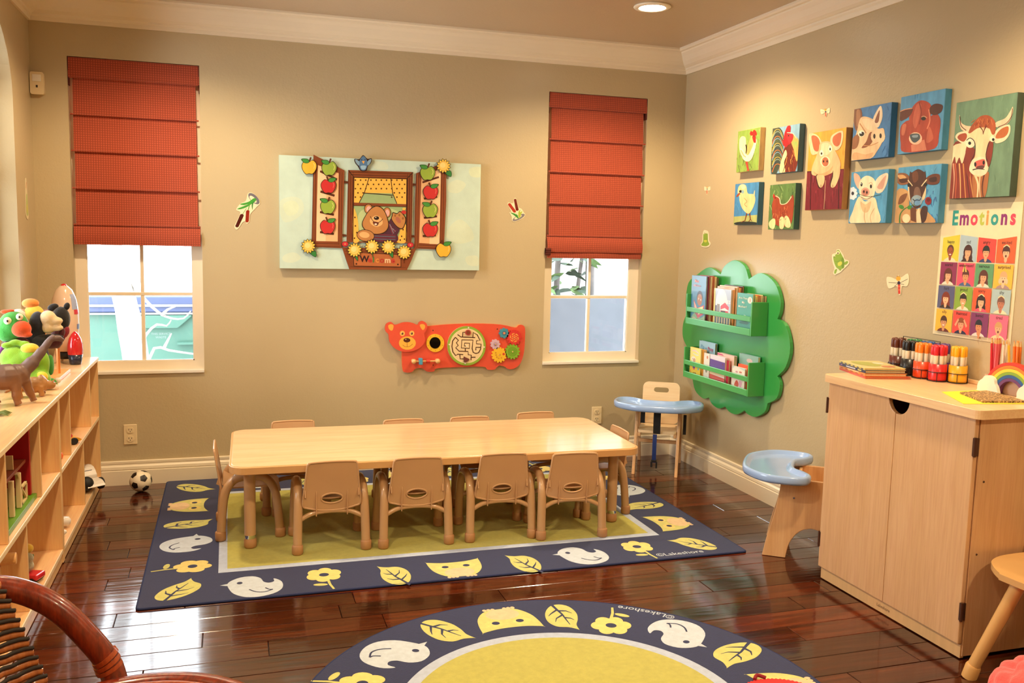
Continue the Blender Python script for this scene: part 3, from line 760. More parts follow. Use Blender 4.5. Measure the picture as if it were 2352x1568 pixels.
# ================================================================ ROMAN SHADES
def fabric():
    m, t, b = newmat('woven_check_fabric')
    tc = N(t, 'ShaderNodeTexCoord'); sp = N(t, 'ShaderNodeSeparateXYZ'); t.links.new(tc.outputs['Object'], sp.inputs[0])
    def wave(o, pitch):
        a = N(t, 'ShaderNodeMath', operation='MULTIPLY'); t.links.new(sp.outputs[o], a.inputs[0]); a.inputs[1].default_value = 2*PI/pitch
        s = N(t, 'ShaderNodeMath', operation='SINE'); t.links.new(a.outputs[0], s.inputs[0]); return s.outputs[0]
    wx, wz = wave(0, .0118), wave(2, .0118)
    cx = ramp(t, wx, [(.0, (1, 1, 1)), (.7, (.66, .58, .52))]); cz = ramp(t, wz, [(.0, (1, 1, 1)), (.7, (.72, .62, .56))])
    c = mixc(t, 1.0, cx, cz, 'MULTIPLY'); c = mixc(t, 1.0, '#b04a2e', c, 'MULTIPLY')
    mm = N(t, 'ShaderNodeMath', operation='MULTIPLY'); t.links.new(wx, mm.inputs[0]); t.links.new(wz, mm.inputs[1])
    c = mixc(t, ramp(t, mm.outputs[0], [(.55, (0, 0, 0)), (.95, (.22, .22, .22))]), c, '#d8893e')
    t.links.new(c, b.inputs['Base Color']); setin(b, Roughness=.85); b.inputs['Sheen Weight'].default_value = .2
    bump(t, b, mm.outputs[0], .25, .0015)
    return m
M_fab = fabric(); M_fabd = mat('shade_fold_shadow_side', '#5a2013', .9, .1, 200)  # second is a darker copy of the fabric, shadow put into its colour
def shade(x0, x1, label, folds, zbot, stack):
    """fabric falls in flat folds; each fold ends in a stitched batten ridge"""
    t = thing('roman_shade', label, 'window shade', ((x0+x1)/2, 0, ZT)); hx = (x1-x0)/2
    def panel(za, zb, ya, yb, inset, belly=0, thick=.003):
        n = 14
        return B().grid(lambda u, v: (-hx+inset+(2*hx-2*inset)*u, ya+(yb-ya)*v-belly*math.sin(v*PI)-.0015*math.sin(u*9+za*30)*v, za+(zb-za)*v), n, 8, -thick)
    zs = [0]+[z-ZT for z in folds]
    panel(-.003, zs[1], .004, .001, .003).build('valance', M_fab, t)
    for s in (-1, 1):
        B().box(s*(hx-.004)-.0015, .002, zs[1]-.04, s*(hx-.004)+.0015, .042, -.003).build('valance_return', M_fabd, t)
    B().box(-hx+.004, .012, -.035, hx-.004, .04, -.002).build('head_rail', M_white, t)
    for i in range(1, len(zs)):
        zl = zs[i+1] if i+1 < len(zs) else zbot-ZT
        if i+1 < len(zs): panel(zs[i]+.004, zl, .012, -.002, .020+.002*(i % 2)).build('fold_panel', M_fab, t)
        y = .001 if i == 1 else -.001
        B().tube([(-hx+.008, y, zs[i]), (hx-.008, y, zs[i])], .0045, 8).build('batten_ridge', M_fab, t)
    za = zs[-1]
    if stack:
        panel(za+.004, za-.098, .006, -.016, .008, .012).build('fold_panel', M_fab, t)
        panel(za-.080, zbot-ZT+.004, .0, -.006, .012, .006).build('bottom_hem', M_fab, t)
        b = B()
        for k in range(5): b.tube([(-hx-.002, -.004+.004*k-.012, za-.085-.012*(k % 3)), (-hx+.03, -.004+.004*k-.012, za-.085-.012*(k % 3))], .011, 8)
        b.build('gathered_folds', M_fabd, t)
    else:
        panel(za+.004, zbot-ZT, .006, -.012, .008, .010).build('bottom_hem', M_fab, t)
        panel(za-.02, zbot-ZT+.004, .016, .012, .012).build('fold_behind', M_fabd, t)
shade(WIN[0][0]-.001, WIN[0][1]+.001, 'rust checked roman shade half lowered over the left window', (2.142, 1.957, 1.773, 1.583, 1.396), 1.293, False)
shade(WIN[1][0]-.001, WIN[1][1]+.001, 'rust checked roman shade half lowered over the right window by the corner', (2.158, 1.968, 1.777, 1.588, 1.395), 1.256, True)

# ================================================================ WALL FITTINGS
M_plate = mat('switch_plate_plastic', '#e2cda4', .3, .02, 10)
M_slot = mat('slot_dark', '#2a1a10', .6)
def outlet(x, z, label):
    t = thing('wall_outlet', label, 'outlet', (x, 0, z))
    B().box(-.034, -.006, -.055, .034, 0, .055).build('cover_plate', M_plate, t, .003)
    for s in (-1, 1):
        o = B().prism(rrect(-.017, -.0155, .017, .0155, .012, 5), .003, (0, -.0058, s*.0235), (1, 0, 0), (0, 0, 1), (0, -1, 0)).build('receptacle', M_plate, t)
        b = B()
        for x0, x1, z0, z1 in ((-.008, -.0055, 0, .008), (.0055, .008, 0, .007), (-.002, .002, -.009, -.005)): b.box(x0, -.0095, s*.0235+z0, x1, -.0087, s*.0235+z1)
        b.build('slots', M_slot, o)
outlet(-3.258, .275, 'cream double wall outlet low on the wall by the soccer ball')
outlet(-.533, .274, 'cream double wall outlet behind the right end of the table')
t = thing('motion_sensor', 'cream motion sensor box high in the back left corner', 'sensor', (-3.645, -.001, 2.096))
B().prism(rrect(-.032, -.055, .032, .055, .010, 4), .032, (0, 0, 0), (1, 0, 0), (0, 0, 1), (0, -1, 0)).build('housing', M_plate, t, .004, fix=True)
B().box(-.020, -.0345, .008, .020, -.032, .042).build('lens_window', M_white, t, .003); B().box(-.004, -.0335, -.022, .004, -.032, -.010).build('indicator', M_slot, t)

M_print = paint('printed_board', .4, .03, 30, bs=0, coat=.2)
M_canvas = paint('painted_canvas', .55, .13, 38, .25, 160, stretch=(1, 1, .35), bd=.0015)
def cmap(w, h, corners):
    f = homography([(0, 0), (w, 0), (w, h), (0, h)], corners); 
    def g(p): return f(p)
    g.ydown = True
    return g
WB = dict(U=(1, 0, 0), V=(0, 0, 1), Nn=(0, -1, 0)); WR = dict(U=(0, 1, 0), V=(0, 0, 1), Nn=(-1, 0, 0))
def cut(b, outline, fm, depth, base, wall, col, off, side=None):
    """thick board cut to an outline given in drawing coordinates, standing base..base+depth off the wall"""
    q = [fm(p) for p in outline]; o = Vector(wall['Nn'])*base-Vector(off)
    b.prism([q], depth, o, wall['U'], wall['V'], wall['Nn'], col=col, side=side)
def art(b, shapes, fm, base, wall, off, rect=None, lift=.0002):
    draw(b, shapes, fm, Vector(wall['Nn'])*base-Vector(off), wall['U'], wall['V'], wall['Nn'], lift, .000014, rect)

# ---------------------------------------------------------------- the window picture with the waving bear
fp = cmap(2352, 1476, [(-2.5159, 1.8529), (-1.266, 1.9169), (-1.2498, 1.1066), (-2.5224, 1.0992)])
O = (-1.898, 0, 1.49)
t = thing('welcome_picture', 'wide sky blue canvas with cut-out window, waving bear, apples and sunflowers on the back wall', 'picture', O)
cr = (-2.468, 1.181, -1.328, 1.797)
b = B(); b.prism([(cr[0], cr[1]), (cr[2], cr[1]), (cr[2], cr[3]), (cr[0], cr[3])], .036, -Vector(O), **WB, col='#c0d4c4', side='#a3b8a8')
cl = [('S', '#c8d6be', [(100, 620), (220, 560), (330, 590), (360, 700), (270, 800), (140, 820)]), ('S', '#ccd8b8', [(140, 650), (230, 600), (300, 640), (290, 730), (190, 760)]), ('S', '#cbd8c0', [(1900, 420), (1990, 380), (2080, 430), (2000, 520), (1890, 500)]),
      ('S', '#ccd8b8', [(2120, 260), (2235, 250), (2235, 350), (2130, 340)]), ('S', '#c8d6be', [(1890, 900), (2010, 800), (2120, 880), (2160, 1010), (2000, 1060), (1880, 1000)]), ('S', '#cbd8c0', [(150, 1180), (260, 1150), (330, 1210), (240, 1260), (140, 1240)]),
      ('S', '#c8d6be', [(1100, 190), (1230, 200), (1250, 270), (1120, 270)]), ('S', '#cbd8c0', [(2080, 1200), (2200, 1190), (2210, 1290), (2100, 1280)])]
art(b, cl, fp, .036, WB, O, cr); b.build('canvas', paint('sky_canvas', .5, .05, 14, .2, 160), t)
WD, WD2, WD3, INK = '#7c3d1e', '#96532c', '#54260f', '#2c160c'
def piece(name, outline, col, shapes, base=.0364, depth=.008, side=None, parent=None):
    b = B(); cut(b, outline, fp, depth, base, WB, col, O, side or INK); art(b, shapes, fp, base+depth, WB, O); return b.build(name, M_print, parent or t)
def grain(quads):
    s = []
    for (a, c, n, w) in quads:
        for i in range(n):
            f = (i+.5)/n; s.append(('L', WD2 if i % 2 else WD3, [(a[0]+(c[0]-a[0])*0+f*w[0], a[1]+f*w[1]), (c[0]+f*w[0], c[1]+f*w[1])], 5, 3))
    return s
piece('shutter', [(462, 115), (790, 282), (778, 700), (758, 1105), (440, 1092), (452, 600)], WD, [('P', '#e0ae7c', [(508, 225), (728, 312), (718, 1035), (488, 1030)]), ('P', '#edc596', [(508, 225), (600, 262), (590, 1032), (488, 1030)])]
      + grain([((455, 250), (445, 1060), 4, (50, 0)), ((735, 300), (722, 1070), 4, (48, 0)), ((480, 1045), (740, 1050), 3, (0, 50))])
      + [('L', WD3, [(532, 290), (710, 378)], 22), ('L', WD3, [(535, 505), (685, 550)], 24), ('L', WD3, [(530, 722), (678, 752)], 24), ('L', WD3, [(530, 935), (678, 955)], 24)])
piece('shutter', [(1548, 312), (1868, 195), (1868, 600), (1842, 1122), (1530, 1108), (1535, 700)], WD, [('P', '#dba876', [(1605, 340), (1812, 265), (1795, 1065), (1580, 1050)]), ('P', '#edc596', [(1715, 300), (1812, 265), (1795, 1065), (1690, 1060)])]
      + grain([((1548, 330), (1535, 1090), 4, (45, 0)), ((1818, 240), (1800, 1090), 4, (46, 0)), ((1570, 1065), (1800, 1075), 3, (0, 40))])
      + [('L', WD3, [(1615, 410), (1790, 352)], 20), ('L', WD3, [(1630, 582), (1772, 560)], 22), ('L', WD3, [(1630, 785), (1770, 768)], 22), ('L', WD3, [(1618, 978), (1758, 970)], 22)])
dots = [('E', '#4a2a12', 905+55*i+27*(j % 2), 385+45*j, 8, 9) for j in range(5) for i in range(10) if not (1010 < 905+55*i+27*(j % 2) < 1290 and j > 2)]
wnd = [('P', '#93a873', [(890, 355), (1450, 372), (1440, 1040), (878, 1032)]), ('S', '#b0bd84', [(1000, 690), (1250, 680), (1380, 760), (1300, 980), (1000, 980), (930, 800)]),
       ('P', '#e9b04a', [(890, 352), (1450, 370), (1447, 640), (1350, 635), (1300, 525), (1005, 520), (940, 625), (885, 620)]), ('L', INK, [(1050, 360), (1000, 520), (945, 625)], 8), ('L', INK, [(1280, 365), (1300, 525), (1345, 635)], 8)]+dots \
      + [('L', INK, [(1000, 522), (1303, 545)], 9), ('P', WD, [(885, 622), (1446, 640), (1446, 668), (885, 655)]), ('L', INK, [(885, 655), (1446, 668)], 5),
         ('S', '#e9b04a', [(882, 700), (915, 740), (935, 850), (938, 960), (945, 1030), (880, 1030)]), ('S', '#e9b04a', [(1440, 860), (1390, 880), (1370, 960), (1340, 1038), (1440, 1040)])] \
      + [('E', '#4a2a12', x, y, 8, 9) for x, y in ((900, 780), (905, 870), (920, 940), (895, 1000), (1410, 910), (1395, 980), (1425, 1010), (1380, 1020))] \
      + grain([((832, 300), (820, 1020), 5, (52, 0)), ((1455, 320), (1448, 1030), 5, (52, 0)), ((860, 292), (1500, 310), 4, (0, 58))]) \
      + [('L', INK, [(832, 282), (890, 355), (878, 1032)], 8), ('L', INK, [(1515, 302), (1450, 372), (1442, 1035)], 8), ('L', INK, [(890, 355), (1450, 372)], 8)]
fr = piece('window_frame', [(830, 278), (1515, 300), (1508, 700), (1500, 1055), (812, 1042), (822, 600)], WD, wnd)
FUR, FURD, CRM = '#b47a44', '#8c5a2e', '#dba86c'
bearS = [('C', '#3a2030', [(1110, 1000), (1220, 960), (1330, 1000)], 5), ('S', '#4a2234', [(1100, 960), (1230, 940), (1330, 940), (1340, 1038), (1085, 1035)]),
         ('S', '#4a2234', [(1250, 850), (1290, 790), (1370, 890), (1350, 960), (1310, 1010), (1220, 950)])]
for i in range(5): bearS.append(('L', '#8a94a0' if i % 2 else '#8a3040', [(1255+14*i, 830+22*i), (1300+10*i, 960-10*i)], 5)); bearS.append(('L', '#7a8494' if i % 2 else '#8a3040', [(1100, 960+16*i), (1330, 970+15*i)], 4))
bearS += [('S', INK, [(1290, 760), (1300, 725), (1345, 735), (1375, 712), (1410, 740), (1440, 790), (1432, 850), (1400, 905), (1340, 880), (1285, 800)]), ('S', FUR, [(1298, 762), (1305, 735), (1345, 745), (1375, 722), (1405, 748), (1432, 792), (1424, 848), (1396, 895), (1342, 870), (1292, 800)]),
          ('E', '#a5624a', 1358, 808, 22, 40, -35), ('E', FURD, 1325, 760, 10, 14), ('E', FURD, 1370, 755, 10, 14), ('E', FURD, 1408, 790, 10, 14),
          ('E', INK, 1043, 690, 46, 54), ('E', FUR, 1043, 690, 40, 48), ('E', '#dba59a', 1046, 694, 26, 34), ('E', INK, 1240, 728, 42, 56), ('E', FUR, 1240, 728, 36, 50), ('E', '#dba59a', 1242, 732, 22, 36),
          ('S', INK, [(1010, 760), (1060, 690), (1130, 655), (1200, 690), (1245, 780), (1258, 880), (1210, 945), (1110, 962), (1010, 920), (972, 850)]), ('S', FUR, [(1016, 762), (1064, 698), (1130, 664), (1196, 698), (1238, 784), (1250, 876), (1206, 936), (1110, 953), (1016, 912), (980, 848)]),
          ('S', CRM, [(1060, 800), (1120, 760), (1180, 790), (1190, 850), (1130, 880), (1070, 850)]), ('E', '#1c0d08', 1128, 787, 28, 20), ('E', '#c8b0a0', 1120, 780, 8, 5), ('C', INK, [(1062, 768), (1090, 815), (1130, 838), (1170, 822), (1195, 795)], 6), ('S', '#5a2018', [(1090, 825), (1150, 835), (1135, 868), (1105, 862)]), ('E', '#e6d0b8', 1120, 852, 14, 10),
          ('E', INK, 1012, 972, 96, 64, 8), ('E', FUR, 1012, 972, 90, 58, 8), ('E', CRM, 1000, 965, 55, 32, 8), ('S', '#b5302c', [(1390, 720), (1410, 705), (1440, 715), (1435, 745), (1405, 740)]), ('E', '#e9b04a', 1420, 690, 18, 14)]
draw_b = B(); art(draw_b, bearS, fp, .0364+.0085, WB, O, lift=.0022); draw_b.build('painted_bear', M_print, fr)
pl = piece('planter_box', [(765, 1098), (1548, 1110), (1500, 1230), (1450, 1338), (842, 1330), (800, 1210)], WD, grain([((790, 1110), (1520, 1120), 4, (0, 40)), ((850, 1295), (1440, 1305), 2, (0, 30))])
      + [('P', INK, [(878, 1145), (1390, 1172), (1390, 1308), (886, 1298)]), ('P', '#ad6236', [(885, 1152), (1383, 1178), (1383, 1301), (893, 1291)]), ('E', INK, 915, 1272, 9, 9), ('E', INK, 1355, 1278, 9, 9)], .0364, .010)
wb = B()
cols = ['#32161a', '#b83430', '#3f7a3a', '#d0833c', '#a83428', '#e0b890', '#b83430']
wel = [('T', c, ch, x, y, 92 if ch == 'W' else 84, 0, .03) for ch, c, x, y in zip('Welcome', cols, (1000, 1058, 1096, 1135, 1186, 1246, 1302), (1250, 1254, 1255, 1256, 1258, 1260, 1260))]
art(wb, wel, fp, .0464, WB, O, lift=.0012); wb.build('welcome_lettering', M_print, pl)
def apple(x, y, c, left, r=80):
    s = 1 if not left else -1
    out = spline([(x, y-r*.72), (x+r*.5, y-r*.95), (x+r*.98, y-r*.45), (x+r*.95, y+r*.25), (x+r*.5, y+r*.9), (x, y+r*.88), (x-r*.5, y+r*.92), (x-r*.95, y+r*.25), (x-r*.98, y-r*.4), (x-r*.5, y-r*.92)], 3)
    ins = [(x+(p[0]-x)*.93, y+(p[1]-y)*.93) for p in out]
    piece('apple_cutout', out, INK, [('P', c, ins), ('C', '#e8d890' if c != '#c02c2c' else '#e08070', [(x+r*.55, y-r*.55), (x+r*.72, y-r*.2), (x+r*.6, y+r*.2)], 4), ('L', WD3, [(x+s*-2, y-r*.75), (x-s*18, y-r*1.3)], 16, 18),
          ('S', '#1c3a14', [(x-4*s, y-r*.72), (x+s*20, y-r*1.1), (x+s*85, y-r*1.08), (x+s*60, y-r*.6), (x+s*20, y-r*.5)]), ('S', '#3f8a3a', [(x+2*s, y-r*.74), (x+s*22, y-r*1.04), (x+s*76, y-r*1.03), (x+s*56, y-r*.64), (x+s*20, y-r*.55)])], .0452, .006)
YA, GA, RA = '#e5ad36', '#8fa63c', '#c02c2c'
for x, y, c, l in ((415, 248, YA, 1), (626, 262, GA, 1), (618, 450, RA, 0), (612, 668, GA, 1), (610, 880, RA, 0), (1668, 312, GA, 1), (1700, 515, RA, 0), (1695, 708, GA, 1), (1696, 912, RA, 0), (1836, 1125, YA, 0)): apple(x, y, c, l)
def sunflower(x, y, ld, r=78):
    out = []
    for i in range(26): a = 2*PI*i/26; q = r*(1.05 if i % 2 else .82); out.append((x+q*math.cos(a), y+q*math.sin(a)))
    sh = []
    for i in range(13): a = 2*PI*(i+.5)/13; sh.append(('P', '#e6c450', [(x+r*.97*math.cos(a), y+r*.97*math.sin(a)), (x+r*.72*math.cos(a+.22), y+r*.72*math.sin(a+.22)), (x+r*.5*math.cos(a), y+r*.5*math.sin(a)), (x+r*.72*math.cos(a-.22), y+r*.72*math.sin(a-.22))]))
    piece('sunflower_cutout', out, '#3a2410', sh+[('E', '#c88a24', x, y, r*.66, r*.66), ('E', '#ecc060', x, y, r*.60, r*.60), ('E', '#f2d080', x-8, y-8, r*.36, r*.36)], .0460, .006)
    lf = spline([(x+ld*10, y+r*.7), (x+ld*70, y+r*.6), (x+ld*88, y+r*1.0), (x+ld*78, y+r*1.5), (x+ld*25, y+r*1.1)], 3)
    piece('leaf_cutout', lf, '#16381c', [('P', '#2f7a38', [(p[0]*.86+(x+ld*58)*.14, p[1]*.86+(y+r)*.14) for p in lf])], .0450, .005)
for x, y, ld in ((405, 1085, 1), (895, 1125, .4), (1080, 1088, .1), (1252, 1092, .6), (1420, 1148, 0), (1836, 236, 1)): sunflower(x, y, ld)
BL = '#4f7396'
piece('bird_cutout', spline([(985, 120), (1030, 160), (1075, 155), (1070, 200), (1035, 240), (1020, 285), (960, 285), (930, 240), (900, 200), (895, 160), (945, 165)], 3), INK,
      [('S', BL, [(987, 130), (1024, 175), (1030, 225), (1010, 278), (965, 278), (940, 225), (950, 175)]), ('S', '#7f9db0', [(1030, 190), (1068, 162), (1062, 200), (1034, 232)]), ('S', '#7f9db0', [(945, 190), (903, 165), (908, 198), (940, 232)]), ('P', '#e0a040', [(972, 185), (1002, 182), (990, 215)]), ('E', INK, 970, 172, 5, 7), ('E', INK, 1005, 170, 5, 7), ('S', '#8fb0c4', [(960, 235), (1015, 235), (1005, 270), (970, 270)])], .0445, .008)
for x, y in ((795, 1062), (1487, 1072)): piece('red_flower_cutout', ellpts(x, y, 36, 30, n=14), '#7a1c20', [('E', '#c23038', x, y, 30, 24), ('E', '#e0b060', x, y, 7, 7)], .0445, .004)
for x, y, w in ((800, 405, 55), (780, 968, 50), (1535, 432, 48), (1522, 980, 48)): piece('hinge_cutout', [(x-w/2, y-14), (x+w/2, y-8), (x+w/2, y+14), (x-w/2, y+12)], WD3, [], .0364, .005)

# ---------------------------------------------------------------- bear activity panel
fb = cmap(2352, 954, [(-1.9439, .927), (-.9671, .9228), (-.9566, .5219), (-1.9422, .5479)])
O = (-1.45, 0, .725); OR = '#da5038'
t = thing('busy_board', 'orange bear shaped activity board with maze, mirror and gears on the back wall', 'toy', O)
def bpiece(name, outline, col, shapes, base, depth, parent=None, side=None):
    b = B(); cut(b, outline, fb, depth, base, WB, col, O, side); art(b, shapes, fb, base+depth, WB, O); return b.build(name, M_print, parent or t)
body = spline([(600, 200), (780, 185), (1100, 157), (1500, 147), (1850, 162), (2060, 205), (2110, 172), (2165, 168), (2203, 210), (2206, 340), (2192, 550), (2152, 700), (2092, 778), (2020, 812), (1950, 808), (1905, 775), (1830, 762), (1790, 788), (1755, 820), (1655, 820), (1600, 778), (1300, 782), (925, 800), (880, 842), (825, 853), (765, 845), (712, 806), (650, 796), (592, 815), (548, 856), (455, 860), (416, 820), (404, 600), (430, 400)], 3)
bpiece('board', body, OR, [('E', INK, 860, 247, 9, 9), ('E', INK, 1800, 228, 9, 9), ('E', INK, 862, 755, 8, 8)], .0, .022, side='#d98a4a')
head = spline([(152, 205), (175, 143), (240, 120), (300, 162), (400, 130), (480, 122), (560, 136), (625, 162), (650, 122), (700, 106), (755, 140), (770, 200), (745, 258), (722, 290), (738, 380), (700, 460), (620, 522), (500, 556), (380, 546), (280, 492), (215, 400), (205, 305), (165, 262)], 3)
bpiece('bear_head', head, OR, [('S', '#e9a845', [(200, 170), (240, 152), (276, 172), (264, 235), (236, 245), (206, 215)]), ('S', '#e9a845', [(660, 165), (700, 150), (736, 172), (730, 215), (706, 238), (680, 215)]),
       ('E', '#efb65c', 405, 287, 37, 39), ('E', '#efb65c', 543, 286, 37, 39), ('E', '#3a1606', 405, 290, 15, 17), ('E', '#3a1606', 543, 288, 15, 17), ('E', '#fff', 398, 282, 4, 5), ('E', '#fff', 537, 281, 4, 5),
       ('E', '#eeb044', 478, 428, 124, 98), ('E', '#4a1a06', 471, 386, 51, 33), ('E', '#d9a888', 455, 374, 10, 7), ('L', '#7a3a10', [(474, 418), (476, 482)], 5), ('C', '#7a3a10', [(408, 455), (440, 478), (480, 483), (520, 470), (555, 440)], 5)], .0225, .014, side='#b83e22')
mi = bpiece('mirror_ring', ellpts(890, 430, 130, 132, n=32), '#e8b62c', [('E', '#8a5a10', 890+110*math.cos(a), 430+112*math.sin(a), 5, 5) for a in [2*PI*k/10+.3 for k in range(10)]], .0225, .006)
b = B(); cut(b, ellpts(885, 426, 80, 83, n=28), fb, .002, .0288, WB, None, O); b.build('mirror', mat('dark_mirror', (.03, .025, .02), .05, 0, metal=1), mi)
ML = '#4a2410'
mz = [('P', '#8fae3a', ellpts(1345, 470, 274, 282, n=48)), ('P', '#f0dcb4', ellpts(1345, 470, 246, 252, n=48)), ('P', '#e6cc9c', ellpts(1345, 470, 238, 244, n=48))]
for p in ([(1212, 305), (1260, 340), (1470, 350)], [(1285, 335), (1290, 272), (1330, 270)], [(1435, 350), (1440, 275), (1500, 310), (1540, 390), (1490, 395), (1488, 440), (1555, 445), (1548, 520), (1520, 570), (1480, 582), (1440, 565), (1425, 510), (1437, 385), (1275, 382), (1268, 500), (1385, 508), (1388, 432), (1315, 430), (1312, 475), (1345, 470)],
          [(1545, 492), (1480, 492), (1478, 535)], [(1325, 510), (1325, 548)], [(1180, 345), (1225, 390), (1195, 425), (1222, 465), (1185, 498), (1235, 548), (1365, 552), (1368, 600), (1412, 605), (1408, 680)], [(1412, 638), (1475, 636)], [(1180, 345), (1140, 400), (1130, 480), (1145, 560), (1185, 612), (1215, 592), (1295, 598)], [(1245, 600), (1250, 660), (1310, 660)]): mz.append(('L', ML, p, 15))
mz += [('E', '#fff', 1345, 470, 8, 8)]
mzo = bpiece('maze_disc', ellpts(1345, 470, 280, 288, n=48), '#7f9c34', mz, .0225, .010, side='#d8c08a')
bpiece('maze_puck', ellpts(1363, 275, 42, 42, n=20), '#a8403c', [('E', '#7a3a20', 1363, 275, 28, 28)], .0345, .006, mzo); bpiece('maze_slider', spline([(1300, 625), (1335, 640), (1382, 665), (1340, 700), (1302, 703), (1300, 660)], 3), '#6a3630', [], .0345, .006, mzo)
for x, y in ((1372, 205), (1092, 450), (1600, 488), (1322, 725)): bpiece('disc_screw', ellpts(x, y, 11, 11, n=10), '#e8e0d0', [], .0328, .002, mzo)
def gear(x, y, r, n, col, shapes, base=.0225):
    out = []
    for i in range(n):
        for q, da in ((.82, -.5), (1.0, -.28), (1.0, .12), (.82, .34)): a = 2*PI*(i+da)/n; out.append((x+r*q*math.cos(a), y+r*q*1.03*math.sin(a)))
    g = bpiece('gear', out, col, shapes, base, .010); bpiece('gear_pin', ellpts(x, y, 9, 9, n=10), '#d9b070', [], base+.0108, .003, g)
gear(1893, 285, 75, 8, '#3f8fa5', [('E', '#2f7488', 1893, 285, 34, 34), ('E', '#c07060', 1893, 285, 20, 20)])
gear(2040, 348, 112, 13, '#d23430', [('E', '#e8a04a', 2040, 350, 66, 66)]+[('C', '#d23430', [(2040, 350), (2040+38*math.cos(a), 350+38*math.sin(a)), (2040+62*math.cos(a+.9), 350+62*math.sin(a+.9))], 10, 18) for a in [2*PI*k/6 for k in range(6)]])
gear(1765, 447, 72, 9, '#cdb0c0', [('E', '#b89ab0', 1765, 447, 34, 34), ('E', '#8a6a70', 1765, 455, 14, 14)])
gear(1820, 603, 112, 14, '#eab82e', [('E', '#c8882a', x, y, 11, 11) for x, y in ((1775, 605), (1785, 635), (1812, 652), (1852, 645), (1830, 600), (1770, 572))]+[('E', '#d0402c', 1885, 590, 18, 18)])
gear(2015, 555, 110, 14, '#7fae2c', [('E', '#4f7a1c', 2015, 555, r, r) if k % 2 == 0 else ('E', '#7fae2c', 2015, 555, r, r) for k, r in enumerate((66, 60, 48, 42, 30, 24))])
b = B()
pA, pB = fb((565, 690)), fb((912, 685))
M_peg = wood('peg_wood', '#dca462', '#e6b67a', .4, 1, 1)
for p in (pA, pB): b.cyl(Vector((p[0], -.0225, p[1]))-Vector(O), Vector((p[0], -.05, p[1]))-Vector(O), .011, .010, 14); b.ell(Vector((p[0], -.055, p[1]))-Vector(O), .015)
b.cyl(Vector((pA[0], -.052, pA[1]))-Vector(O), Vector((pB[0], -.052, pB[1]))-Vector(O), .005, n=10); rl = b.build('bead_rail', M_peg, t)
q = fb((662, 688)); B().box(q[0]-O[0]-.010, -.070, q[1]-.725-.019, q[0]-O[0]+.010, -.036, q[1]-.725+.019).build('blue_bead', mat('bead_blue', '#4a9ab8', .4), rl, .003)
q = fb((768, 688)); B().cyl((q[0]-O[0]-.010, -.052, q[1]-.725), (q[0]-O[0]+.012, -.052, q[1]-.725), .012, n=14).build('red_bead', mat('bead_red', '#c83226', .4), rl)

# ---------------------------------------------------------------- wall stickers
M_stick = paint('glossy_sticker', .3, .02, 30, bs=0, coat=.3)
def sticker(name, label, fm, outline, shapes, wall, group=None, cat='wall sticker'):
    q = [fm(p) for p in outline]; c = Vector((sum(p[0] for p in q)/len(q), sum(p[1] for p in q)/len(q)))
    o = Vector(wall['U'])*c.x+Vector(wall['V'])*c.y+(Vector((XL, 0, 0)) if wall is WL else Vector())
    off = Vector(wall['U'])*c.x+Vector(wall['V'])*c.y
    b = B(); cut(b, outline, fm, .0016, .0006, wall, '#e9dcb8', off); art(b, shapes, fm, .0022, wall, off)
    s = b.build(name, M_stick, loc=o); tag(s, label, cat, group); return s
WL = dict(U=(0, 1, 0), V=(0, 0, 1), Nn=(1, 0, 0))
f1 = cmap(1307, 1568, [(-2.7436, 1.6371), (-2.5157, 1.6459), (-2.5182, 1.3611), (-2.7475, 1.3561)])
sticker('cattail_sticker', 'upside down cattail sticker left of the bear picture', f1, spline([(640, 320), (760, 290), (930, 420), (1015, 600), (930, 700), (760, 880), (700, 980), (690, 1150), (610, 1225), (560, 1150), (470, 1200), (380, 1340), (300, 1400), (240, 1330), (260, 1240), (400, 950), (400, 860), (290, 800), (420, 620), (580, 540)], 3),
        [('P', '#6f6a72', ellpts(825, 470, 215, 105, 45, 26)), ('P', '#e9dcb8', ellpts(800, 490, 140, 60, 45, 22)), ('S', '#3f9a38', [(900, 490), (820, 460), (650, 570), (410, 630), (520, 665), (650, 640), (330, 775), (440, 785), (620, 720), (800, 600), (860, 560)]), ('S', '#2c7a34', [(840, 540), (800, 640), (780, 810), (760, 640)]),
         ('L', '#5f9a3a', [(700, 640), (650, 820)], 26), ('L', '#8aa860', [(600, 760), (490, 930)], 20), ('L', '#8e200c', [(640, 850), (620, 1150)], 105), ('E', '#8e200c', 642, 850, 52, 35), ('E', '#8e200c', 618, 1150, 45, 35), ('L', '#4a0c06', [(460, 980), (320, 1290)], 115, 100), ('E', '#4a0c06', 462, 975, 58, 45), ('E', '#4a0c06', 318, 1290, 52, 42)], WB)
f2 = cmap(1568, 1568, [(-1.2213, 1.6705), (-.949, 1.6806), (-.9421, 1.4212), (-1.216, 1.4149)])
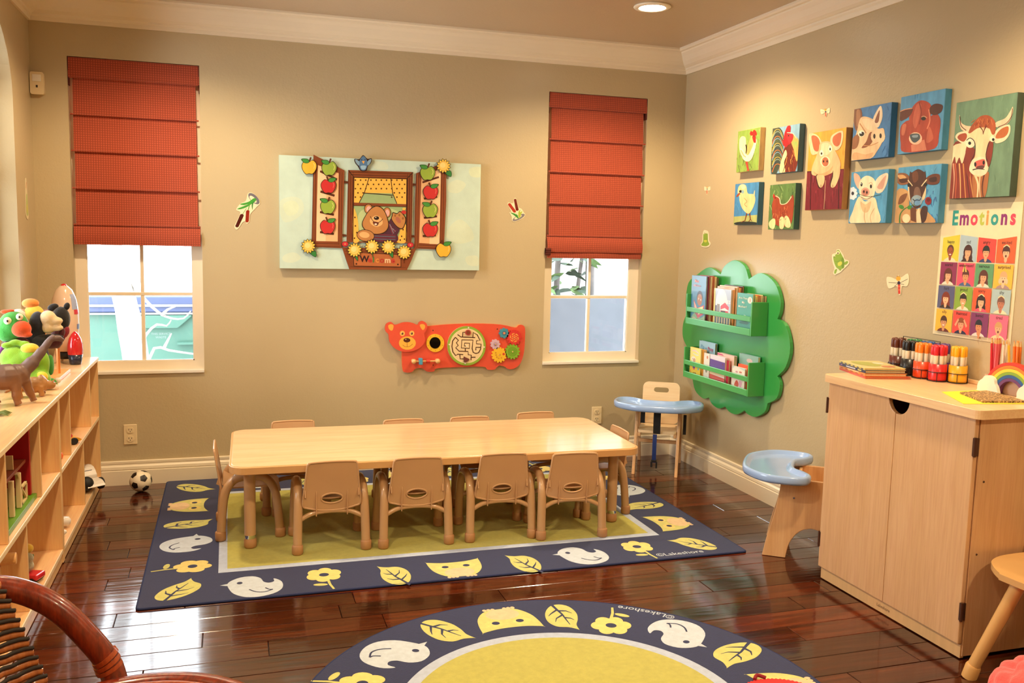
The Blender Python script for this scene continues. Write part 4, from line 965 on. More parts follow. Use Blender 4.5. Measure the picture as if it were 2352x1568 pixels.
sticker('cattail_sticker', 'upright cattail sticker right of the bear picture', f2, spline([(400, 600), (440, 545), (520, 570), (610, 560), (625, 430), (680, 380), (730, 450), (800, 720), (900, 770), (990, 910), (1040, 980), (960, 1110), (700, 1230), (570, 1215), (545, 1050), (470, 910), (530, 870)], 3),
        [('P', '#7d7880', ellpts(800, 1085, 245, 80, -27, 26)), ('P', '#e9dcb8', ellpts(780, 1075, 150, 45, -27, 22)), ('S', '#a8b83c', [(800, 1080), (790, 900), (860, 800), (850, 900), (930, 860), (880, 1000), (850, 1090)]), ('S', '#2f8a34', [(770, 1120), (640, 1010), (500, 910), (640, 940), (730, 980), (700, 900), (800, 1100)]),
         ('L', '#a82c18', [(475, 625), (650, 865)], 105, 100), ('E', '#a82c18', 470, 620, 52, 48), ('E', '#a82c18', 652, 868, 52, 42), ('L', '#6a1506', [(675, 460), (745, 800)], 90, 105), ('E', '#6a1506', 675, 455, 46, 42), ('E', '#6a1506', 746, 805, 54, 42)], WB)
f3 = cmap(610, 1568, [(-.1258, 1.7897), (-.4891, 1.7682), (-.5312, 1.3171), (-.1698, 1.3091)])
GF, GF2, GFL = '#86a83a', '#6a8f2c', '#c8c84a'
sticker('frog_sticker', 'small sitting frog sticker above the green bookshelf', f3, spline([(225, 1150), (250, 1115), (290, 1125), (325, 1150), (338, 1250), (340, 1330), (372, 1380), (350, 1440), (280, 1465), (200, 1450), (175, 1400), (205, 1340), (210, 1230)], 3),
        [('S', GF, [(230, 1200), (275, 1180), (315, 1190), (322, 1330), (350, 1390), (330, 1420), (280, 1440), (205, 1430), (190, 1400), (225, 1340)]), ('E', '#e6e0b0', 250, 1175, 16, 22), ('E', '#1c1a10', 252, 1180, 6, 9), ('E', '#e6e0b0', 298, 1168, 14, 20), ('E', GFL, 272, 1335, 32, 30), ('C', GF2, [(240, 1300), (275, 1310), (310, 1290)], 8)], WR)
sticker('dragonfly_sticker', 'tiny dragonfly sticker near the back right corner', f3, spline([(250, 245), (300, 270), (360, 245), (365, 320), (320, 330), (318, 395), (295, 400), (288, 330), (250, 325)], 3), [('L', '#cc5a40', [(302, 320), (304, 390)], 18), ('E', '#4a3a2a', 306, 296, 10, 12), ('E', '#e0b050', 306, 262, 10, 14)], WR)
f4 = cmap(2156, 1568, [(-1.4498, 1.4212), (-2.0855, 1.4237), (-2.1147, 1.1357), (-1.4825, 1.0868)])
sticker('frog_sticker', 'bigger tilted frog sticker with one raised leg, beside the green bookshelf', f4, spline([(215, 440), (300, 400), (320, 325), (380, 320), (430, 390), (470, 450), (500, 540), (590, 570), (590, 650), (480, 760), (400, 840), (330, 870), (280, 895), (240, 850), (270, 740), (230, 620)], 3),
        [('S', GF, [(245, 460), (310, 430), (320, 350), (370, 335), (410, 400), (450, 470), (490, 560), (490, 720), (440, 755), (400, 800), (360, 760), (310, 720), (260, 600)]), ('S', GF2, [(440, 500), (490, 560), (490, 700), (450, 750), (420, 620)]), ('E', '#efe3b0', 352, 395, 38, 38), ('E', '#3a1c10', 350, 405, 16, 18), ('E', '#efe3b0', 268, 465, 22, 22), ('E', '#3a2a10', 268, 485, 10, 12), ('S', GFL, [(350, 620), (430, 590), (440, 650), (390, 690), (350, 680)]), ('C', GF2, [(280, 580), (330, 600), (400, 560), (410, 500)], 8), ('S', GF, [(500, 610), (560, 580), (580, 610), (540, 660), (500, 665)]), ('S', GF, [(265, 850), (280, 780), (330, 760), (320, 820), (295, 865)])], WR)
def dragonfly(fm, k, ox, oy, lab):
    g = lambda p: (ox+(p[0]-1720)*k, oy+(p[1]-1080)*k)
    pts = [(1445, 950), (1550, 950), (1660, 990), (1710, 890), (1770, 950), (1920, 860), (1945, 1030), (1900, 1150), (1790, 1150), (1765, 1320), (1720, 1335), (1690, 1160), (1620, 1160), (1510, 1200), (1460, 1130)]
    out = spline([g(p) for p in pts], 3)
    def sc(s):
        if s[0] in 'SPLC': return (s[0], s[1], [g(p) for p in s[2]])+tuple(v*k for v in s[3:])
        return ('E', s[1], *g((s[2], s[3])), s[4]*k, s[5]*k)
    sh = [('L', '#4a4238', [(1490, 1062), (1700, 1078)], 10), ('L', '#4a4238', [(1740, 1078), (1920, 985)], 10), ('L', '#4a4238', [(1700, 1090), (1620, 1150)], 10), ('L', '#4a4238', [(1740, 1090), (1840, 1112)], 10), ('E', '#e0a836', 1710, 975, 52, 55), ('E', '#7a3a1c', 1688, 925, 8, 14), ('E', '#7a3a1c', 1725, 920, 8, 14), ('E', '#28203a', 1722, 1075, 34, 42),
          ('L', '#cf3a2a', [(1726, 1110), (1732, 1320)], 56, 48), ('L', '#e06a50', [(1727, 1140), (1728, 1165)], 56), ('L', '#e06a50', [(1729, 1215), (1730, 1245)], 54)]
    sticker('dragonfly_sticker', lab, fm, out, [sc(s) for s in sh], WR)
dragonfly(f4, 1, 1720, 1080, 'largest dragonfly sticker, between the frog and the emotions poster')
f5 = cmap(1519, 1568, [(-.4495, 2.1923), (-1.6429, 2.0314), (-1.7053, 1.4025), (-.5242, 1.3924)])
dragonfly(f5, .215, 1163, 132, 'small dragonfly sticker high above the leaning pig painting')
fl = lambda p: (-.205+(p[0]-100)*.0011*-1, 1.53-(p[1]-100)*.0016)
fl.ydown = True
sticker('frog_sticker', 'pale green and red sticker on the left wall beside the corner', fl, spline([(90, 55), (105, 50), (118, 80), (125, 130), (128, 160), (100, 172), (72, 160), (80, 110)], 3), [('S', '#b8c878', [(88, 100), (112, 100), (122, 150), (100, 162), (78, 152)]), ('E', '#d8c83c', 100, 140, 9, 14), ('L', '#c86a4a', [(98, 60), (108, 78)], 8)], WL)
# ================================================================ PAINTINGS ON THE RIGHT WALL
fL = cmap(1519, 1568, [(-.5099, 2.1819), (-1.688, 2.023), (-1.7496, 1.4021), (-.5836, 1.3922)])
fR = cmap(1838, 1568, [(-1.5553, 2.139), (-2.5836, 1.9777), (-2.641, 1.4251), (-1.6261, 1.4211)])
def canvas(name, label, y1, y0, z1, z0, fm, shapes, edge, bgc, D=.034):
    yc, zc = (y0+y1)/2, (z0+z1)/2
    t = thing('canvas_painting', label, 'painting', (0, yc, zc), 0, 'farm animal canvases')
    off = (0, yc, zc)
    B().box(-D+.0005, y0-yc, z0-zc, -.001, y1-yc, z1-zc, col=edge).build('stretched_canvas', M_canvas, t, .002)
    b = B(); e = .0012
    b.prism([(y0+e, z0+e), (y1-e, z0+e), (y1-e, z1-e), (y0+e, z1-e)], 0, Vector((-D+.0002, 0, 0))-Vector(off), WR['U'], WR['V'], WR['Nn'], col=bgc)
    art(b, shapes, fm, D, WR, off, (y0+e, z0+e, y1-e, z1-e), .0002)
    b.build('painted_face', M_canvas, t)
    return t
rp = random.Random(3)
def strokes(cols, x0, y0, x1, y1, n, L=70, w=9, ang=90, sp=25):
    o = []
    for _ in range(n):
        x, y, a = rp.uniform(x0, x1), rp.uniform(y0, y1), math.radians(ang+rp.uniform(-sp, sp)); l = L*rp.uniform(.5, 1.2)
        o.append(('L', rp.choice(cols), [(x, y), (x+l*math.cos(a), y+l*math.sin(a))], w, w*.5))
    return o
canvas('hen', 'small canvas of a cream rooster on green, top left of the paintings', -.690, -.912, 1.989, 1.763, fL,
 strokes(['#8fb04c', '#a5c062'], 150, 320, 450, 480, 26)+strokes(['#7a8a44', '#66763a', '#8f9a50'], 150, 520, 440, 800, 40)
 +[('S', '#f0dca6', [(190, 440), (222, 405), (258, 425), (262, 520), (245, 620), (210, 625), (187, 540)]), ('S', '#f5e8c2', [(192, 540), (215, 600), (225, 655), (270, 690), (318, 670), (352, 590), (377, 490), (380, 440), (335, 400), (310, 430), (290, 520), (262, 600), (230, 560)]),
   ('S', '#e3ac62', [(330, 392), (352, 470), (300, 600), (268, 612), (278, 530), (302, 450)]), ('C', '#d8a45c', [(205, 560), (235, 620), (262, 640)], 10), ('L', '#382618', [(262, 500), (270, 560), (262, 608)], 16, 5),
   ('S', '#d0281f', [(305, 378), (318, 345), (335, 356), (350, 333), (376, 350), (382, 392), (350, 396), (318, 397)]), ('S', '#d0281f', [(333, 410), (366, 398), (374, 472), (350, 474)]), ('E', '#2a1a10', 350, 402, 6, 6),
   ('L', '#c04434', [(268, 690), (280, 760), (292, 795)], 26, 16), ('L', '#c04434', [(285, 770), (270, 795)], 8)], '#e0c088', '#8aa84c')
tl = [('S', '#3e4a3c', [(555, 335), (650, 318), (690, 440), (660, 640), (610, 815), (545, 815)])]
for i in range(16):
    y = 350+26*i; tl.append(('C', ['#b8a24a', '#8ea08c', '#2a3a48', '#b86a34', '#7a9ab0', '#55642e'][i % 6], [(556, y+70), (590, y-10), (640, y-15), (680, y+70)], 11, 5))
canvas('rooster', 'canvas of a dark tailed rooster with red comb on blue', -1.027, -1.262, 1.969, 1.735, fL,
 strokes(['#7fa8c4', '#9cc0d0'], 540, 270, 870, 800, 30)+tl+[('S', '#6f2412', [(700, 520), (770, 470), (830, 540), (850, 640), (800, 810), (640, 812), (650, 700)]), ('S', '#d6aa58', [(775, 380), (850, 440), (862, 560), (832, 690), (800, 560), (770, 470)]), ('S', '#9fb25c', [(785, 470), (842, 470), (832, 535)]),
   ('S', '#eedaa0', [(705, 560), (655, 690), (640, 808), (705, 812), (690, 700), (722, 615)])]+strokes(['#8a3218', '#54180c', '#c88a40'], 700, 540, 830, 780, 22, 80, 8)
 +[('S', '#c4161f', [(690, 400), (715, 320), (740, 282), (765, 300), (760, 390), (770, 450), (745, 500), (700, 470)]), ('S', '#b8242c', [(720, 390), (790, 380), (790, 440), (750, 490)]), ('S', '#c4161f', [(680, 440), (720, 440), (735, 500), (705, 530), (678, 490)]), ('E', '#20140c', 742, 400, 8, 8), ('C', '#f0e4c4', [(725, 365), (790, 375), (830, 430)], 8)], '#51788f', '#86b0c8')
canvas('chick', 'canvas of a pale duckling standing on blue, bottom left of the paintings', -.688, -.926, 1.701, 1.474, fL,
 strokes(['#4288bd', '#5a9dcc'], 130, 920, 410, 1300, 30)+[('P', '#b5ba70', [(122, 1310), (410, 1288), (410, 1420), (110, 1420)]), ('E', '#26322e', 262, 1388, 138, 24),
   ('L', '#7e3e1c', [(272, 1270), (250, 1355), (205, 1372)], 14, 8), ('L', '#7e3e1c', [(300, 1265), (312, 1340), (290, 1368)], 14, 8), ('L', '#7e3e1c', [(312, 1340), (325, 1360)], 8),
   ('S', '#efd496', [(178, 975), (215, 945), (262, 962), (282, 1048), (350, 1060), (366, 1120), (345, 1200), (300, 1272), (262, 1265), (215, 1210), (190, 1130), (188, 1088), (168, 1040)]), ('L', '#e8d6a4', [(350, 1075), (360, 1015)], 20, 6), ('S', '#a04c26', [(152, 1078), (185, 1040), (195, 1058), (165, 1088)]),
   ('E', '#16161c', 200, 1026, 15, 16), ('E', '#8ab0b8', 225, 1030, 15, 20), ('C', '#a8824e', [(240, 1100), (272, 1140), (245, 1170), (272, 1200)], 6), ('S', '#f6e4b6', [(200, 960), (240, 950), (258, 985), (220, 1000)])], '#3d7391', '#4a90c4')
canvas('redhen', 'canvas of a russet hen with three chicks on green', -1.031, -1.257, 1.679, 1.449, fL,
 strokes(['#5a7a3e', '#46643a', '#7c9c58', '#93b06c'], 515, 930, 840, 1440, 60)+[('S', '#a04226', [(590, 1075), (630, 1085), (655, 1160), (700, 1170), (760, 1100), (785, 1065), (800, 1110), (795, 1250), (770, 1385), (700, 1422), (600, 1402), (560, 1300), (555, 1180), (570, 1120)])]
 +strokes(['#b85a34', '#7e2c18', '#c87a4e'], 570, 1180, 780, 1350, 30, 60, 8)+[('C', '#efdcb4', [(595, 1075), (640, 1105), (655, 1168), (720, 1158), (775, 1085)], 9), ('E', '#c4261f', 576, 1080, 9, 26), ('E', '#2a1810', 592, 1100, 5, 6),
   ('S', '#f0dca0', [(520, 1380), (560, 1335), (590, 1340), (592, 1400), (570, 1450), (530, 1430)]), ('S', '#f0dca0', [(640, 1340), (665, 1308), (690, 1330), (692, 1410), (670, 1452), (640, 1430)]), ('S', '#f0dca0', [(695, 1320), (722, 1300), (752, 1340), (765, 1410), (740, 1436), (700, 1410)]), ('L', '#6a4a24', [(660, 1340), (640, 1352)], 5), ('L', '#6a4a24', [(715, 1330), (700, 1345)], 5)], '#34605f', '#5f8346')
EARI = '#c2643e'
pk = '#efbd8a'
canvas('pig', 'tall canvas of a pink pig leaning over a dark red fence', -1.343, -1.622, 1.912, 1.541, fL,
 strokes(['#f0b04a', '#e89f30'], 950, 330, 1390, 790, 24)+[('P', '#7a1826', [(950, 802), (1400, 772), (1400, 1240), (900, 1240)])]+strokes(['#8f2634', '#64101c', '#a24452'], 940, 820, 1360, 1180, 40, 90, 10, 90, 4)+[('L', '#3a0a10', [(995, 800), (985, 1230)], 7), ('L', '#b88a6a', [(1158, 900), (1140, 1225)], 8), ('L', '#3a0a10', [(1310, 790), (1300, 1222)], 7), ('L', '#50101a', [(950, 805), (1395, 775)], 10),
   ('S', '#f2cda0', [(972, 385), (1040, 380), (1092, 425), (1116, 500), (1090, 585), (1010, 615), (982, 540)]), ('S', EARI, [(1000, 405), (1045, 400), (1085, 440), (1096, 510), (1072, 575), (1030, 560), (1010, 490)]), ('S', '#f2cda0', [(1210, 460), (1238, 388), (1350, 345), (1345, 480), (1300, 556), (1240, 552)]), ('S', EARI, [(1235, 450), (1255, 400), (1332, 365), (1325, 480), (1290, 520), (1250, 500)]),
   ('S', pk, [(1100, 480), (1180, 462), (1232, 490), (1268, 570), (1312, 660), (1325, 750), (1255, 802), (1150, 852), (1060, 852), (1003, 832), (1008, 750), (1050, 640), (1080, 560)]), ('S', '#f7d3a6', [(1110, 500), (1180, 480), (1220, 520), (1200, 600), (1120, 620)]), ('S', '#e3a672', [(1020, 800), (1080, 830), (1180, 800), (1240, 740), (1200, 830), (1080, 860)]),
   ('E', '#f8dcb4', 1155, 690, 56, 62), ('E', '#c06c46', 1155, 693, 38, 52), ('E', '#3c140c', 1136, 688, 8, 14), ('E', '#3c140c', 1176, 688, 8, 14), ('E', '#fbeed0', 1112, 595, 22, 36), ('E', '#20140c', 1113, 600, 9, 15), ('E', '#fbeed0', 1210, 545, 20, 36), ('E', '#20140c', 1210, 550, 9, 15),
   ('S', INK, [(1050, 845), (1080, 850), (1085, 970), (1110, 990), (1080, 985), (1055, 910)]), ('S', pk, [(1062, 845), (1142, 850), (1142, 930), (1112, 982), (1085, 968), (1066, 910)]), ('S', INK, [(1245, 790), (1225, 870), (1205, 950), (1235, 992), (1240, 950)]), ('S', pk, [(1252, 768), (1318, 738), (1315, 850), (1272, 960), (1232, 985), (1216, 950), (1242, 860)]), ('L', '#4a1c12', [(1105, 950), (1108, 980)], 5), ('L', '#4a1c12', [(1240, 950), (1240, 982)], 5)], '#c58a50', '#eca63a')
canvas('pig', 'canvas of a grinning spotted pig in profile on blue', -1.668, -1.911, 1.986, 1.756, fR,
 strokes(['#346ea6', '#4a8cc0'], 200, 240, 530, 790, 34)+[('S', '#7e4e34', [(135, 310), (190, 285), (218, 350), (212, 470), (162, 525), (135, 440)]), ('S', '#a87450', [(160, 330), (195, 320), (200, 430), (165, 480)]), ('S', '#e6c294', [(200, 400), (260, 383), (340, 420), (372, 500), (432, 500), (442, 580), (412, 652), (372, 720), (300, 802), (110, 822), (120, 700), (145, 600), (168, 520)]),
   ('S', '#eed6b2', [(322, 432), (350, 350), (406, 273), (422, 380), (385, 482), (350, 482)]), ('S', '#7e4c38', [(345, 425), (393, 315), (386, 420), (365, 446)]), ('S', '#f0d4aa', [(220, 410), (300, 410), (350, 470), (340, 520), (260, 500)]), ('S', '#84492a', [(290, 548), (322, 540), (332, 602), (300, 662), (250, 692), (212, 692), (260, 630)]), ('S', '#96603c', [(125, 600), (180, 558), (190, 620), (165, 692), (118, 702)]),
   ('E', '#efcba0', 377, 580, 72, 76), ('E', '#1e100a', 341, 578, 12, 25), ('E', '#1e100a', 403, 574, 12, 25), ('E', '#f4e6c8', 212, 552, 36, 32, -30), ('E', '#140c08', 215, 556, 26, 22, -30), ('E', '#fff', 206, 545, 8, 8), ('C', '#b8804e', [(195, 450), (215, 480), (258, 548)], 11), ('C', '#c48a54', [(230, 670), (300, 672), (380, 640)], 8), ('S', '#d8a878', [(140, 740), (250, 760), (330, 740), (290, 800), (130, 815)])], '#2f6a9c', '#3f7cb4')
canvas('cow', 'canvas of a red brown cow turning its head on blue, top row', -1.965, -2.213, 1.998, 1.761, fR,
 strokes(['#4a90c0', '#62a8d0'], 590, 120, 1050, 700, 34)+[('S', '#a63e28', [(700, 415), (640, 440), (600, 500), (603, 640), (640, 738), (940, 702), (987, 560), (1002, 420), (960, 350), (890, 380)]), ('S', '#c46a4c', [(620, 470), (660, 460), (640, 560), (612, 560)]), ('S', '#c05e42', [(890, 480), (930, 600), (860, 640)]), ('P', '#d07c5e', [(708, 665), (840, 610), (862, 715), (712, 735)]),
   ('S', '#ae442c', [(720, 290), (790, 223), (870, 233), (912, 290), (892, 420), (872, 510), (815, 560), (800, 640), (740, 662), (693, 620), (693, 480), (690, 380)]), ('S', '#c66046', [(760, 270), (810, 260), (790, 400), (750, 500), (725, 420)]), ('C', '#8a2c1c', [(790, 240), (810, 340), (790, 460)], 10), ('C', '#d87c5e', [(885, 310), (896, 420), (868, 505)], 12),
   ('S', '#64301f', [(592, 330), (660, 308), (727, 298), (700, 370), (640, 412), (598, 420)]), ('C', '#e0a078', [(600, 330), (650, 310), (722, 298)], 8), ('S', '#532a1c', [(898, 290), (950, 253), (1022, 268), (1012, 330), (950, 367), (898, 347)]), ('E', '#ecc09e', 752, 600, 66, 62), ('S', '#465258', [(698, 562), (782, 553), (798, 600), (750, 642), (713, 622)]), ('S', '#8a9aa4', [(720, 570), (775, 565), (770, 590), (725, 590)]), ('C', '#d8a078', [(812, 385), (840, 378), (866, 395)], 9), ('E', '#241a14', 832, 402, 24, 18)], '#4a8fb4', '#5a9cc6')
pet = [('E', '#dde6ee', 125+26*math.cos(a), 1150+44*math.sin(a), 22, 18, math.degrees(a)) for a in [2*PI*k/9 for k in range(9)]]
canvas('pig', 'canvas of a white piglet with a daisy in its mouth', -1.676, -1.921, 1.705, 1.475, fR,
 strokes(['#4690c0', '#5aa4cc'], 90, 910, 490, 1440, 34)+[('S', '#efdcb2', [(195, 1180), (250, 1232), (340, 1190), (372, 1290), (388, 1445), (105, 1450), (128, 1320), (158, 1230)]), ('S', '#dcbc8c', [(200, 1230), (250, 1260), (310, 1230), (280, 1330), (225, 1330)]), ('C', '#cfa878', [(250, 1290), (240, 1380), (250, 1445)], 8), ('C', '#cfa878', [(340, 1300), (300, 1380), (310, 1445)], 7),
   ('S', '#dcb49c', [(138, 948), (190, 973), (208, 1050), (182, 1105), (143, 1032)]), ('S', '#eedabb', [(343, 1052), (390, 978), (474, 947), (468, 1040), (422, 1132), (360, 1142)]), ('S', '#d8a48c', [(368, 1085), (455, 968), (448, 1030), (420, 1105)]), ('S', '#f3e3bd', [(200, 1020), (260, 973), (330, 998), (352, 1060), (337, 1170), (280, 1218), (208, 1192), (188, 1100)]),
   ('E', '#dda48c', 250, 1137, 43, 47), ('E', '#c07c66', 250, 1140, 30, 34), ('E', '#3a1410', 236, 1132, 9, 14), ('E', '#3a1410', 266, 1140, 9, 14), ('E', '#1a1214', 212, 1060, 11, 20), ('E', '#1a1214', 307, 1080, 11, 20), ('E', '#fff', 209, 1053, 4, 5), ('C', '#d0a078', [(285, 1050), (312, 1042), (325, 1070)], 6), ('C', '#7a3c28', [(205, 1185), (262, 1208), (325, 1180)], 6), ('C', '#3c5a2c', [(165, 1148), (280, 1182), (405, 1160)], 5)]+pet+[('E', '#2e2e3c', 125, 1150, 14, 18)], '#4a90b4', '#4f9ac6')
canvas('cow', 'canvas of a brown calf with a rose in its mouth', -1.978, -2.222, 1.706, 1.472, fR,
 strokes(['#4a9ac8', '#62acd2'], 565, 860, 1010, 1150, 26)+strokes(['#4678b4', '#3c6aa8'], 830, 1100, 1000, 1440, 22)+[('S', '#c49660', [(562, 1130), (680, 1130), (700, 1300), (820, 1300), (900, 1362), (932, 1450), (552, 1450)]), ('S', '#7a4a2a', [(600, 1180), (670, 1150), (640, 1230), (580, 1260)]), ('S', '#a06a3c', [(620, 1390), (680, 1370), (700, 1440), (620, 1440)]), ('S', '#44241a', [(815, 1290), (872, 1288), (862, 1400), (830, 1445), (786, 1445)]), ('P', '#e8d2a6', [(755, 1340), (790, 1290), (812, 1445), (765, 1445)]), ('P', '#6a3c22', [(700, 1290), (760, 1290), (760, 1440), (705, 1420)]),
   ('S', '#8a5634', [(562, 958), (640, 946), (692, 985), (682, 1050), (600, 1064), (560, 1020)]), ('S', '#d8a468', [(575, 970), (630, 965), (660, 995), (600, 1005)]), ('S', '#4a2416', [(590, 1010), (670, 1000), (670, 1035), (610, 1045)]), ('S', '#6a3820', [(858, 1000), (920, 958), (994, 963), (988, 1042), (930, 1064), (868, 1052)]), ('S', '#3a1a10', [(890, 1000), (960, 985), (960, 1030), (900, 1035)]), ('S', '#e6c696', [(676, 1088), (702, 1100), (722, 1245), (690, 1210)]), ('S', '#e6c696', [(858, 1090), (840, 1120), (815, 1220), (850, 1190)]),
   ('S', '#4a2616', [(700, 930), (715, 940), (780, 906), (840, 935), (850, 925), (862, 1040), (852, 1100), (815, 1200), (800, 1282), (740, 1292), (705, 1230), (690, 1100), (688, 1000)]), ('S', '#6e3e24', [(720, 950), (770, 930), (780, 1010), (735, 1040)]), ('S', '#7c5a48', [(748, 1095), (790, 1095), (805, 1185), (738, 1185)]), ('E', '#8ea4ae', 766, 1222, 58, 56), ('E', '#6a98be', 770, 1238, 34, 36), ('C', '#141418', [(725, 1205), (745, 1222), (765, 1215), (795, 1218), (808, 1195)], 8), ('C', '#141418', [(745, 1225), (740, 1262), (775, 1275), (800, 1262)], 5),
   ('L', '#ecd0a0', [(676, 1015), (722, 1075)], 10), ('L', '#ecd0a0', [(866, 1010), (812, 1078)], 10), ('S', '#120c08', [(672, 1060), (690, 1045), (715, 1075), (680, 1084)]), ('S', '#120c08', [(870, 1050), (850, 1040), (828, 1070), (860, 1076)]), ('E', '#86161c', 880, 1225, 33, 40), ('E', '#5c0c14', 882, 1215, 18, 18), ('C', '#3c7630', [(595, 1445), (600, 1360), (650, 1300), (745, 1262)], 14, 7), ('E', '#3f8a34', 612, 1285, 28, 20, 30), ('E', '#3f8a34', 692, 1290, 22, 20, -40), ('E', '#e8d2a6', 660, 1400, 40, 45)], '#4a8fb8', '#54a0ca')
canvas('cow', 'largest canvas, a horned white faced cow on grey green, at the right end', -2.275, -2.562, 1.934, 1.565, fR,
 strokes(['#6a8a6e', '#7a9a7c'], 1120, 180, 1780, 1180, 44)+[('S', '#862f1e', [(1122, 680), (1262, 650), (1292, 800), (1332, 960), (1372, 1195), (1090, 1215)]), ('S', '#f0dcae', [(1125, 680), (1258, 658), (1238, 800), (1215, 850), (1190, 790), (1160, 850), (1145, 780), (1115, 850)])]
 +[('C', c, [(1150+x, 850), (1160+x, 1000), (1150+x*1.3, 1200)], 14, 8) for x, c in ((0, '#c05a38'), (40, '#e0a868'), (80, '#d08a48'), (110, '#5a1c12'), (140, '#c88848'), (-20, '#d89a78'))]
 +[('S', '#b06c3a', [(1330, 950), (1472, 930), (1482, 1000), (1442, 1195), (1340, 1200)]), ('C', '#f0d4a4', [(1350, 970), (1378, 1060), (1370, 1195)], 22, 14), ('C', '#f0d4a4', [(1400, 960), (1392, 1060), (1400, 1190)], 12, 8), ('C', '#5a2412', [(1440, 960), (1420, 1080), (1430, 1190)], 14, 8),
   ('S', '#efcda8', [(1193, 362), (1210, 440), (1260, 473), (1322, 483), (1290, 535), (1218, 516), (1193, 450)]), ('C', '#4a2a1c', [(1197, 380), (1208, 470), (1260, 520)], 8), ('S', '#efcda8', [(1548, 482), (1560, 438), (1650, 398), (1700, 328), (1727, 282), (1722, 360), (1682, 442), (1602, 484)]), ('C', '#5a3020', [(1722, 300), (1712, 380), (1660, 450), (1580, 485)], 7),
   ('S', '#f2e0b8', [(1152, 592), (1180, 545), (1262, 527), (1288, 570), (1262, 655), (1208, 644)]), ('S', '#a84c2c', [(1172, 592), (1195, 560), (1255, 548), (1268, 585), (1240, 630), (1205, 625)]), ('S', '#f2e0b8', [(1548, 542), (1600, 488), (1694, 464), (1696, 550), (1642, 624), (1550, 645)]), ('S', '#c06a34', [(1562, 560), (1610, 505), (1680, 480), (1678, 545), (1635, 590), (1560, 600)]),
   ('S', '#f2d8a6', [(1288, 540), (1340, 438), (1450, 368), (1532, 420), (1548, 520), (1522, 640), (1482, 780), (1478, 920), (1390, 985), (1298, 932), (1308, 830), (1350, 760), (1340, 640), (1278, 600)]), ('S', '#a8522a', [(1285, 530), (1330, 448), (1400, 380), (1482, 370), (1548, 430), (1552, 540), (1520, 560), (1490, 500), (1430, 490), (1370, 500), (1300, 548)]), ('C', '#6a2c14', [(1395, 480), (1425, 520), (1430, 560)], 12, 5), ('C', '#6a2c14', [(1465, 470), (1440, 520), (1430, 560)], 12, 5)]
 +strokes(['#c8743c', '#8a3e1e'], 1330, 390, 1520, 470, 24, 50, 7, 100, 40)
 +[('S', '#86331f', [(1262, 690), (1342, 700), (1348, 780), (1310, 845), (1292, 1000), (1255, 900)]), ('S', '#86331f', [(1484, 640), (1530, 630), (1518, 780), (1484, 885), (1455, 780)]), ('C', '#2c120a', [(1350, 650), (1348, 740), (1310, 830)], 7), ('C', '#2c120a', [(1490, 640), (1458, 760), (1475, 830)], 7), ('S', '#f4e2bc', [(1308, 842), (1345, 800), (1442, 790), (1478, 900), (1442, 965), (1350, 965), (1293, 922)]), ('S', '#d46454', [(1345, 838), (1442, 808), (1447, 880), (1400, 905), (1358, 895)]), ('S', '#6a3a34', [(1370, 880), (1440, 870), (1430, 905), (1370, 905)]),
   ('E', '#140c0a', 1352, 860, 11, 22), ('E', '#140c0a', 1436, 842, 11, 22), ('C', '#2c1a12', [(1325, 915), (1380, 903), (1445, 912)], 12, 6), ('E', '#f4e6c4', 1302, 645, 48, 50), ('C', '#2c1a12', [(1265, 620), (1300, 596), (1340, 625), (1352, 680)], 8), ('E', '#120c0a', 1296, 648, 15, 17), ('E', '#f4e6c4', 1524, 605, 30, 30), ('E', '#120c0a', 1532, 612, 13, 15)], '#47584a', '#6f9073')

# ---------------------------------------------------------------- emotions poster
PW_, PH_ = .385, .520; py1, pz1 = -2.207, 1.546
fpo = lambda p: (py1-p[0]*PW_-.004*p[1], pz1+(p[1]-1)*PH_)
t = thing('emotions_poster', 'white poster titled Emotions with sixteen portraits of children, right wall', 'poster', (0, py1-PW_/2, pz1-PH_/2))
off = (0, py1-PW_/2, pz1-PH_/2)
b = B(); cut(b, [(0, 0), (1, 0), (1, 1), (0, 1)], fpo, .0012, .0008, WR, '#ecdcb4', off)
sh = []
for ch, c, x in zip('Emotions', ('#2c9a92', '#8a2a72', '#e0425c', '#b5bf4a', '#f09a52', '#2c9a92', '#8a2a72', '#e0425c'), (.155, .29, .43, .535, .612, .71, .835, .95)): sh.append(('T', c, ch, x*.905+.04, .845, 0, 0, .035))
words = [['happy', 'sad', 'angry', 'excited'], ['scared', 'embarrassed', 'nervous', 'surprised'], ['hurt', 'proud', 'sorry', 'shy'], ['silly', 'frustrated', 'bored', 'tired']]
bgs = [['#d6c93c', '#a9c0cc', '#e0463c', '#e8602c'], ['#8a2a54', '#e0506a', '#5f9a6a', '#efb83c'], ['#55587e', '#86a838', '#e85a30', '#a9c0c4'], ['#efb83c', '#e04a42', '#7e3264', '#ea6a8a']]
SK = [['#96482a', '#dba77c', '#d8a276', '#e8b48a'], ['#dda880', '#d29464', '#d8a27a', '#eac09a'], ['#eeb48c', '#dfa67a', '#e0b088', '#b8765a'], ['#cf9268', '#dc9e78', '#cf8a5e', '#e2ac84']]
HR = [['#5a3422', '#44201a', '#1a1c14', '#4a2418'], ['#5e2a1a', '#5a2a16', '#5c2a1a', '#d8a878'], ['#7a2c12', '#2a1a10', '#2c1a14', '#7a5040'], ['#4a2c1a', '#8a4a22', '#16202a', '#c89a64']]
ST_ = ['slss', 'lsls', 'lslh', 'ssss']; CL = [['#eddcb8', '#3a1c14', '#34406a', '#e05a2c'], ['#efd8c4', '#46608a', '#eddcc8', '#a88a8a'], ['#2c1c18', '#eee0c6', '#e0506a', '#f0deb8'], ['#6a2c24', '#222848', '#d9d2cc', '#f0cfa0']]
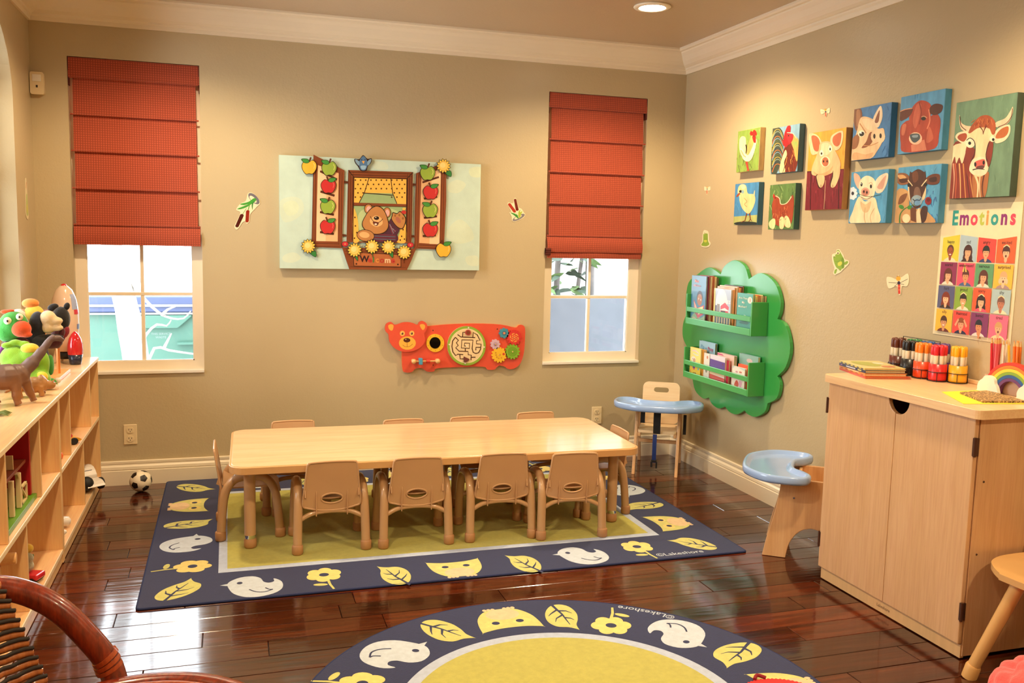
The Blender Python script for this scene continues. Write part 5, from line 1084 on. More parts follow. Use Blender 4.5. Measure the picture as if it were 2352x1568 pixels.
x0s, cw, gx = .042, .222, .0115; yt, chh, gy = .742, .172, .0085
for r in range(4):
    for c in range(4):
        xa = x0s+c*(cw+gx); ya = yt-(r+1)*chh-r*gy; xb, yb = xa+cw, ya+chh
        top = [(xa, yb), (xb, yb)] if r else [(xa, yb+[.005, .028, .010, -.004, .018][c]), (xb, yb+[.005, .028, .010, -.004, .018][c+1])]
        sh.append(('P', bgs[r][c], [(xa, ya), (xb, ya)]+top[::-1]))
        cx = xa+cw*(.5, .5, .48, .52)[c]; u = cw; hy = ya+chh*.40
        E = lambda col, dx, dy, rx, ry: sh.append(('P', col, clip(ellpts(cx+dx*u, hy+dy*u*.74, rx*u, ry*u*.74, n=16), xa, ya, xb, yb)))
        if ST_[r][c] == 'l': E(HR[r][c], 0, .02, .26, .34); E(HR[r][c], .0, -.25, .28, .30)
        E(CL[r][c], 0, -.56, .42, .32); E(SK[r][c], 0, -.26, .08, .14)
        E(HR[r][c], 0, .09, .205, .25); E(SK[r][c], 0, 0, .165, .235)
        if not (r == 0 and c == 0): sh.append(('P', HR[r][c], clip([(cx+u*.19*math.cos(a), hy+u*.74*(.09+.22*math.sin(a))) for a in [PI*k/8 for k in range(9)]], xa, ya, xb, yb)))
        if (r, c) in ((2, 3), (2, 1), (2, 2), (0, 3)): sh.append(('C', '#eed6a4', [(cx-.17*u, hy+.20*u), (cx, hy+.27*u), (cx+.17*u, hy+.20*u)], .035*u))
        if (r, c) == (1, 1): sh.append(('P', '#d8b85a', [(cx-.22*u, hy+.16*u), (cx+.06*u, hy+.16*u), (cx-.10*u, hy+.46*u)])); sh.append(('P', '#2a1c10', [(cx-.12*u, hy+.16*u), (cx-.05*u, hy+.16*u), (cx-.10*u, hy+.40*u)]))
        for s in (-1, 1): E('#2a1812', s*.065, .03, .022, .016)
        mo = (r*4+c)
        if mo in (3, 7, 15): E('#5a1c18', 0, -.11, .045, .055)
        elif mo in (0, 12, 9): E('#f4e4d4', 0, -.11, .07, .028)
        else: E('#9a4a3c', 0, -.12, .045, .014)
        if mo in (1, 6, 4): E(SK[r][c], -.06, -.20, .10, .09)
        if mo in (13,):
            for s in (-1, 1): sh.append(('L', SK[r][c], [(cx+s*.34*u, hy-.05*u), (cx+s*.16*u, hy+.18*u)], .10*u, .08*u))
        if mo in (14,): sh.append(('L', SK[r][c], [(cx+.02*u, hy-.38*u), (cx+.12*u, hy-.02*u)], .10*u, .12*u))
        if mo == 7:
            for s in (-1, 1): E(SK[r][c], s*.18, -.10, .07, .12)
        sh.append(('T', '#1c120e', words[r][c], cx, yb-.030-(0 if r else .006), 1, 0, .012))
def drawposter():
    s2 = []
    for s in sh:
        if s[0] == 'T':
            big = len(s[2]) == 1; vs, fs = textpolys(s[2], s[7]); k = .150 if big else .0335; kx = .165 if big else .040
            if s[2] in ('embarrassed', 'frustrated'): kx *= .88
            for f in fs: s2.append(('P', s[1], [(s[3]+vs[i][0]*kx, s[4]+vs[i][1]*k) for i in f]))
        else: s2.append(s)
    return s2
h = .0022
for s in drawposter():
    q = [fpo(p) for p in poly_of(s)] if len(s[2]) >= 3 or s[0] != 'P' else []
    if len(q) < 3: continue
    o = Vector((-h, 0, 0))-Vector(off); h += .0000025
    b.prism([q], 0, o, WR['U'], WR['V'], WR['Nn'], col=s[1])
b.build('printed_sheet', M_print, t)
# ================================================================ GREEN BOOKSHELF AND ITS BOOKS
ft = cmap(1098, 1568, [(-.0471, 1.306), (-1.3196, 1.3342), (-1.4033, .4713), (-.1466, .2083)])
lobes = [[(165, 195), (270, 132), (375, 195)], [(375, 195), (410, 120), (500, 67), (590, 120), (628, 237)], [(628, 237), (740, 183), (860, 270), (912, 420), (908, 530), (885, 598)], [(885, 598), (960, 660), (1000, 860), (960, 1030), (885, 1113)], [(885, 1113), (908, 1190), (880, 1310), (797, 1357)],
         [(797, 1357), (770, 1435), (690, 1478), (620, 1455), (590, 1420)], [(590, 1420), (520, 1456), (455, 1435), (415, 1385)], [(415, 1385), (355, 1402), (295, 1360), (268, 1303)], [(268, 1303), (215, 1312), (145, 1240), (118, 1120)], [(118, 1120), (70, 1060), (40, 950), (72, 850)], [(72, 850), (34, 760), (36, 640), (70, 545)], [(70, 545), (60, 430), (85, 270), (165, 195)]]
outl = [p for l in lobes for p in [(v.x, v.y) for v in spline(l, 4, False)][:-1]]
M_green = mat('green_lacquer', '#379a4a', .3, .04, 5, .03, .001, 90, coat=.25); M_green2 = mat('green_lacquer_rack', '#47a255', .32, .03, 8, coat=.2)
O = Vector((0, -.70, .83))
t = thing('wall_bookshelf', 'green cloud shaped wall bookshelf with two railed racks of picture books', 'bookshelf', O)
b = B(); cut(b, outl, ft, .020, .006, WR, None, O); b.build('cloud_board', M_green, t, .003, fix=True)
def rack(z0, z1, rail0, rail1, low):
    for y in (-1.064, -.360):
        b = B(); b.box(-.124, y, z0, -.0265, y+.012, z1, M=Matrix.Translation(-O)); b.build('rack_side', M_green2, t, .002)
    b = B(); b.box(-.123, -1.0515, z0+.002, -.0265, -.3605, z0+.012, M=Matrix.Translation(-O)); b.build('rack_floor', M_green2, t)
    for a, c in ((z0+.0005, low), (rail0, rail1)):
        b = B(); b.box(-.1245, -1.0515, a, -.1145, -.3605, c, M=Matrix.Translation(-O)); b.build('rail', M_green2, t, .002)
rack(.888, 1.068, .963, .990, .926); rack(.566, .748, .644, .671, .602)
M_page = mat('book_pages', '#e0c79a', .8, .1, 300, .3, .0006, 900, stretch=(1, 1, .05))
M_cover = paint('printed_cover', .35, .02, 30, bs=0, coat=.25)
def book(label, yf, yn, z0, z1, x, th, col, shapes=(), spine=None, lean=0, group=None, pages=True):
    """upright book, front cover facing the room (-x), spine at the far end (+y)"""
    W, H = yf-yn, z1-z0
    t = thing('picture_book', label, 'book', (x, (yf+yn)/2, z0), lean, group)
    b = B(); b.box(-.0014, -W/2, 0, 0, W/2, H, col=col); b.box(th, -W/2, 0, th+.0014, W/2, H, col=col); b.box(0, W/2-.0016, 0, th, W/2, H, col=spine or col)
    draw(b, list(shapes), lambda p: (W/2-p[0]*W, p[1]*H), (-.0014, 0, 0), (0, 1, 0), (0, 0, 1), (-1, 0, 0), .00015, .00002, (-W/2, 0, W/2, H))
    b.build('cover', M_cover, t)
    B().box(.0004, -W/2+.003, .003, th-.0004, W/2-.002, H-.003).build('page_block', M_page, t)
    return t
ZU, ZL = .9005, .5785
def TT(c, s, x, y, sz, bo=.01, asp=1.0):
    vs, fs = textpolys(s, bo); return [('P', c, [(x+vs[i][0]*sz, y+vs[i][1]*sz*asp) for i in f]) for f in fs]
mes = [('S', '#86a878', [(-.1, -.1), (.3, .22), (.7, .12), (1.1, .2), (1.1, -.1)]), ('S', '#c9b890', [(-.1, -.1), (.2, .12), (.6, .06), (1.1, .1), (1.1, -.1)]), ('E', '#2a1a18', .60, .56, .20, .13), ('E', '#a5683e', .60, .50, .17, .125), ('E', '#f0e4d0', .53, .52, .03, .02), ('E', '#f0e4d0', .68, .50, .03, .02), ('E', '#1a1010', .535, .52, .014, .011), ('E', '#1a1010', .685, .5, .014, .011),
       ('P', '#b8303e', [(.18, .50), (.46, .32), (.50, .12), (.30, .22)]), ('P', '#e8a890', [(.22, .46), (.44, .32), (.46, .20), (.30, .26)]), ('P', '#d23c48', [(.46, .32), (.92, .40), (.88, .20), (.50, .10)]), ('P', '#eedc9c', [(.52, .32), (.86, .37), (.82, .24), (.54, .18)]), ('P', '#5a84a0', [(.06, .70), (.5, .68), (.5, .66), (.06, .68)])]+TT('#e8622c', 'Mes', .36, .86, .17, .015, .55)+TT('#d8583a', 'ABCdaire', .42, .775, .115, .01, .5)
book('blue picture book with a reading child and orange title, first in the upper rack', -.373, -.545, ZU, 1.178, -.104, .006, '#3f7898', mes)
for i, (c, dy, dz, sp) in enumerate((('#6a1626', .012, .002, '#6a1626'), ('#d8c49c', .022, -.002, '#8a5a3a'), ('#a8321c', .030, .004, '#a8321c'), ('#e0c890', .040, .000, '#c89a50'), ('#3a2a22', .050, -.006, '#3a2a22'))):
    book(('maroon', 'cream', 'red', 'tan', 'dark brown')[i]+' book in the upper rack, directly behind the blue reading child cover'[:60], -.385-dy, -.552-dy*.55, ZU, 1.178+dz, -.094+.0105*i, .006, c, spine=sp)
barn = [('P', '#a9b4c8', [(0, .42), (1, .42), (1, 1), (0, 1)]), ('S', '#dfe0e0', [(.1, .62), (.3, .98), (.62, .95), (.8, .66), (.6, .54), (.3, .56)]), ('P', '#3a3a34', [(0, .30), (1, .28), (1, .38), (0, .40)]), ('P', '#c8323e', [(.42, .40), (.86, .40), (.90, .55), (.66, .66), (.42, .56)]), ('P', '#ece4d8', [(.40, .46), (.66, .52), (.90, .46), (.90, .45), (.40, .45)]), ('P', '#2a2424', [(.45, .30), (.70, .30), (.70, .44), (.45, .44)]), ('P', '#8a8078', [(.20, .30), (.36, .30), (.36, .60), (.20, .60)]), ('P', '#4a2a3a', [(.10, .36), (.18, .36), (.18, .56), (.10, .56)]),
        ('P', '#dcbf78', [(0, 0), (1, 0), (1, .28), (0, .30)])]+[('P', '#2e3430', [(.10+.15*i, .09), (.20+.15*i, .09), (.20+.15*i, .26), (.10+.15*i, .27)]) for i in range(6)]+TT('#f2f0ea', 'ES', .88, .64, .20, .02, .6)+[('P', '#d8c04c', [(0, 0), (.08, 0), (.08, 1), (0, 1)])]
book('picture book with a red barn and white clouds, middle of the upper rack', -.640, -.822, ZU, 1.118, -.104, .007, '#d8d0c0', barn, '#d8b850')
for i, (c, dz) in enumerate((('#c88a52', .012), ('#d8b890', .018), ('#e08a5a', .012), ('#4a2a24', .022))):
    book('%s book in the upper rack, behind the red barn cover' % ('caramel', 'beige', 'orange', 'brown black')[i], -.650-.006*i, -.834-.008*i, ZU, 1.118+dz, -.092+.0115*i, .007, c)
teal = [('E', '#e6d8c8', .82, .84, .15, .085), ('S', '#d88878', [(.80, .80), (.82, .90), (.86, .84), (.84, .79)]), ('P', '#c8d4c4', [(.1, .085), (.92, .085), (.92, .06), (.1, .06)]), ('S', '#2c6a5c', [(.2, .24), (.5, .29), (.8, .26), (.7, .21), (.3, .21)])]+TT('#e8e0c8', 'Are You', .38, .85, .155, .01, .5)+TT('#e8e0c8', 'My', .42, .74, .155, .01, .5)+TT('#e8e0c8', 'Mother?', .40, .63, .155, .01, .5)+TT('#dce4d4', 'by', .6, .42, .12, .01, .5)
book('teal story book titled Are You My Mother, last in the upper rack', -.886, -1.038, ZU, 1.108, -.104, .009, '#3f9a88', teal, '#1c5a4c')
for i, (c, dz) in enumerate((('#e6d070', -.004), ('#d86a30', .0), ('#b84a24', -.003), ('#e8dcb0', .001), ('#2c1a14', -.002), ('#d8a890', -.006))):
    book('%s slim book in the upper rack, behind the teal story book' % ('yellow', 'orange', 'rust', 'ivory', 'black', 'pink')[i], -.893-.003*i, -1.041-.0012*i, ZU, 1.104+dz, -.090+.0105*i, .0072, c, spine=c)
pip = [('P', '#a8d0e0', [(0, 0), (1, 0), (1, 1), (0, 1)])]+TT('#4a90b8', 'Pip', .22, .80, .17, .012, .8)+TT('#7aa0a8', 'and', .46, .80, .08, .006, .9)+TT('#c8306a', 'Posy', .74, .78, .17, .012, .8)
book('pale blue picture book titled Pip and Posy, standing behind in the lower rack', -.405, -.590, ZL, .792, -.052, .011, '#a8d0e0', pip, '#2a2422')
yel = [('P', '#e8d878', [(0, .5), (1, .5), (1, 1), (0, 1)]), ('E', '#e8dccc', .34, .60, .22, .10), ('E', '#c8987c', .42, .57, .12, .07), ('E', '#2a1a10', .26, .61, .02, .02), ('P', '#5a3a8a', [(.30, .36), (.52, .38), (.52, .31), (.30, .29)]), ('P', '#c83a6a', [(.34, .29), (.5, .31), (.48, .25), (.36, .24)]), ('C', '#c8402c', [(.12, .22), (.14, .12), (.20, .06)], .03), ('E', '#241810', .40, .14, .03, .02), ('C', '#241810', [(.5, .15), (.6, .13), (.64, .07)], .03), ('E', '#7ac0b0', .82, .30, .08, .04), ('C', '#e8c4d0', [(.2, .88), (.5, .90), (.8, .84)], .04), ('C', '#c8d8e0', [(.3, .80), (.55, .76), (.8, .78)], .03)]
t1 = book('yellow spiral bound book, far left of the lower rack', -.392, -.520, ZL, .752, -.104, .008, '#e8c23c', yel)
b = B()
for i in range(15): b.tube([(-.004+.006*math.cos(a), .064+.004*math.sin(a), .008+.011*i) for a in [2*PI*k/8 for k in range(8)]], .0009, 5, closed=True)
b.build('spiral_binding', mat('black_wire', (.01, .01, .01), .4, 0), t1)
book('orange cream board book in the lower rack, behind the yellow spiral one', -.398, -.532, ZL, .748, -.090, .014, '#e0a050', spine='#e0a050')
book('white small format book between the yellow and the purple ones', -.548, -.612, ZL, .735, -.098, .006, '#e0d6c8', [('E', '#c87a5a', .6, .86, .14, .06), ('E', '#8a8a80', .5, .4, .2, .12)])
pur = [('P', '#d8cfd8', [(0, .80), (1, .80), (1, 1), (0, 1)]), ('P', '#5c3c8c', [(0, .55), (1, .55), (1, .82), (0, .84)]), ('P', '#4a5ca8', [(0, .40), (1, .40), (1, .56), (0, .56)]), ('P', '#e0c49c', [(0, .30), (1, .30), (1, .42), (0, .42)]), ('P', '#c8504a', [(0, .12), (1, .14), (1, .26), (0, .30)]), ('P', '#a82c34', [(0, 0), (1, 0), (1, .16), (0, .14)]), ('E', '#7a2a4a', .86, .74, .03, .03)]
book('picture book striped purple, blue and red, middle of the lower rack', -.628, -.792, ZL, .738, -.104, .007, '#d8cfd8', pur)
book('crimson edged book in the lower rack, behind the striped one', -.640, -.815, ZL, .722, -.093, .009, '#b82c44', spine='#b82c44')
book('pink topped thick book in the lower rack, behind the striped one', -.655, -.835, ZL, .752, -.074, .016, '#e0c0b0', [('P', '#c8306a', [(0, .93), (.4, .93), (.3, .97), (0, .98)])])
wht = [('E', '#c89098', .35, .78, .1, .04), ('E', '#c87a6a', .65, .8, .12, .04), ('E', '#c87878', .5, .66, .14, .04), ('S', '#c84a3c', [(.2, .2), (.35, .42), (.5, .36), (.55, .2), (.4, .14)]), ('S', '#d8a0b8', [(.55, .4), (.8, .4), (.75, .18), (.6, .2)]), ('E', '#e0a83c', .25, .14, .08, .06), ('E', '#2a2420', .45, .08, .05, .03), ('E', '#2a2420', .66, .06, .05, .03), ('S', '#b8d0c8', [(.0, .9), (.3, 1), (1, .9), (1, 1.1), (0, 1.1)])]
book('small white book with red and pink drawings, right end of the lower rack', -.872, -.998, ZL, .706, -.104, .008, '#e6dcd0', wht)
book('orange bound book in the lower rack, behind the small white one', -.905, -1.030, ZL, .722, -.090, .010, '#e0562c', spine='#8a4a2a')
nts = [('P', '#8fc0b0', [(0, 0), (1, 0), (1, 1), (0, 1)]), ('E', '#e0c8c0', .55, .84, .16, .06)]+[('P', '#1c2420', [(.14+(p[1])*.22, .62+p[0]*.13) for p in q]) for q in [[textpolys('nts', .01)[0][i] for i in f] for f in textpolys('nts', .01)[1]]]
book('tall mint board book with black letters, behind at the right end of the lower rack', -.845, -1.032, ZL, .772, -.048, .010, '#8fc0b0', nts, '#d8b878')

# ================================================================ ON THE CABINET
CTZ = CT+.0005
sa = math.atan2(-.228, -.053)
def flatbook(label, z, th, L, Wd, col, spine, shapes, dx=0, dy=0, dr=0):
    t = thing('flat_book', label, 'book', (-.245+dx, -2.158+dy, z), sa+dr, None)
    b = B(); b.box(-L/2, -Wd/2, 0, L/2, Wd/2, .0016, col=col); b.box(-L/2, -Wd/2, th-.0016, L/2, Wd/2, th, col=col); b.box(-L/2, -Wd/2, .0016, L/2, -Wd/2+.0016, th-.0016, col=spine)
    draw(b, shapes, IDENT, (0, -Wd/2, 0), (1, 0, 0), (0, 0, 1), (0, -1, 0), .00015, .00002, (-L/2, 0, L/2, th)); b.build('cover', M_cover, t)
    B().box(-L/2+.002, -Wd/2+.0017, .0018, L/2-.003, Wd/2-.003, th-.0018).build('page_block', M_page, t); return t
z = CTZ
def sq(c, n, L, z0, z1): return [('P', c, [(-L/2+L*(i+.2)/n, z0), (-L/2+L*(i+.7)/n, z0), (-L/2+L*(i+.7)/n, z1), (-L/2+L*(i+.2)/n, z1)]) for i in range(n)]
flatbook('thin red book at the bottom of the stack on the maple cabinet', z, .007, .245, .185, '#c8402c', '#c8402c', [], .004, -.008, -.02); z += .0075
flatbook('orange book, third down in the stack on the maple cabinet', z, .012, .232, .172, '#d88a3c', '#d8882c', sq('#b03a2c', 5, .23, .002, .006)+[('P', '#f0d8a0', [(-.04, .006), (.06, .006), (.06, .010), (-.04, .010)])]); z += .0125
flatbook('navy spined book with pale lettering, second in the cabinet stack', z, .011, .226, .168, '#22284a', '#20284e', [('P', '#c8ccd8', [(-.05, .003), (.03, .003), (.03, .008), (-.05, .008)]), ('P', '#d8d07a', [(.05, .003), (.08, .003), (.08, .008), (.05, .008)]), ('P', '#8a5a9a', [(-.1, .003), (-.085, .003), (-.085, .008), (-.1, .008)])], -.004, 0, .02); z += .0115
tb = flatbook('yellow green picture book on top of the stack on the maple cabinet', z, .008, .226, .168, '#d8cc8a', '#c8b850', sq('#2a2e4a', 6, .22, .001, .005), -.002, .002, 0)
b = B(); draw(b, [('S', '#a8b048', [(-.08, -.05), (.0, -.06), (.06, -.02), (.02, .03), (-.06, .02)]), ('S', '#c87a4a', [(.04, .02), (.09, .01), (.08, .06), (.04, .06)]), ('E', '#e8e0c0', -.03, .04, .03, .02)], IDENT, (0, 0, .0081), (1, 0, 0), (0, 1, 0), (0, 0, 1)); b.build('cover_print', M_cover, tb)

# marker caddy: wire rack with cups, every marker its own
M_wire = mat('black_wire_rack', (.008, .008, .008), .4, 0)
cups = [('brown', '#5a2214', -.084, -2.112), ('black', '#0c0a0c', -.108, -2.208), ('orange', '#e0481e', -.112, -2.284), ('red', '#cc1f24', -.106, -2.360), ('green', '#1a6a3a', -.052, -2.165), ('blue', '#1f3f8a', -.052, -2.240), ('purple', '#4a2a6a', -.052, -2.315), ('yellow', '#e8a81e', -.058, -2.412)]
cr_ = .0335; cz = CTZ+.004
t = thing('marker_caddy', 'black wire caddy holding cups of coloured markers on the maple cabinet', 'caddy', (-.08, -2.26, CTZ))
for zz in (.002, .037):
    for _, _, x, y in cups:
        B().tube([(x+.08+cr_*1.06*math.cos(a), y+2.26+cr_*1.06*math.sin(a), zz) for a in [2*PI*k/18 for k in range(18)]], .0014, 6, closed=True).build('wire_ring', M_wire, t)
for _, _, x, y in cups:
    for k in range(4):
        a = PI/4+k*PI/2; px, py = x+.08+cr_*1.06*math.cos(a), y+2.26+cr_*1.06*math.sin(a); B().cyl((px, py, 0), (px, py, .037), .0014, n=6).build('wire_post', M_wire, t)
B().tube([(.0, .128, .002), (.0, .128, .150), (.0, -.075, .150), (.0, -.075, .002)], .0018, 6).build('carry_handle', M_wire, t)
M_mark = paint('marker_plastic', .35, 0, bs=0, coat=.2)
NW = {'brown': '#5e2818', 'black': '#121014', 'orange': '#e8801e', 'red': '#d02434', 'green': '#1c7a44', 'blue': '#2c5aa0', 'purple': '#5a3a80', 'yellow': '#f0b020'}
for cname, ccol, x, y in cups:
    M_c = mat('cup_'+cname, ccol, .35, .03, 20, coat=.2)
    prof = [(.002, .0), (cr_*.96, .0), (cr_, .006), (cr_, .064), (cr_*.94, .0645), (cr_*.92, .060), (cr_*.92, .008), (.002, .006)]
    B().lathe(prof, 22).build('marker_cup', M_c, loc=(x, y, cz)); o = bpy.context.scene.collection.objects[-1]; tag(o, cname+' plastic cup of markers in the wire caddy', 'cup')
    first = None
    for k in range(7):
        a = 2*PI*k/6+.4; rr = .0208 if k < 6 else 0
        if first is None:
            bm_ = B(); W = '#e6dcc8'; cc = NW[cname]
            bm_.lathe([(.002, 0), (.0088, .001), (.0088, .090)], 9, col=W); bm_.lathe([(.0090, .0902), (.0090, .0945)], 9, col=cc); bm_.lathe([(.0071, .0842), (.0071, .1155)], 9, col=W) if False else bm_.lathe([(.0092, .0947), (.0096, .098), (.0094, .120), (.0075, .1285), (.002, .130)], 9, col=cc)
            first = bm_.build('marker', M_mark); o = first
        else:
            o = first.copy(); COL.objects.link(o)
        o.location = (x+rr*math.cos(a), y+rr*math.sin(a), cz+.0075)
        o.rotation_euler = (rp.uniform(-.015, .015), rp.uniform(-.015, .015), a)
        tag(o, '%s capped marker with white barrel, one of those standing in the %s cup' % (cname, cname), 'marker', cname+' markers in the caddy')

# paper, spotted pad, rainbow, coloured pencils
def quad_on(z, pts, th, m, name, label, cat):
    c = (sum(p[0] for p in pts)/len(pts), sum(p[1] for p in pts)/len(pts)); q = [(p[0]-c[0], p[1]-c[1]) for p in pts]
    if sum(q[i-1][0]*q[i][1]-q[i][0]*q[i-1][1] for i in range(len(q))) < 0: q = q[::-1]
    o = B().prism(q, th).build(name, m, loc=(c[0], c[1], z)); return tag(o, label, cat)
quad_on(CTZ, [(-.290, -2.585), (-.400, -2.800), (-.180, -2.845), (-.105, -2.580)], .0012, mat('yellow_paper', '#f0dc3c', .7, .03), 'yellow_paper', 'bright yellow sheet of paper near the cabinet corner', 'paper')
def leopard():
    m, t, b = newmat('leopard_print'); v = N(t, 'ShaderNodeTexVoronoi', feature='F1'); setin(v, Scale=150.0); t.links.new(coords(t), v.inputs['Vector'])
    t.links.new(ramp(t, v.outputs['Distance'], [(.28, '#b98a52'), (.36, '#2a1a10'), (.5, '#2a1a10'), (.58, '#c9a26a')]), b.inputs['Base Color']); setin(b, Roughness=.6); return m
quad_on(CTZ+.0016, [(-.255, -2.632), (-.320, -2.800), (-.165, -2.835), (-.115, -2.618)], .006, leopard(), 'spotted_pad', 'leopard spotted pad lying on the yellow paper', 'notepad')
t = thing('rainbow_arch', 'painted wooden rainbow with two white clouds standing on the maple cabinet', 'toy', (-.100, -2.708, CTZ))
for i, (c, n) in enumerate((('#cf3a2a', 'red'), ('#e8842c', 'orange'), ('#ead23c', 'yellow'), ('#86a83a', 'green'), ('#2a5a9a', 'blue'), ('#6a3a6e', 'purple'))):
    ro, ri = .117-.0112*i, .117-.0112*(i+1)+.0002
    pts = [(ro*math.cos(a), ro*math.sin(a)+.003) for a in [PI*k/28 for k in range(29)]]+[(ri*math.cos(a), ri*math.sin(a)+.003) for a in [PI*k/28 for k in range(28, -1, -1)]]
    B().prism([pts], .020, (.010, 0, 0), (0, 1, 0), (0, 0, 1), (-1, 0, 0)).build('rainbow_band', mat('rainbow_'+n, c, .4, .02, 20), t, .0012, fix=True)
M_cloud = mat('white_cloud_paint', '#f2ead8', .5, .01)
for s in (1, -1):
    cl = spline([(-.042, .001), (-.046, .014), (-.040, .028), (-.033, .036), (-.028, .052), (-.010, .062), (.012, .060), (.024, .047), (.036, .038), (.044, .022), (.043, .008), (.040, .001)], 4)
    B().prism([(s*.087+p[0], max(.0005, p[1])) for p in cl], .014, (-.0105, 0, 0), (0, 1, 0), (0, 0, 1), (-1, 0, 0)).build('cloud', M_cloud, t, .003, fix=True)
t = thing('pencil_holder', 'clear low pencil box behind the wooden rainbow', 'pencil holder', (-.060, -2.69, CTZ))
M_clear = mat('smoky_plastic', '#c8a890', .25, .02)
b = B().box(-.028, -.118, 0, .028, .118, .004)
for q in ((-.028, -.118, -.025, .118), (.025, -.118, .028, .118), (-.025, -.118, .025, -.115), (-.025, .115, .025, .118)): b.box(q[0], q[1], .004, q[2], q[3], .060)
b.build('open_box', M_clear, t)
pc = [('crimson', '#cc2c3c', 8), ('orange', '#e87a2c', 5), ('yellow', '#f0c040', 4), ('dark green', '#1c4a20', 5), ('black', '#141210', 3), ('pink', '#e86a7a', 4), ('white', '#e8e0d0', 2)]
yy = [.118, -.002, .03, -.085, -.06, .09, .068]
for (nm, c, n), y0 in zip(pc, yy):
    first = None
    for k in range(n):
        if first is None:
            b = B(); b.lathe([(.0042, 0), (.0042, .168)], 6, smooth=False, col=c); b.lathe([(.0042, .1682), (.0016, .183)], 6, col='#d8a868'); b.lathe([(.0016, .1831), (.0004, .188)], 6, col=c); first = b.build('coloured_pencil', M_mark); o = first
        else: o = first.copy(); COL.objects.link(o)
        yk = min(.104, max(-.104, y0+rp.uniform(-.018, .018))); xk = rp.uniform(-.014, .014)
        o.location = (-.060+xk, -2.69+yk, CTZ+.006); o.rotation_euler = (rp.uniform(-.16, .16) if abs(yk) < .085 else rp.uniform(-.03, .03), rp.uniform(-.05, .05), rp.uniform(0, 3)); o.rotation_euler.rotate_axis('Z', 0)
        tag(o, '%s pencil, one of those standing behind the wooden rainbow' % nm, 'pencil', nm+' pencils behind the rainbow')
# ================================================================ TOYS
def plush(name, c, rough=.95): return mat(name, c, rough, .12, 25, .5, .003, 220, sheen=.3)
# soccer ball: white shell with black pentagons at the twelve icosahedron corners
r = .056; t = thing('soccer_ball', 'small black and white soccer ball on the floor below the left outlet', 'ball', (-3.197, -.165, r+.0005)); t.rotation_euler = (.5, .35, .2)
B().ell((0, 0, 0), r, nu=32, nv=18).build('shell', mat('ball_white', '#efe2c8', .35, .02, coat=.2), t)
ph = (1+5**.5)/2; ico = [Vector(v).normalized() for v in [(0, s, q*ph) for s in (1, -1) for q in (1, -1)]+[(s, q*ph, 0) for s in (1, -1) for q in (1, -1)]+[(q*ph, 0, s) for s in (1, -1) for q in (1, -1)]]
M_bk = mat('ball_black', '#1c130f', .4, .05)
for v in ico:
    nb = sorted(ico, key=lambda q: -q.dot(v))[1]; u = (nb-v*nb.dot(v)).normalized(); w2 = v.cross(u); b = B()
    cn = [v*math.cos(.37)+(u*math.cos(2*PI*k/5)+w2*math.sin(2*PI*k/5))*math.sin(.37) for k in range(5)]
    rim_ = [cn[k].lerp(cn[(k+1) % 5], j/5) for k in range(5) for j in range(5)]
    rings = [[(v.lerp(p, f)).normalized()*r*1.008 for p in rim_] for f in (1, .66, .33)]
    b.ring(rings, cap=False); b.add(rings[2]+[v*r*1.008], [(i, (i+1) % 25, 25) for i in range(25)], True); b.build('pentagon_patch', M_bk, t)

Z0 = ST+.0006
# big white rocket
t = thing('toy_rocket', 'tall white egg shaped toy rocket at the window end of the shelf', 'toy', (-3.527, -.205, Z0))
M_rw = mat('rocket_white', '#e6c8b0', .2, .02, 8, coat=.5)
B().lathe([(.030, .055), (.052, .06), (.061, .11), (.066, .19), (.064, .26), (.055, .32), (.038, .365), (.020, .384), (.014, .387)], 28).build('hull', M_rw, t)
B().lathe([(.0155, .386), (.012, .3925), (.004, .396), (.001, .3965)], 20).build('nose_tip', mat('rocket_red', '#cc2230', .25, .02, coat=.5), t)
B().lathe([(.004, .020), (.040, .020), (.046, .035), (.044, .0545), (.004, .0545)], 22).build('engine_skirt', mat('rocket_black', '#171210', .4), t)
for k in range(4):
    a = k*PI/2+.5; d = Vector((math.cos(a), math.sin(a), 0)); B().prism([(.044, .10), (.062, .03), (.064, 0), (.05, 0), (.03, .05)], .008, Vector((0, 0, 0))+Vector((-d.y, d.x, 0))*-.004, d, (0, 0, 1), (-d.y, d.x, 0)).build('fin', M_rw, t, .003, fix=True)
Mp = Matrix.Rotation(math.radians(-35), 4, 'Z')
def patch(a0, a1, z0, z1, dr=.0012):
    pf = [(.061, .11), (.066, .19), (.064, .26), (.055, .32), (.038, .365)]
    def rad(z):
        for (ra, za), (rb, zb) in zip(pf, pf[1:]):
            if za <= z <= zb: return ra+(rb-ra)*(z-za)/(zb-za)
        return pf[-1][0] if z > .3 else pf[0][0]
    return lambda u, v: ((rad(z0+(z1-z0)*v)+dr)*math.cos(math.radians(a0+(a1-a0)*u)), (rad(z0+(z1-z0)*v)+dr)*math.sin(math.radians(a0+(a1-a0)*u)), z0+(z1-z0)*v)
B().grid(patch(-48, -12, .27, .345), 8, 8, .001).build('cockpit_window', mat('rocket_window', '#a8b4dc', .15, .02, coat=.8), t); B().grid(patch(-40, -14, .245, .268), 6, 4, .001).build('red_stripe', mat('rocket_red2', '#d23a4a', .3), t); B().grid(patch(-28, -8, .17, .195), 6, 4, .001).build('flag_decal', mat('rocket_decal', '#7a88b8', .3), t)
t = thing('toy_rocket', 'small glossy red toy rocket with navy base at the shelf corner', 'toy', (-3.472, -.292, Z0))
B().lathe([(.0345, .050), (.0365, .07), (.035, .10), (.028, .13), (.016, .152), (.005, .163), (.001, .165)], 24).build('red_hull', mat('rocket_gloss_red', '#c81c26', .15, .02, coat=.8), t); B().lathe([(.003, 0), (.024, 0), (.027, .004), (.0345, .0495), (.003, .0495)], 24).build('navy_base', mat('rocket_navy', '#161a34', .3, .02, coat=.3), t)
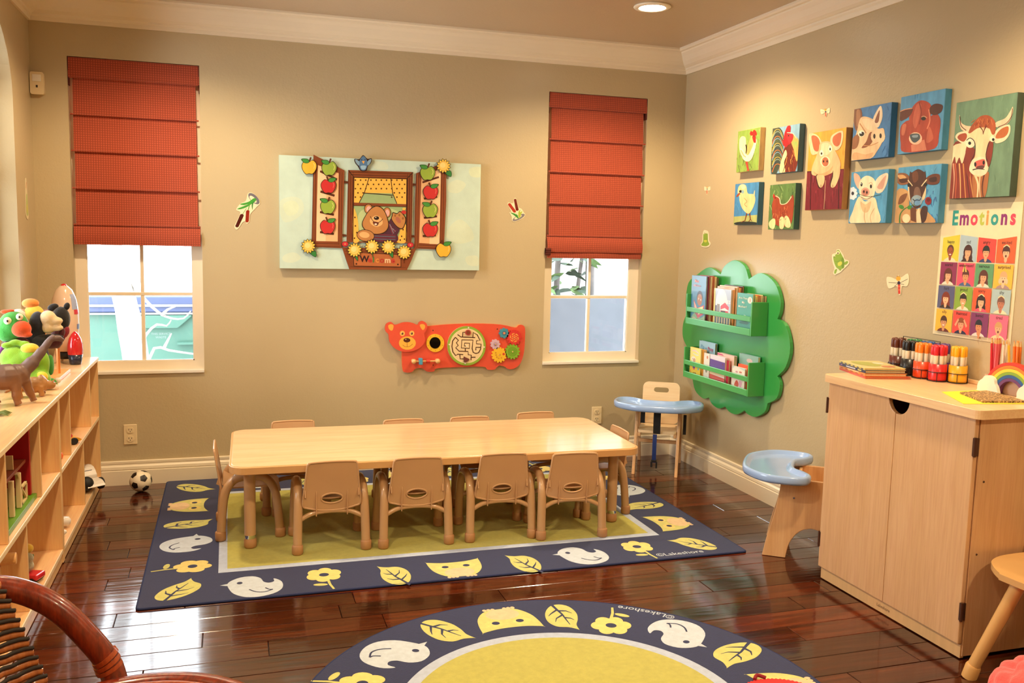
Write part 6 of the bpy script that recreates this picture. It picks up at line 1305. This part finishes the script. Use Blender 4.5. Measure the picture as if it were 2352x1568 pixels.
# puppet stand with hand puppets
M_peg2 = mat('orange_dowel', '#d8873c', .4, .06, 20)
t = thing('puppet_stand', 'wooden puppet stand with orange dowels on the toy shelf', 'stand', (-3.545, -.72, Z0))
B().box(-.09, -.16, 0, .09, .16, .016).build('base_board', M_peg2, t, .003)
pegs = [(.045, .12), (.065, .02), (-.01, -.02), (-.03, -.13), (.0, .08)]
for x, y in pegs: B().cyl((x, y, .016), (x, y, .200), .0065, n=10).build('dowel', M_peg2, t)
def puppet(name, label, x, y, z, parts, size=None):
    t = thing(name, label, 'puppet', (x, y, z))
    for nm, m, els, vx in parts:
        b = B()
        for e in els:
            Mx = Matrix.Rotation(math.radians(e[6]), 3, 'Y') if len(e) > 6 else None
            b.ell(e[:3], e[3:6], Mx)
        b.build(nm, m, t, remesh=vx)
    return t
G1, OR1 = plush('plush_green', '#3c9a3a'), plush('plush_orange', '#e0501f'); M_eye = mat('eye_white', '#ece2c4', .4, 0); M_pu = mat('eye_pupil', '#18120e', .2, 0, coat=.5)
MAR, PUR = plush('plush_maroon', '#4a0a12'), plush('plush_purple', '#7a2f86')
puppet('parrot_puppet', 'green parrot hand puppet with fat orange beak, nearest the wall', -3.617, -.895, .785, [('head', G1, [(0, 0, .175, .058, .056, .060), (-.02, .0, .15, .05, .05, .05)], .006), ('beak', OR1, [(.036, -.036, .162, .040, .036, .036), (.055, -.046, .138, .026, .02, .012)], .005), ('tuft', OR1, [(-.028, 0, .232, .022, .012, .010), (-.01, 0, .236, .018, .010, .008)], .004),
       ('body', MAR, [(.01, .01, .085, .066, .05, .045), (.02, .02, .05, .045, .04, .04), (-.01, .0, .04, .03, .028, .045)], .006), ('wing', PUR, [(-.045, -.03, .065, .012, .014, .05, 25)], .004), ('eye', M_eye, [(-.012, -.049, .198, .0155, .010, .016)], 0), ('eye', M_eye, [(.032, -.040, .214, .0145, .010, .015)], 0), ('pupil', M_pu, [(-.011, -.059, .198, .004, .003, .005)], 0), ('pupil', M_pu, [(.033, -.050, .214, .004, .003, .005)], 0)])
YEL = plush('plush_yellow', '#e8bf4a'); PW2 = plush('plush_white', '#e0d2c4'); ORB = plush('plush_light_orange', '#e8893a')
puppet('duck_puppet', 'yellow hand puppet with orange crest and white wing, behind the parrot', -3.555, -.80, .82, [('body', YEL, [(0, 0, .17, .045, .042, .050), (0, 0, .09, .04, .04, .065), (0, 0, .03, .025, .025, .06)], .006), ('crest', ORB, [(-.012, 0, .226, .036, .03, .022)], .005), ('wing', PW2, [(-.055, -.01, .175, .04, .03, .028), (-.035, -.02, .14, .03, .03, .035)], .005), ('chest', ORB, [(-.018, -.035, .115, .03, .018, .035)], .005)])
NVY, CRE = plush('plush_navy', '#1a1a26'), plush('plush_cream', '#e4c69c'); BLK = plush('plush_black', '#15100e')
puppet('dog_puppet', 'dark hand puppet with cream muzzle and paws reaching right', -3.51, -.86, .80, [('head', NVY, [(-.02, 0, .155, .035, .045, .062), (-.045, .0, .10, .05, .045, .05), (-.02, 0, .02, .04, .04, .06)], .006), ('muzzle', CRE, [(.022, -.01, .185, .034, .036, .036), (.05, -.012, .175, .032, .026, .018), (.052, -.016, .145, .032, .02, .014), (.022, -.01, .148, .03, .034, .028)], .005), ('arm', BLK, [(.035, -.02, .105, .05, .018, .014), (-.01, -.02, .09, .05, .03, .03)], .005), ('cloth', MAR, [(.03, .01, .08, .045, .03, .03), (.07, .0, .115, .014, .012, .03, 20)], .005)])
puppet('bear_puppet', 'black bear hand puppet with round ears, right end of the puppets', -3.462, -.72, .80, [('head', BLK, [(0, 0, .170, .040, .040, .056), (-.02, 0, .13, .03, .03, .04)], .005), ('ear', BLK, [(.026, .0, .226, .013, .010, .018, 20)], 0), ('ear', BLK, [(-.030, .0, .222, .024, .012, .016, -20)], 0), ('body', MAR, [(-.01, -.01, .10, .03, .03, .042), (-.02, 0, .065, .022, .022, .03)], .005), ('scarf', plush('plush_red', '#8a2430'), [(-.055, 0, .19, .03, .025, .022), (.02, -.02, .11, .016, .012, .03, 25)], .005)])
# green plush dinosaur
LM, LMY = plush('plush_lime', '#86b82c'), plush('plush_lemon', '#e2c63c'); DG = plush('plush_dark_green', '#3c8a2c')
puppet('plush_dinosaur', 'lime green plush dinosaur with yellow spots, sitting on the toy shelf', -3.545, -1.03, Z0+.0005, [('body', LM, [(-.02, .0, .085, .078, .075, .084), (-.045, .01, .13, .06, .06, .055), (.02, -.01, .135, .055, .055, .045), (.04, -.03, .045, .055, .05, .044), (.07, -.02, .11, .02, .022, .05), (-.06, -.01, .05, .04, .05, .049)], .007), ('spot', LMY, [(.018, -.03, .175, .036, .035, .022)], .005), ('spot', LMY, [(.062, -.055, .058, .026, .022, .024)], .005), ('spot', LMY, [(.042, -.055, .118, .016, .014, .012)], .005),
       ('tail_plate', DG, [(.088, .0, .10, .014, .02, .046)], .005), ('foot', DG, [(.085, -.01, .024, .03, .028, .023)], .005), ('toe', PW2, [(.106, -.03, .012, .014, .014, .0115)], 0), ('toe', PW2, [(.112, .0, .034, .014, .014, .012)], 0), ('frill', LM, [(-.07, 0, .185, .025, .02, .014), (-.04, 0, .196, .025, .02, .014), (-.01, 0, .190, .025, .02, .014)], .005)])
# long necked dinosaur: one continuous hide grown along its skeleton
def hide(name, c1, c2):
    m, t, b = newmat(name); sp = N(t, 'ShaderNodeSeparateXYZ'); tc = N(t, 'ShaderNodeTexCoord'); t.links.new(tc.outputs['Object'], sp.inputs[0])
    ad = N(t, 'ShaderNodeMath', operation='MULTIPLY_ADD'); n1 = noise(t, coords(t), 28, 4); t.links.new(n1, ad.inputs[0]); ad.inputs[1].default_value = .10; t.links.new(sp.outputs[2], ad.inputs[2])
    t.links.new(ramp(t, ad.outputs[0], [(.10, c1), (.2, c2)]), b.inputs['Base Color']); setin(b, Roughness=.45)
    bump(t, b, noise(t, coords(t, (1, 1, 1)), 90, 4, .7), .4, .002); return m
t = thing('toy_dinosaur', 'brown long necked toy dinosaur striding along the toy shelf', 'toy', (-3.56, -1.40, Z0))
b = B()
b.tube([(-.25, -.16, .06), (-.20, -.12, .08), (-.14, -.08, .10), (-.07, -.03, .108), (0, 0, .108), (.045, .03, .112), (.085, .05, .145), (.115, .066, .182), (.140, .080, .218), (.155, .088, .240), (.168, .092, .247)], [.006, .012, .024, .044, .050, .042, .026, .019, .0145, .013, .015], 14, k=3)
b.ell((.176, .096, .244), (.020, .012, .012)); b.ell((.190, .101, .237), (.013, .010, .008))
for x, y, fx, fy, w_ in ((.045, .0, .050, -.012, .019), (.062, .052, .088, .060, .018), (-.065, -.06, -.075, -.075, .022), (-.05, .005, -.03, .02, .021)): b.tube([(x, y, .10), ((x+fx)/2, (y+fy)/2, .055), (fx, fy, .022), (fx+.006, fy, .004)], [w_*1.15, w_*.9, w_*.7, w_*.8], 10, k=2)
b.build('body', hide('dinosaur_hide', '#8a5a34', '#6a5048'), t, remesh=.004, soft=2)
t = thing('toy_dinosaur', 'small tan horned toy dinosaur behind the long necked one', 'toy', (-3.50, -1.215, Z0))
b = B(); b.tube([(-.08, -.06, .03), (-.05, -.03, .04), (0, 0, .046), (.035, .02, .044), (.055, .03, .038)], [.006, .02, .034, .030, .022], 12, k=3); b.ell((.062, .034, .040), (.024, .02, .018)); b.ell((.042, .022, .062), (.012, .028, .026), Matrix.Rotation(-.5, 3, 'Y')); b.tube([(.07, .025, .05), (.088, .028, .066)], [.005, .001], 8); b.tube([(.07, .045, .05), (.088, .05, .066)], [.005, .001], 8); b.tube([(.08, .04, .042), (.092, .046, .052)], [.005, .001], 8)
for x, y in ((.035, -.005), (.03, .045), (-.035, -.045), (-.045, .0)): b.tube([(x, y, .04), (x+.004, y, .018), (x+.006, y, .002)], [.014, .010, .012], 8)
b.build('body', hide('dinosaur_hide_tan', '#a8743c', '#9a7458'), t, remesh=.0035, soft=2)
b = B(); 
for k in range(4): b.tube([(0, 0, .004), (.03, .012*(k-1.5), .012), (.05, .018*(k-1.5), .004)], [.006, .005, .001], 8)
o = b.build('toy_frond', mat('olive_rubber', '#5a6a24', .5), loc=(-3.545, -1.60, Z0)); tag(o, 'small olive green toy fronds at the left picture edge on the shelf', 'toy')

# toys inside the shelves
zm = .3886; M_red = mat('barn_red', '#a8141e', .35, .05, 12); M_crm = mat('barn_cream', '#dcc08a', .4, .04); M_bg = mat('barn_green', '#5a8a1f', .4, .05)
t = thing('toy_barn', 'red wooden toy barn with cream posts on a green base, inside the near shelf', 'toy', (-3.535, -1.816, zm))
def bb(nm, m, *q, bv=.0015, par=None): return B().box(*q).build(nm, m, par or t, bv)
bb('green_base', M_bg, -.10, -.235, 0, .112, .235, .018); bb('back_wall', M_red, -.10, -.225, .0185, -.09, .225, .275); bb('side_wall', M_red, -.0895, .207, .0185, .098, .225, .275); bb('side_wall', M_red, -.0895, -.225, .0185, .098, -.207, .275)
bb('upper_floor', mat('barn_floor', '#8a3a1c', .5), -.0895, -.2065, .142, .085, .2065, .154); bb('corner_post', M_crm, .08, .2255, .255, .10, .232, .285); bb('post', M_crm, .082, .045, .0185, .098, .063, .1415); bb('post', M_crm, .082, -.063, .0185, .098, -.045, .1415); bb('stall_panel', M_crm, .0, .0635, .0185, .075, .070, .085); bb('loft_panel', M_crm, .0, .045, .1545, .078, .052, .205); bb('loft_panel', M_crm, .0605, .052, .1545, .066, .10, .19)
bb('roof', mat('barn_roof', '#c8a070', .5), -.10, -.22, .2755, .06, .215, .287)
b = B()
for z0, z1 in ((.0195, .027), (.077, .085)): b.box(.088, .075, z0, .096, .165, z1)
b.box(.088, .075, .02, .096, .083, .085); b.box(.088, .157, .02, .096, .165, .085); b.prism([(.080, .080), (.086, .082), (.160, .026), (.156, .022)], .007, (.0885, 0, 0), (0, 1, 0), (0, 0, 1), (1, 0, 0)); b.build('fence_gate', M_crm, t)
b = B().prism([(.03, .142), (.065, .142), (.065, .10)], .01, (.084, 0, 0), (0, 1, 0), (0, 0, 1), (1, 0, 0)); b.build('brace', M_crm, t, fix=True)
def car(label, x, y, z, rz, body, cab, wheel, s=1.0, wr=.016):
    t = thing('toy_car', label, 'toy', (x, y, z), rz)
    B().prism(spline([(-.06*s, .014*s), (-.06*s, .03*s), (-.03*s, .036*s), (.03*s, .034*s), (.06*s, .028*s), (.06*s, .014*s)], 3), .05*s, (0, .025*s, 0), (1, 0, 0), (0, 0, 1), (0, -1, 0)).build('body', body, t, .004*s, fix=True)
    B().prism(spline([(-.04*s, .033*s), (-.028*s, .062*s), (.012*s, .064*s), (.03*s, .034*s)], 3), .044*s, (0, .022*s, 0), (1, 0, 0), (0, 0, 1), (0, -1, 0)).build('cab', cab, t, .004*s, fix=True)
    for qx in (-.036*s, .036*s):
        for q in (-1, 1): B().cyl((qx, q*.022*s, wr*s), (qx, q*.034*s, wr*s), wr*s, n=16).build('wheel', wheel, t, .002*s)
    return t
M_blk = mat('tyre_black', '#100e0e', .6); M_yel = mat('toy_yellow', '#e0a024', .35, coat=.3); M_tr = mat('toy_red', '#c82430', .3, coat=.4); M_tw = mat('toy_white', '#dfd6cc', .25, .02, coat=.4); M_tg = mat('toy_grey', '#4a4c54', .2, coat=.6)
car('yellow and red toy car in the upper row of the far shelf unit', -3.470, -.70, zm, math.radians(25), M_yel, M_tr, M_blk, 1.0)
o = B().lathe([(.002, 0), (.016, .001), (.02, .012), (.017, .024), (.006, .029), (.002, .029)], 18).build('toy_cup', mat('toy_orange', '#d8622c', .4), loc=(-3.45, -.975, zm)); tag(o, 'small orange toy cup on the middle board of the far unit', 'toy')
zl = .0626
t = car('white toy car with grey windows and a big black wheel, far lower corner', -3.452, -.27, zl, math.radians(-55), M_tw, M_tw, M_blk, 1.75, .017)
B().ell((.088, -.035, .046), (.034, .034, .037)).build('black_roller', M_blk, t); B().cyl((.05, -.02, .045), (.085, -.034, .046), .008, n=10).build('axle', M_tg, t); B().box(.02, -.048, .055, .06, -.043, .075).build('red_panel', M_tr, t); B().box(.032, -.022, .068, .0395, .022, .100).build('windscreen', M_tg, t, .003)
def plane(label, x, y, z, rz, s):
    t = thing('toy_plane', label, 'toy', (x, y, z), rz)
    b = B(); b.tube([(-.09*s, 0, .05*s), (-.05*s, 0, .04*s), (0, 0, .036*s), (.06*s, 0, .032*s), (.09*s, 0, .026*s)], [.008*s, .018*s, .026*s, .025*s, .012*s], 14, k=2); b.build('fuselage', M_tw, t)
    B().prism(spline([(-.02*s, -.10*s), (.03*s, -.02*s), (.03*s, .02*s), (-.02*s, .10*s), (-.035*s, .10*s), (-.03*s, 0), (-.035*s, -.10*s)], 2), .006*s, (0, 0, .022*s)).build('wing', M_tg, t, fix=True)
    B().prism([(-.085*s, .05*s), (-.055*s, .05*s), (-.085*s, .095*s), (-.1*s, .095*s)], .006*s, (0, .003*s, 0), (1, 0, 0), (0, 0, 1), (0, -1, 0)).build('tail_fin', M_tw, t, fix=True)
    for q in (-.02, .02): B().cyl((.0, q*s, .0), (.0, q*s, .018*s), .006*s, n=8).build('gear_leg', M_tg, t)
plane('white toy plane with grey wings on the bottom board of the far unit', -3.50, -.93, zl, math.radians(15), .9)
t = thing('toy_boat', 'white toy boat hull leaning at the divider of the far unit', 'toy', (-3.455, -1.055, zl), math.radians(20)); B().tube([(-.045, 0, .012), (0, 0, .016), (.04, 0, .022)], [.009, .016, .006], 12, k=2).build('hull', M_tw, t); B().cyl((0, 0, .026), (0, 0, .062), .009, n=12).build('funnel', M_tw, t)
t = thing('toy_truck', 'red flat toy cart on the bottom board of the near unit', 'toy', (-3.468, -1.55, zl), math.radians(-20)); B().box(-.05, -.03, .012, .05, .03, .034).build('flatbed', M_tr, t, .006)
for qx in (-.03, .03): B().cyl((qx, -.034, .011), (qx, .034, .011), .011, n=14).build('wheel', M_blk, t)
t = thing('plush_cat', 'grey and yellow soft toy sitting in the red cart', 'toy', (-3.475, -1.548, zl+.036)); b = B(); b.ell((0, 0, .022), (.028, .024, .024)); b.ell((.006, 0, .052), (.022, .02, .02)); b.build('body', plush('plush_grey', '#a8a288'), t, remesh=.004); B().ell((.022, .01, .056), (.004, .005, .006)).build('green_eye', mat('green_eye', '#2f6a34', .2), t); B().ell((.004, .02, .082), (.02, .018, .018)).build('yellow_hat', YEL, t)
o = B().ell((0, 0, .016), (.016, .016, .016)).build('toy_bead', mat('bead_maroon', '#6a1218', .2, coat=.5), loc=(-3.52, -1.515, zl+.118)); tag(o, 'shiny maroon ball balanced on the soft toys in the near unit', 'ball')
o.location = (-3.52, -1.47, zl)
t = thing('wooden_mallet', 'pale wooden mallet poking out of the near unit', 'toy', (-3.47, -1.985, zl)); B().cyl((0, 0, .0), (0, 0, .215), .010, n=12).build('handle', M_peg, t); B().tube([(-.05, .0, .235), (.055, .01, .235)], .020, 14).build('head', M_peg, t, .004)

# ================================================================ RATTAN ARMCHAIR
def rattan(name, c1, c2):
    m, t, b = newmat(name); f = noise(t, coords(t, (30, 30, 4)), 3, 5, .65); t.links.new(ramp(t, f, [(.3, c1), (.7, c2)]), b.inputs['Base Color']); setin(b, Roughness=.28); b.inputs['Coat Weight'].default_value = .4; bump(t, b, f, .1, .001); return m
M_rat = rattan('rattan_cane', '#4a1408', '#8a2f12'); M_rat2 = rattan('rattan_binding', '#7a2c10', '#a84a1e'); M_weave = rattan('woven_cord', '#8a4a24', '#b87038'); M_weaved = mat('cord_shadow_strand', '#1c120a', .8)
cx, cy, sz = -2.93, -3.405, .375
t = thing('rattan_armchair', 'dark red rattan armchair with woven back in the near left corner', 'chair', (cx, cy, 0))
rx, ry = .268, .275
rim = [(rx*math.cos(a), ry*math.sin(a), sz) for a in [2*PI*k/40 for k in range(40)]]
B().tube(rim, .024, 12, closed=True).build('seat_rim', M_rat, t)
sw = t
for k in range(11):
    q = .235-.021*k; B().tube([(q*math.cos(a), q*1.03*math.sin(a), sz+.012-.02*(1-q/.24)) for a in [2*PI*j/36 for j in range(36)]], .0108, 8, closed=True).build('woven_ring', M_weave if k % 2 else M_rat2, sw)
B().tube([(.235*math.cos(a), .24*math.sin(a), sz-.004) for a in [2*PI*j/36 for j in range(36)]], .012, 8, closed=True).build('seat_edge_coil', M_rat2, sw)
arm = [(-.062, .300, sz+.005), (-.075, .307, sz+.045), (-.11, .303, sz+.105), (-.165, .303, sz+.175), (-.225, .300, sz+.222), (-.290, .290, sz+.247), (-.36, .24, sz+.262), (-.42, .13, sz+.30), (-.44, 0, sz+.33), (-.42, -.13, sz+.30), (-.36, -.24, sz+.262), (-.29, -.29, sz+.247), (-.165, -.303, sz+.175), (-.11, -.303, sz+.105), (-.062, -.300, sz+.005)]
B().tube(arm, .0265, 14, k=4).build('arm_hoop', M_rat, t)
for s in (1, -1):
    for k in range(3): B().tube([(-.072-.003*k, s*.306, sz+.030+.012*k+.001), (-.076-.004*k, s*.306, sz+.0395+.012*k)], .0300, 14).build('cane_binding', M_rat2, t)
    B().tube([(-.285, s*.285, sz+.232), (-.26, s*.288, sz+.15), (-.215, s*.29, sz+.03), (-.19, s*.285, .30), (-.17, s*.27, .01)], .017, 12, k=3).build('rear_leg_rod', M_rat, t)
    B().tube([(.10, s*.262, sz-.01), (.16, s*.262, .2), (.19, s*.265, .012)], .022, 12, k=2).build('front_leg', M_rat, t)
for j in range(12):
    f = (j+.5)/12; b = B(); P = []
    for k in range(29):
        a = -.98+1.96*k/28; h = sz+.02+(.215+.07*math.cos(a))*f; R1 = .215+.17*f
        P.append((-.06-R1*math.cos(a), .30*math.sin(a)*(1+.02*f), h+.0025*math.sin(k*2.9)))
    B().tube(P, .0098, 8).build('woven_strand', M_weave, t)
    if j < 11: B().tube([(p[0]*.98, p[1]*.98, p[2]+.0115+.001*math.sin(i_*2.2)) for i_, p in enumerate(P)], .0045, 6).build('gap_shade_strand', M_weaved, t)  # shade of the gaps between rows, put in as dark strands
B().tube([(.18*math.cos(a), .2*math.sin(a), .14) for a in [2*PI*j/28 for j in range(28)]], .014, 10, closed=True).build('stretcher_ring', M_rat, t)

# red toothed pad and pink pouf
out = []
for k in range(150): a = 2*PI*k/150; q = .150+(.0028 if k % 2 else -.0022); out.append((q*math.cos(a), q*math.sin(a)))
t = thing('felt_pad', 'round red felt pad with pinked edge on the round rug', 'pad', (-1.163, -3.002, .0096))
B().prism(out, .006).build('pinked_sheet', mat('red_felt', '#d23030', .9, .05, 60, .3, .001, 300), t); B().tube([(-.02, .149, .009), (0, .166, .012), (.02, .149, .009)], .006, 8, k=3).build('hanging_loop', mat('dark_red_felt', '#8a1a24', .9), t); B().lathe([(.12, .0062), (.118, .010), (.06, .013), (.002, .014)], 40).build('padded_middle', mat('red_felt_2', '#cc2c2c', .9, .05, 60, .3, .001, 300), t)
t = thing('fluffy_pouf', 'fluffy coral pink pouf cut by the lower right corner', 'pouf', (-.565, -3.40, 0))
b = B(); rq = random.Random(5)
for i in range(150):
    v = Vector((rq.gauss(0, 1), rq.gauss(0, 1), rq.gauss(0, 1))).normalized(); p = Vector((v.x*.155, v.y*.155, .135+v.z*.105)); b.ell(p, (.036, .036, .03), nu=7, nv=5)
b.ell((0, 0, .132), (.15, .15, .11)); b.build('fur', mat('coral_fur', '#e8504e', .95, .15, 30, .6, .004, 160, sheen=.4), t, remesh=.008)
B().lathe([(.002, .0), (.10, .0), (.10, .03), (.002, .03)], 20).build('base', M_bk, t)
# dark object standing on the stool at the picture edge
t = thing('water_bottle', 'dark blue bottle with red band on the stool, cut by the right edge', 'bottle', (-.175, -2.985, .3655))
B().lathe([(.002, 0), (.030, 0), (.033, .006), (.033, .10), (.026, .118), (.018, .122)], 20).build('flask', mat('bottle_navy', '#1c2a44', .3, coat=.3), t); B().lathe([(.0336, .02), (.0336, .034)], 20).build('red_band', M_tr, t); B().lathe([(.018, .1221), (.020, .124), (.020, .146), (.002, .148)], 18).build('cap', M_blk, t)

# ================================================================ OUTSIDE THE WINDOWS
M_conc = mat('pale_concrete', (.3, .3, .29), .9, .06, 3)
struct(B().box(-14, .30, -.62, 8, 12, -.5).build('trim_9', M_conc)); bpy.data.objects['trim_9'].name = 'outdoor_ground'
M_dg = mat('dumpster_green', (.06, .15, .115), .5, .06, 4); M_db = mat('dumpster_blue', (.06, .08, .17), .5, .04); M_dw = mat('dumpster_white', (.2, .22, .24), .6)
t = thing('dumpster', 'green steel dumpster with blue lid outside the left window', 'dumpster', (-3.0, 2.6, -.5))
B().box(-.90, 0, .12, 1.1, .9, 1.215).build('bin', M_dg, t, .01); B().box(-.93, -.02, 1.2155, 1.13, .95, 1.345).build('lid', M_db, t, .01); B().box(-.93, -.032, 1.262, 1.13, -.0205, 1.282).build('lid_stripe', M_dw, t); B().box(-.93, -.04, 1.20, 1.13, -.005, 1.215).build('rim', M_dw, t)
B().prism([(-.60, 1.195), (-.56, 1.17), (-.454, 1.09), (-.136, 1.09), (-.03, 1.185), (-.03, 1.195)], .04, (0, 0, 0), (1, 0, 0), (0, 0, 1), (0, -1, 0)).build('pocket_plate', M_dg, t, .006, fix=True); B().box(-.145, -.05, .955, .5, 0, .972).build('fork_sleeve', M_dg, t)
b = B(); draw(b, [('T', (.20, .26, .25), 'THIS SERVICE', -.27, 1.032, .025, 0, .012), ('T', (.20, .26, .25), 'WASTE', -.27, 1.004, .025, 0, .012)], IDENT, (0, -.001, 0), (1, 0, 0), (0, 0, 1), (0, -1, 0)); b.build('lettering', paint('stencil', .6, 0, bs=0), t)
for x in (-.7, .9):
    for y in (.12, .78): B().cyl((x, y-.03, .06), (x, y+.03, .06), .06, n=16).build('caster', M_blk, t)
M_bark = mat('pale_bark', (.36, .34, .33), .9, .12, 8, .5, .01, 20, stretch=(1, 1, .3))
t = thing('pale_tree', 'pale leaning tree trunk with bare twigs outside the left window', 'tree', (-3.33, 1.3, -.5))
B().tube([(.06, 0, .0), (.0, 0, .9), (-.06, 0, 1.35), (-.17, .02, 1.9), (-.30, .05, 2.6), (-.45, .1, 3.6)], [.11, .085, .075, .065, .055, .04], 14, k=3).build('trunk', M_bark, t)
for p in ([(-.02, -.02, 1.52), (.06, -.03, 1.41), (.14, -.05, 1.33), (.22, -.06, 1.29), (.30, -.06, 1.29), (.345, -.06, 1.34)], [(.0, -.04, 1.05), (.06, -.06, 1.18), (.13, -.07, 1.25), (.19, -.07, 1.24), (.22, -.07, 1.28)], [(.04, -.05, .92), (.11, -.06, 1.09), (.2, -.06, 1.075), (.36, -.05, 1.045), (.55, -.05, 1.03)], [(.16, -.06, 1.31), (.20, -.07, 1.35), (.25, -.07, 1.37)], [(.17, -.06, 1.09), (.20, -.07, 1.15), (.22, -.07, 1.19)]): B().tube(p, [.012, .004], 8, k=2).build('twig', M_bark, t)
# right window: low slate wall, pale wall behind, shrubs
M_slate = mat('slate_render', (.088, .094, .112), .9, .08, 6); M_pale = mat('pale_render', (.30, .295, .28), .9, .04, 4)
struct(B().box(-.9, 1.5, -.5, 2.6, 1.62, .905).build('trim_8', M_slate)); bpy.data.objects['trim_8'].name = 'slate_garden_wall'
struct(B().box(-1.2, 3.2, -.5, 1.75, 3.4, 3.6).build('trim_7', M_pale)); bpy.data.objects['trim_7'].name = 'pale_house_wall'
M_leaf = mat('shrub_leaf', (.10, .17, .06), .6, .25, 30); M_leafd = mat('shrub_leaf_dark', (.035, .06, .04), .6, .2, 30); M_stem = mat('shrub_stem', (.10, .085, .08), .8, .1)
t = thing('garden_shrub', 'leafy shrub against a pale wall outside the right window', 'shrub', (.06, 2.0, -.5))
rs = random.Random(9)
for p, r_ in (([(-.12, 0, 0), (-.14, .02, 1.4), (-.10, 0, 2.3)], [.03, .02]), ([(.16, 0, 0), (.16, 0, 1.3), (.15, .02, 2.4)], [.045, .035]), ([(.02, 0, 0), (.03, 0, 1.2), (.10, 0, 1.9), (.16, 0, 2.4)], [.02, .012])): B().tube(p, r_, 9, k=3).build('stem', M_stem, t)
leaf = [(0, 0), (.03, .022), (.08, .026), (.13, .012), (.16, 0), (.13, -.012), (.08, -.026), (.03, -.022)]
for k in range(46):
    a, el = rs.uniform(0, 2*PI), rs.uniform(-.5, .6); bx, bz = rs.uniform(-.25, .12), rs.uniform(1.42, 1.72) if k < 34 else rs.uniform(1.7, 2.1)
    b = B(); b.M = Matrix.Translation((bx, rs.uniform(-.1, .05), bz)) @ Matrix.Rotation(a, 4, 'Z') @ Matrix.Rotation(-el, 4, 'Y') @ Matrix.Rotation(rs.uniform(-1, 1), 4, 'X')
    b.add([(p[0], p[1], -.02*(p[0]/.16)**2) for p in leaf], [(0, 1, 7), (1, 2, 6, 7), (2, 3, 5, 6), (3, 4, 5)]); b.build('leaf', M_leaf if rs.random() < .55 else M_leafd, t)
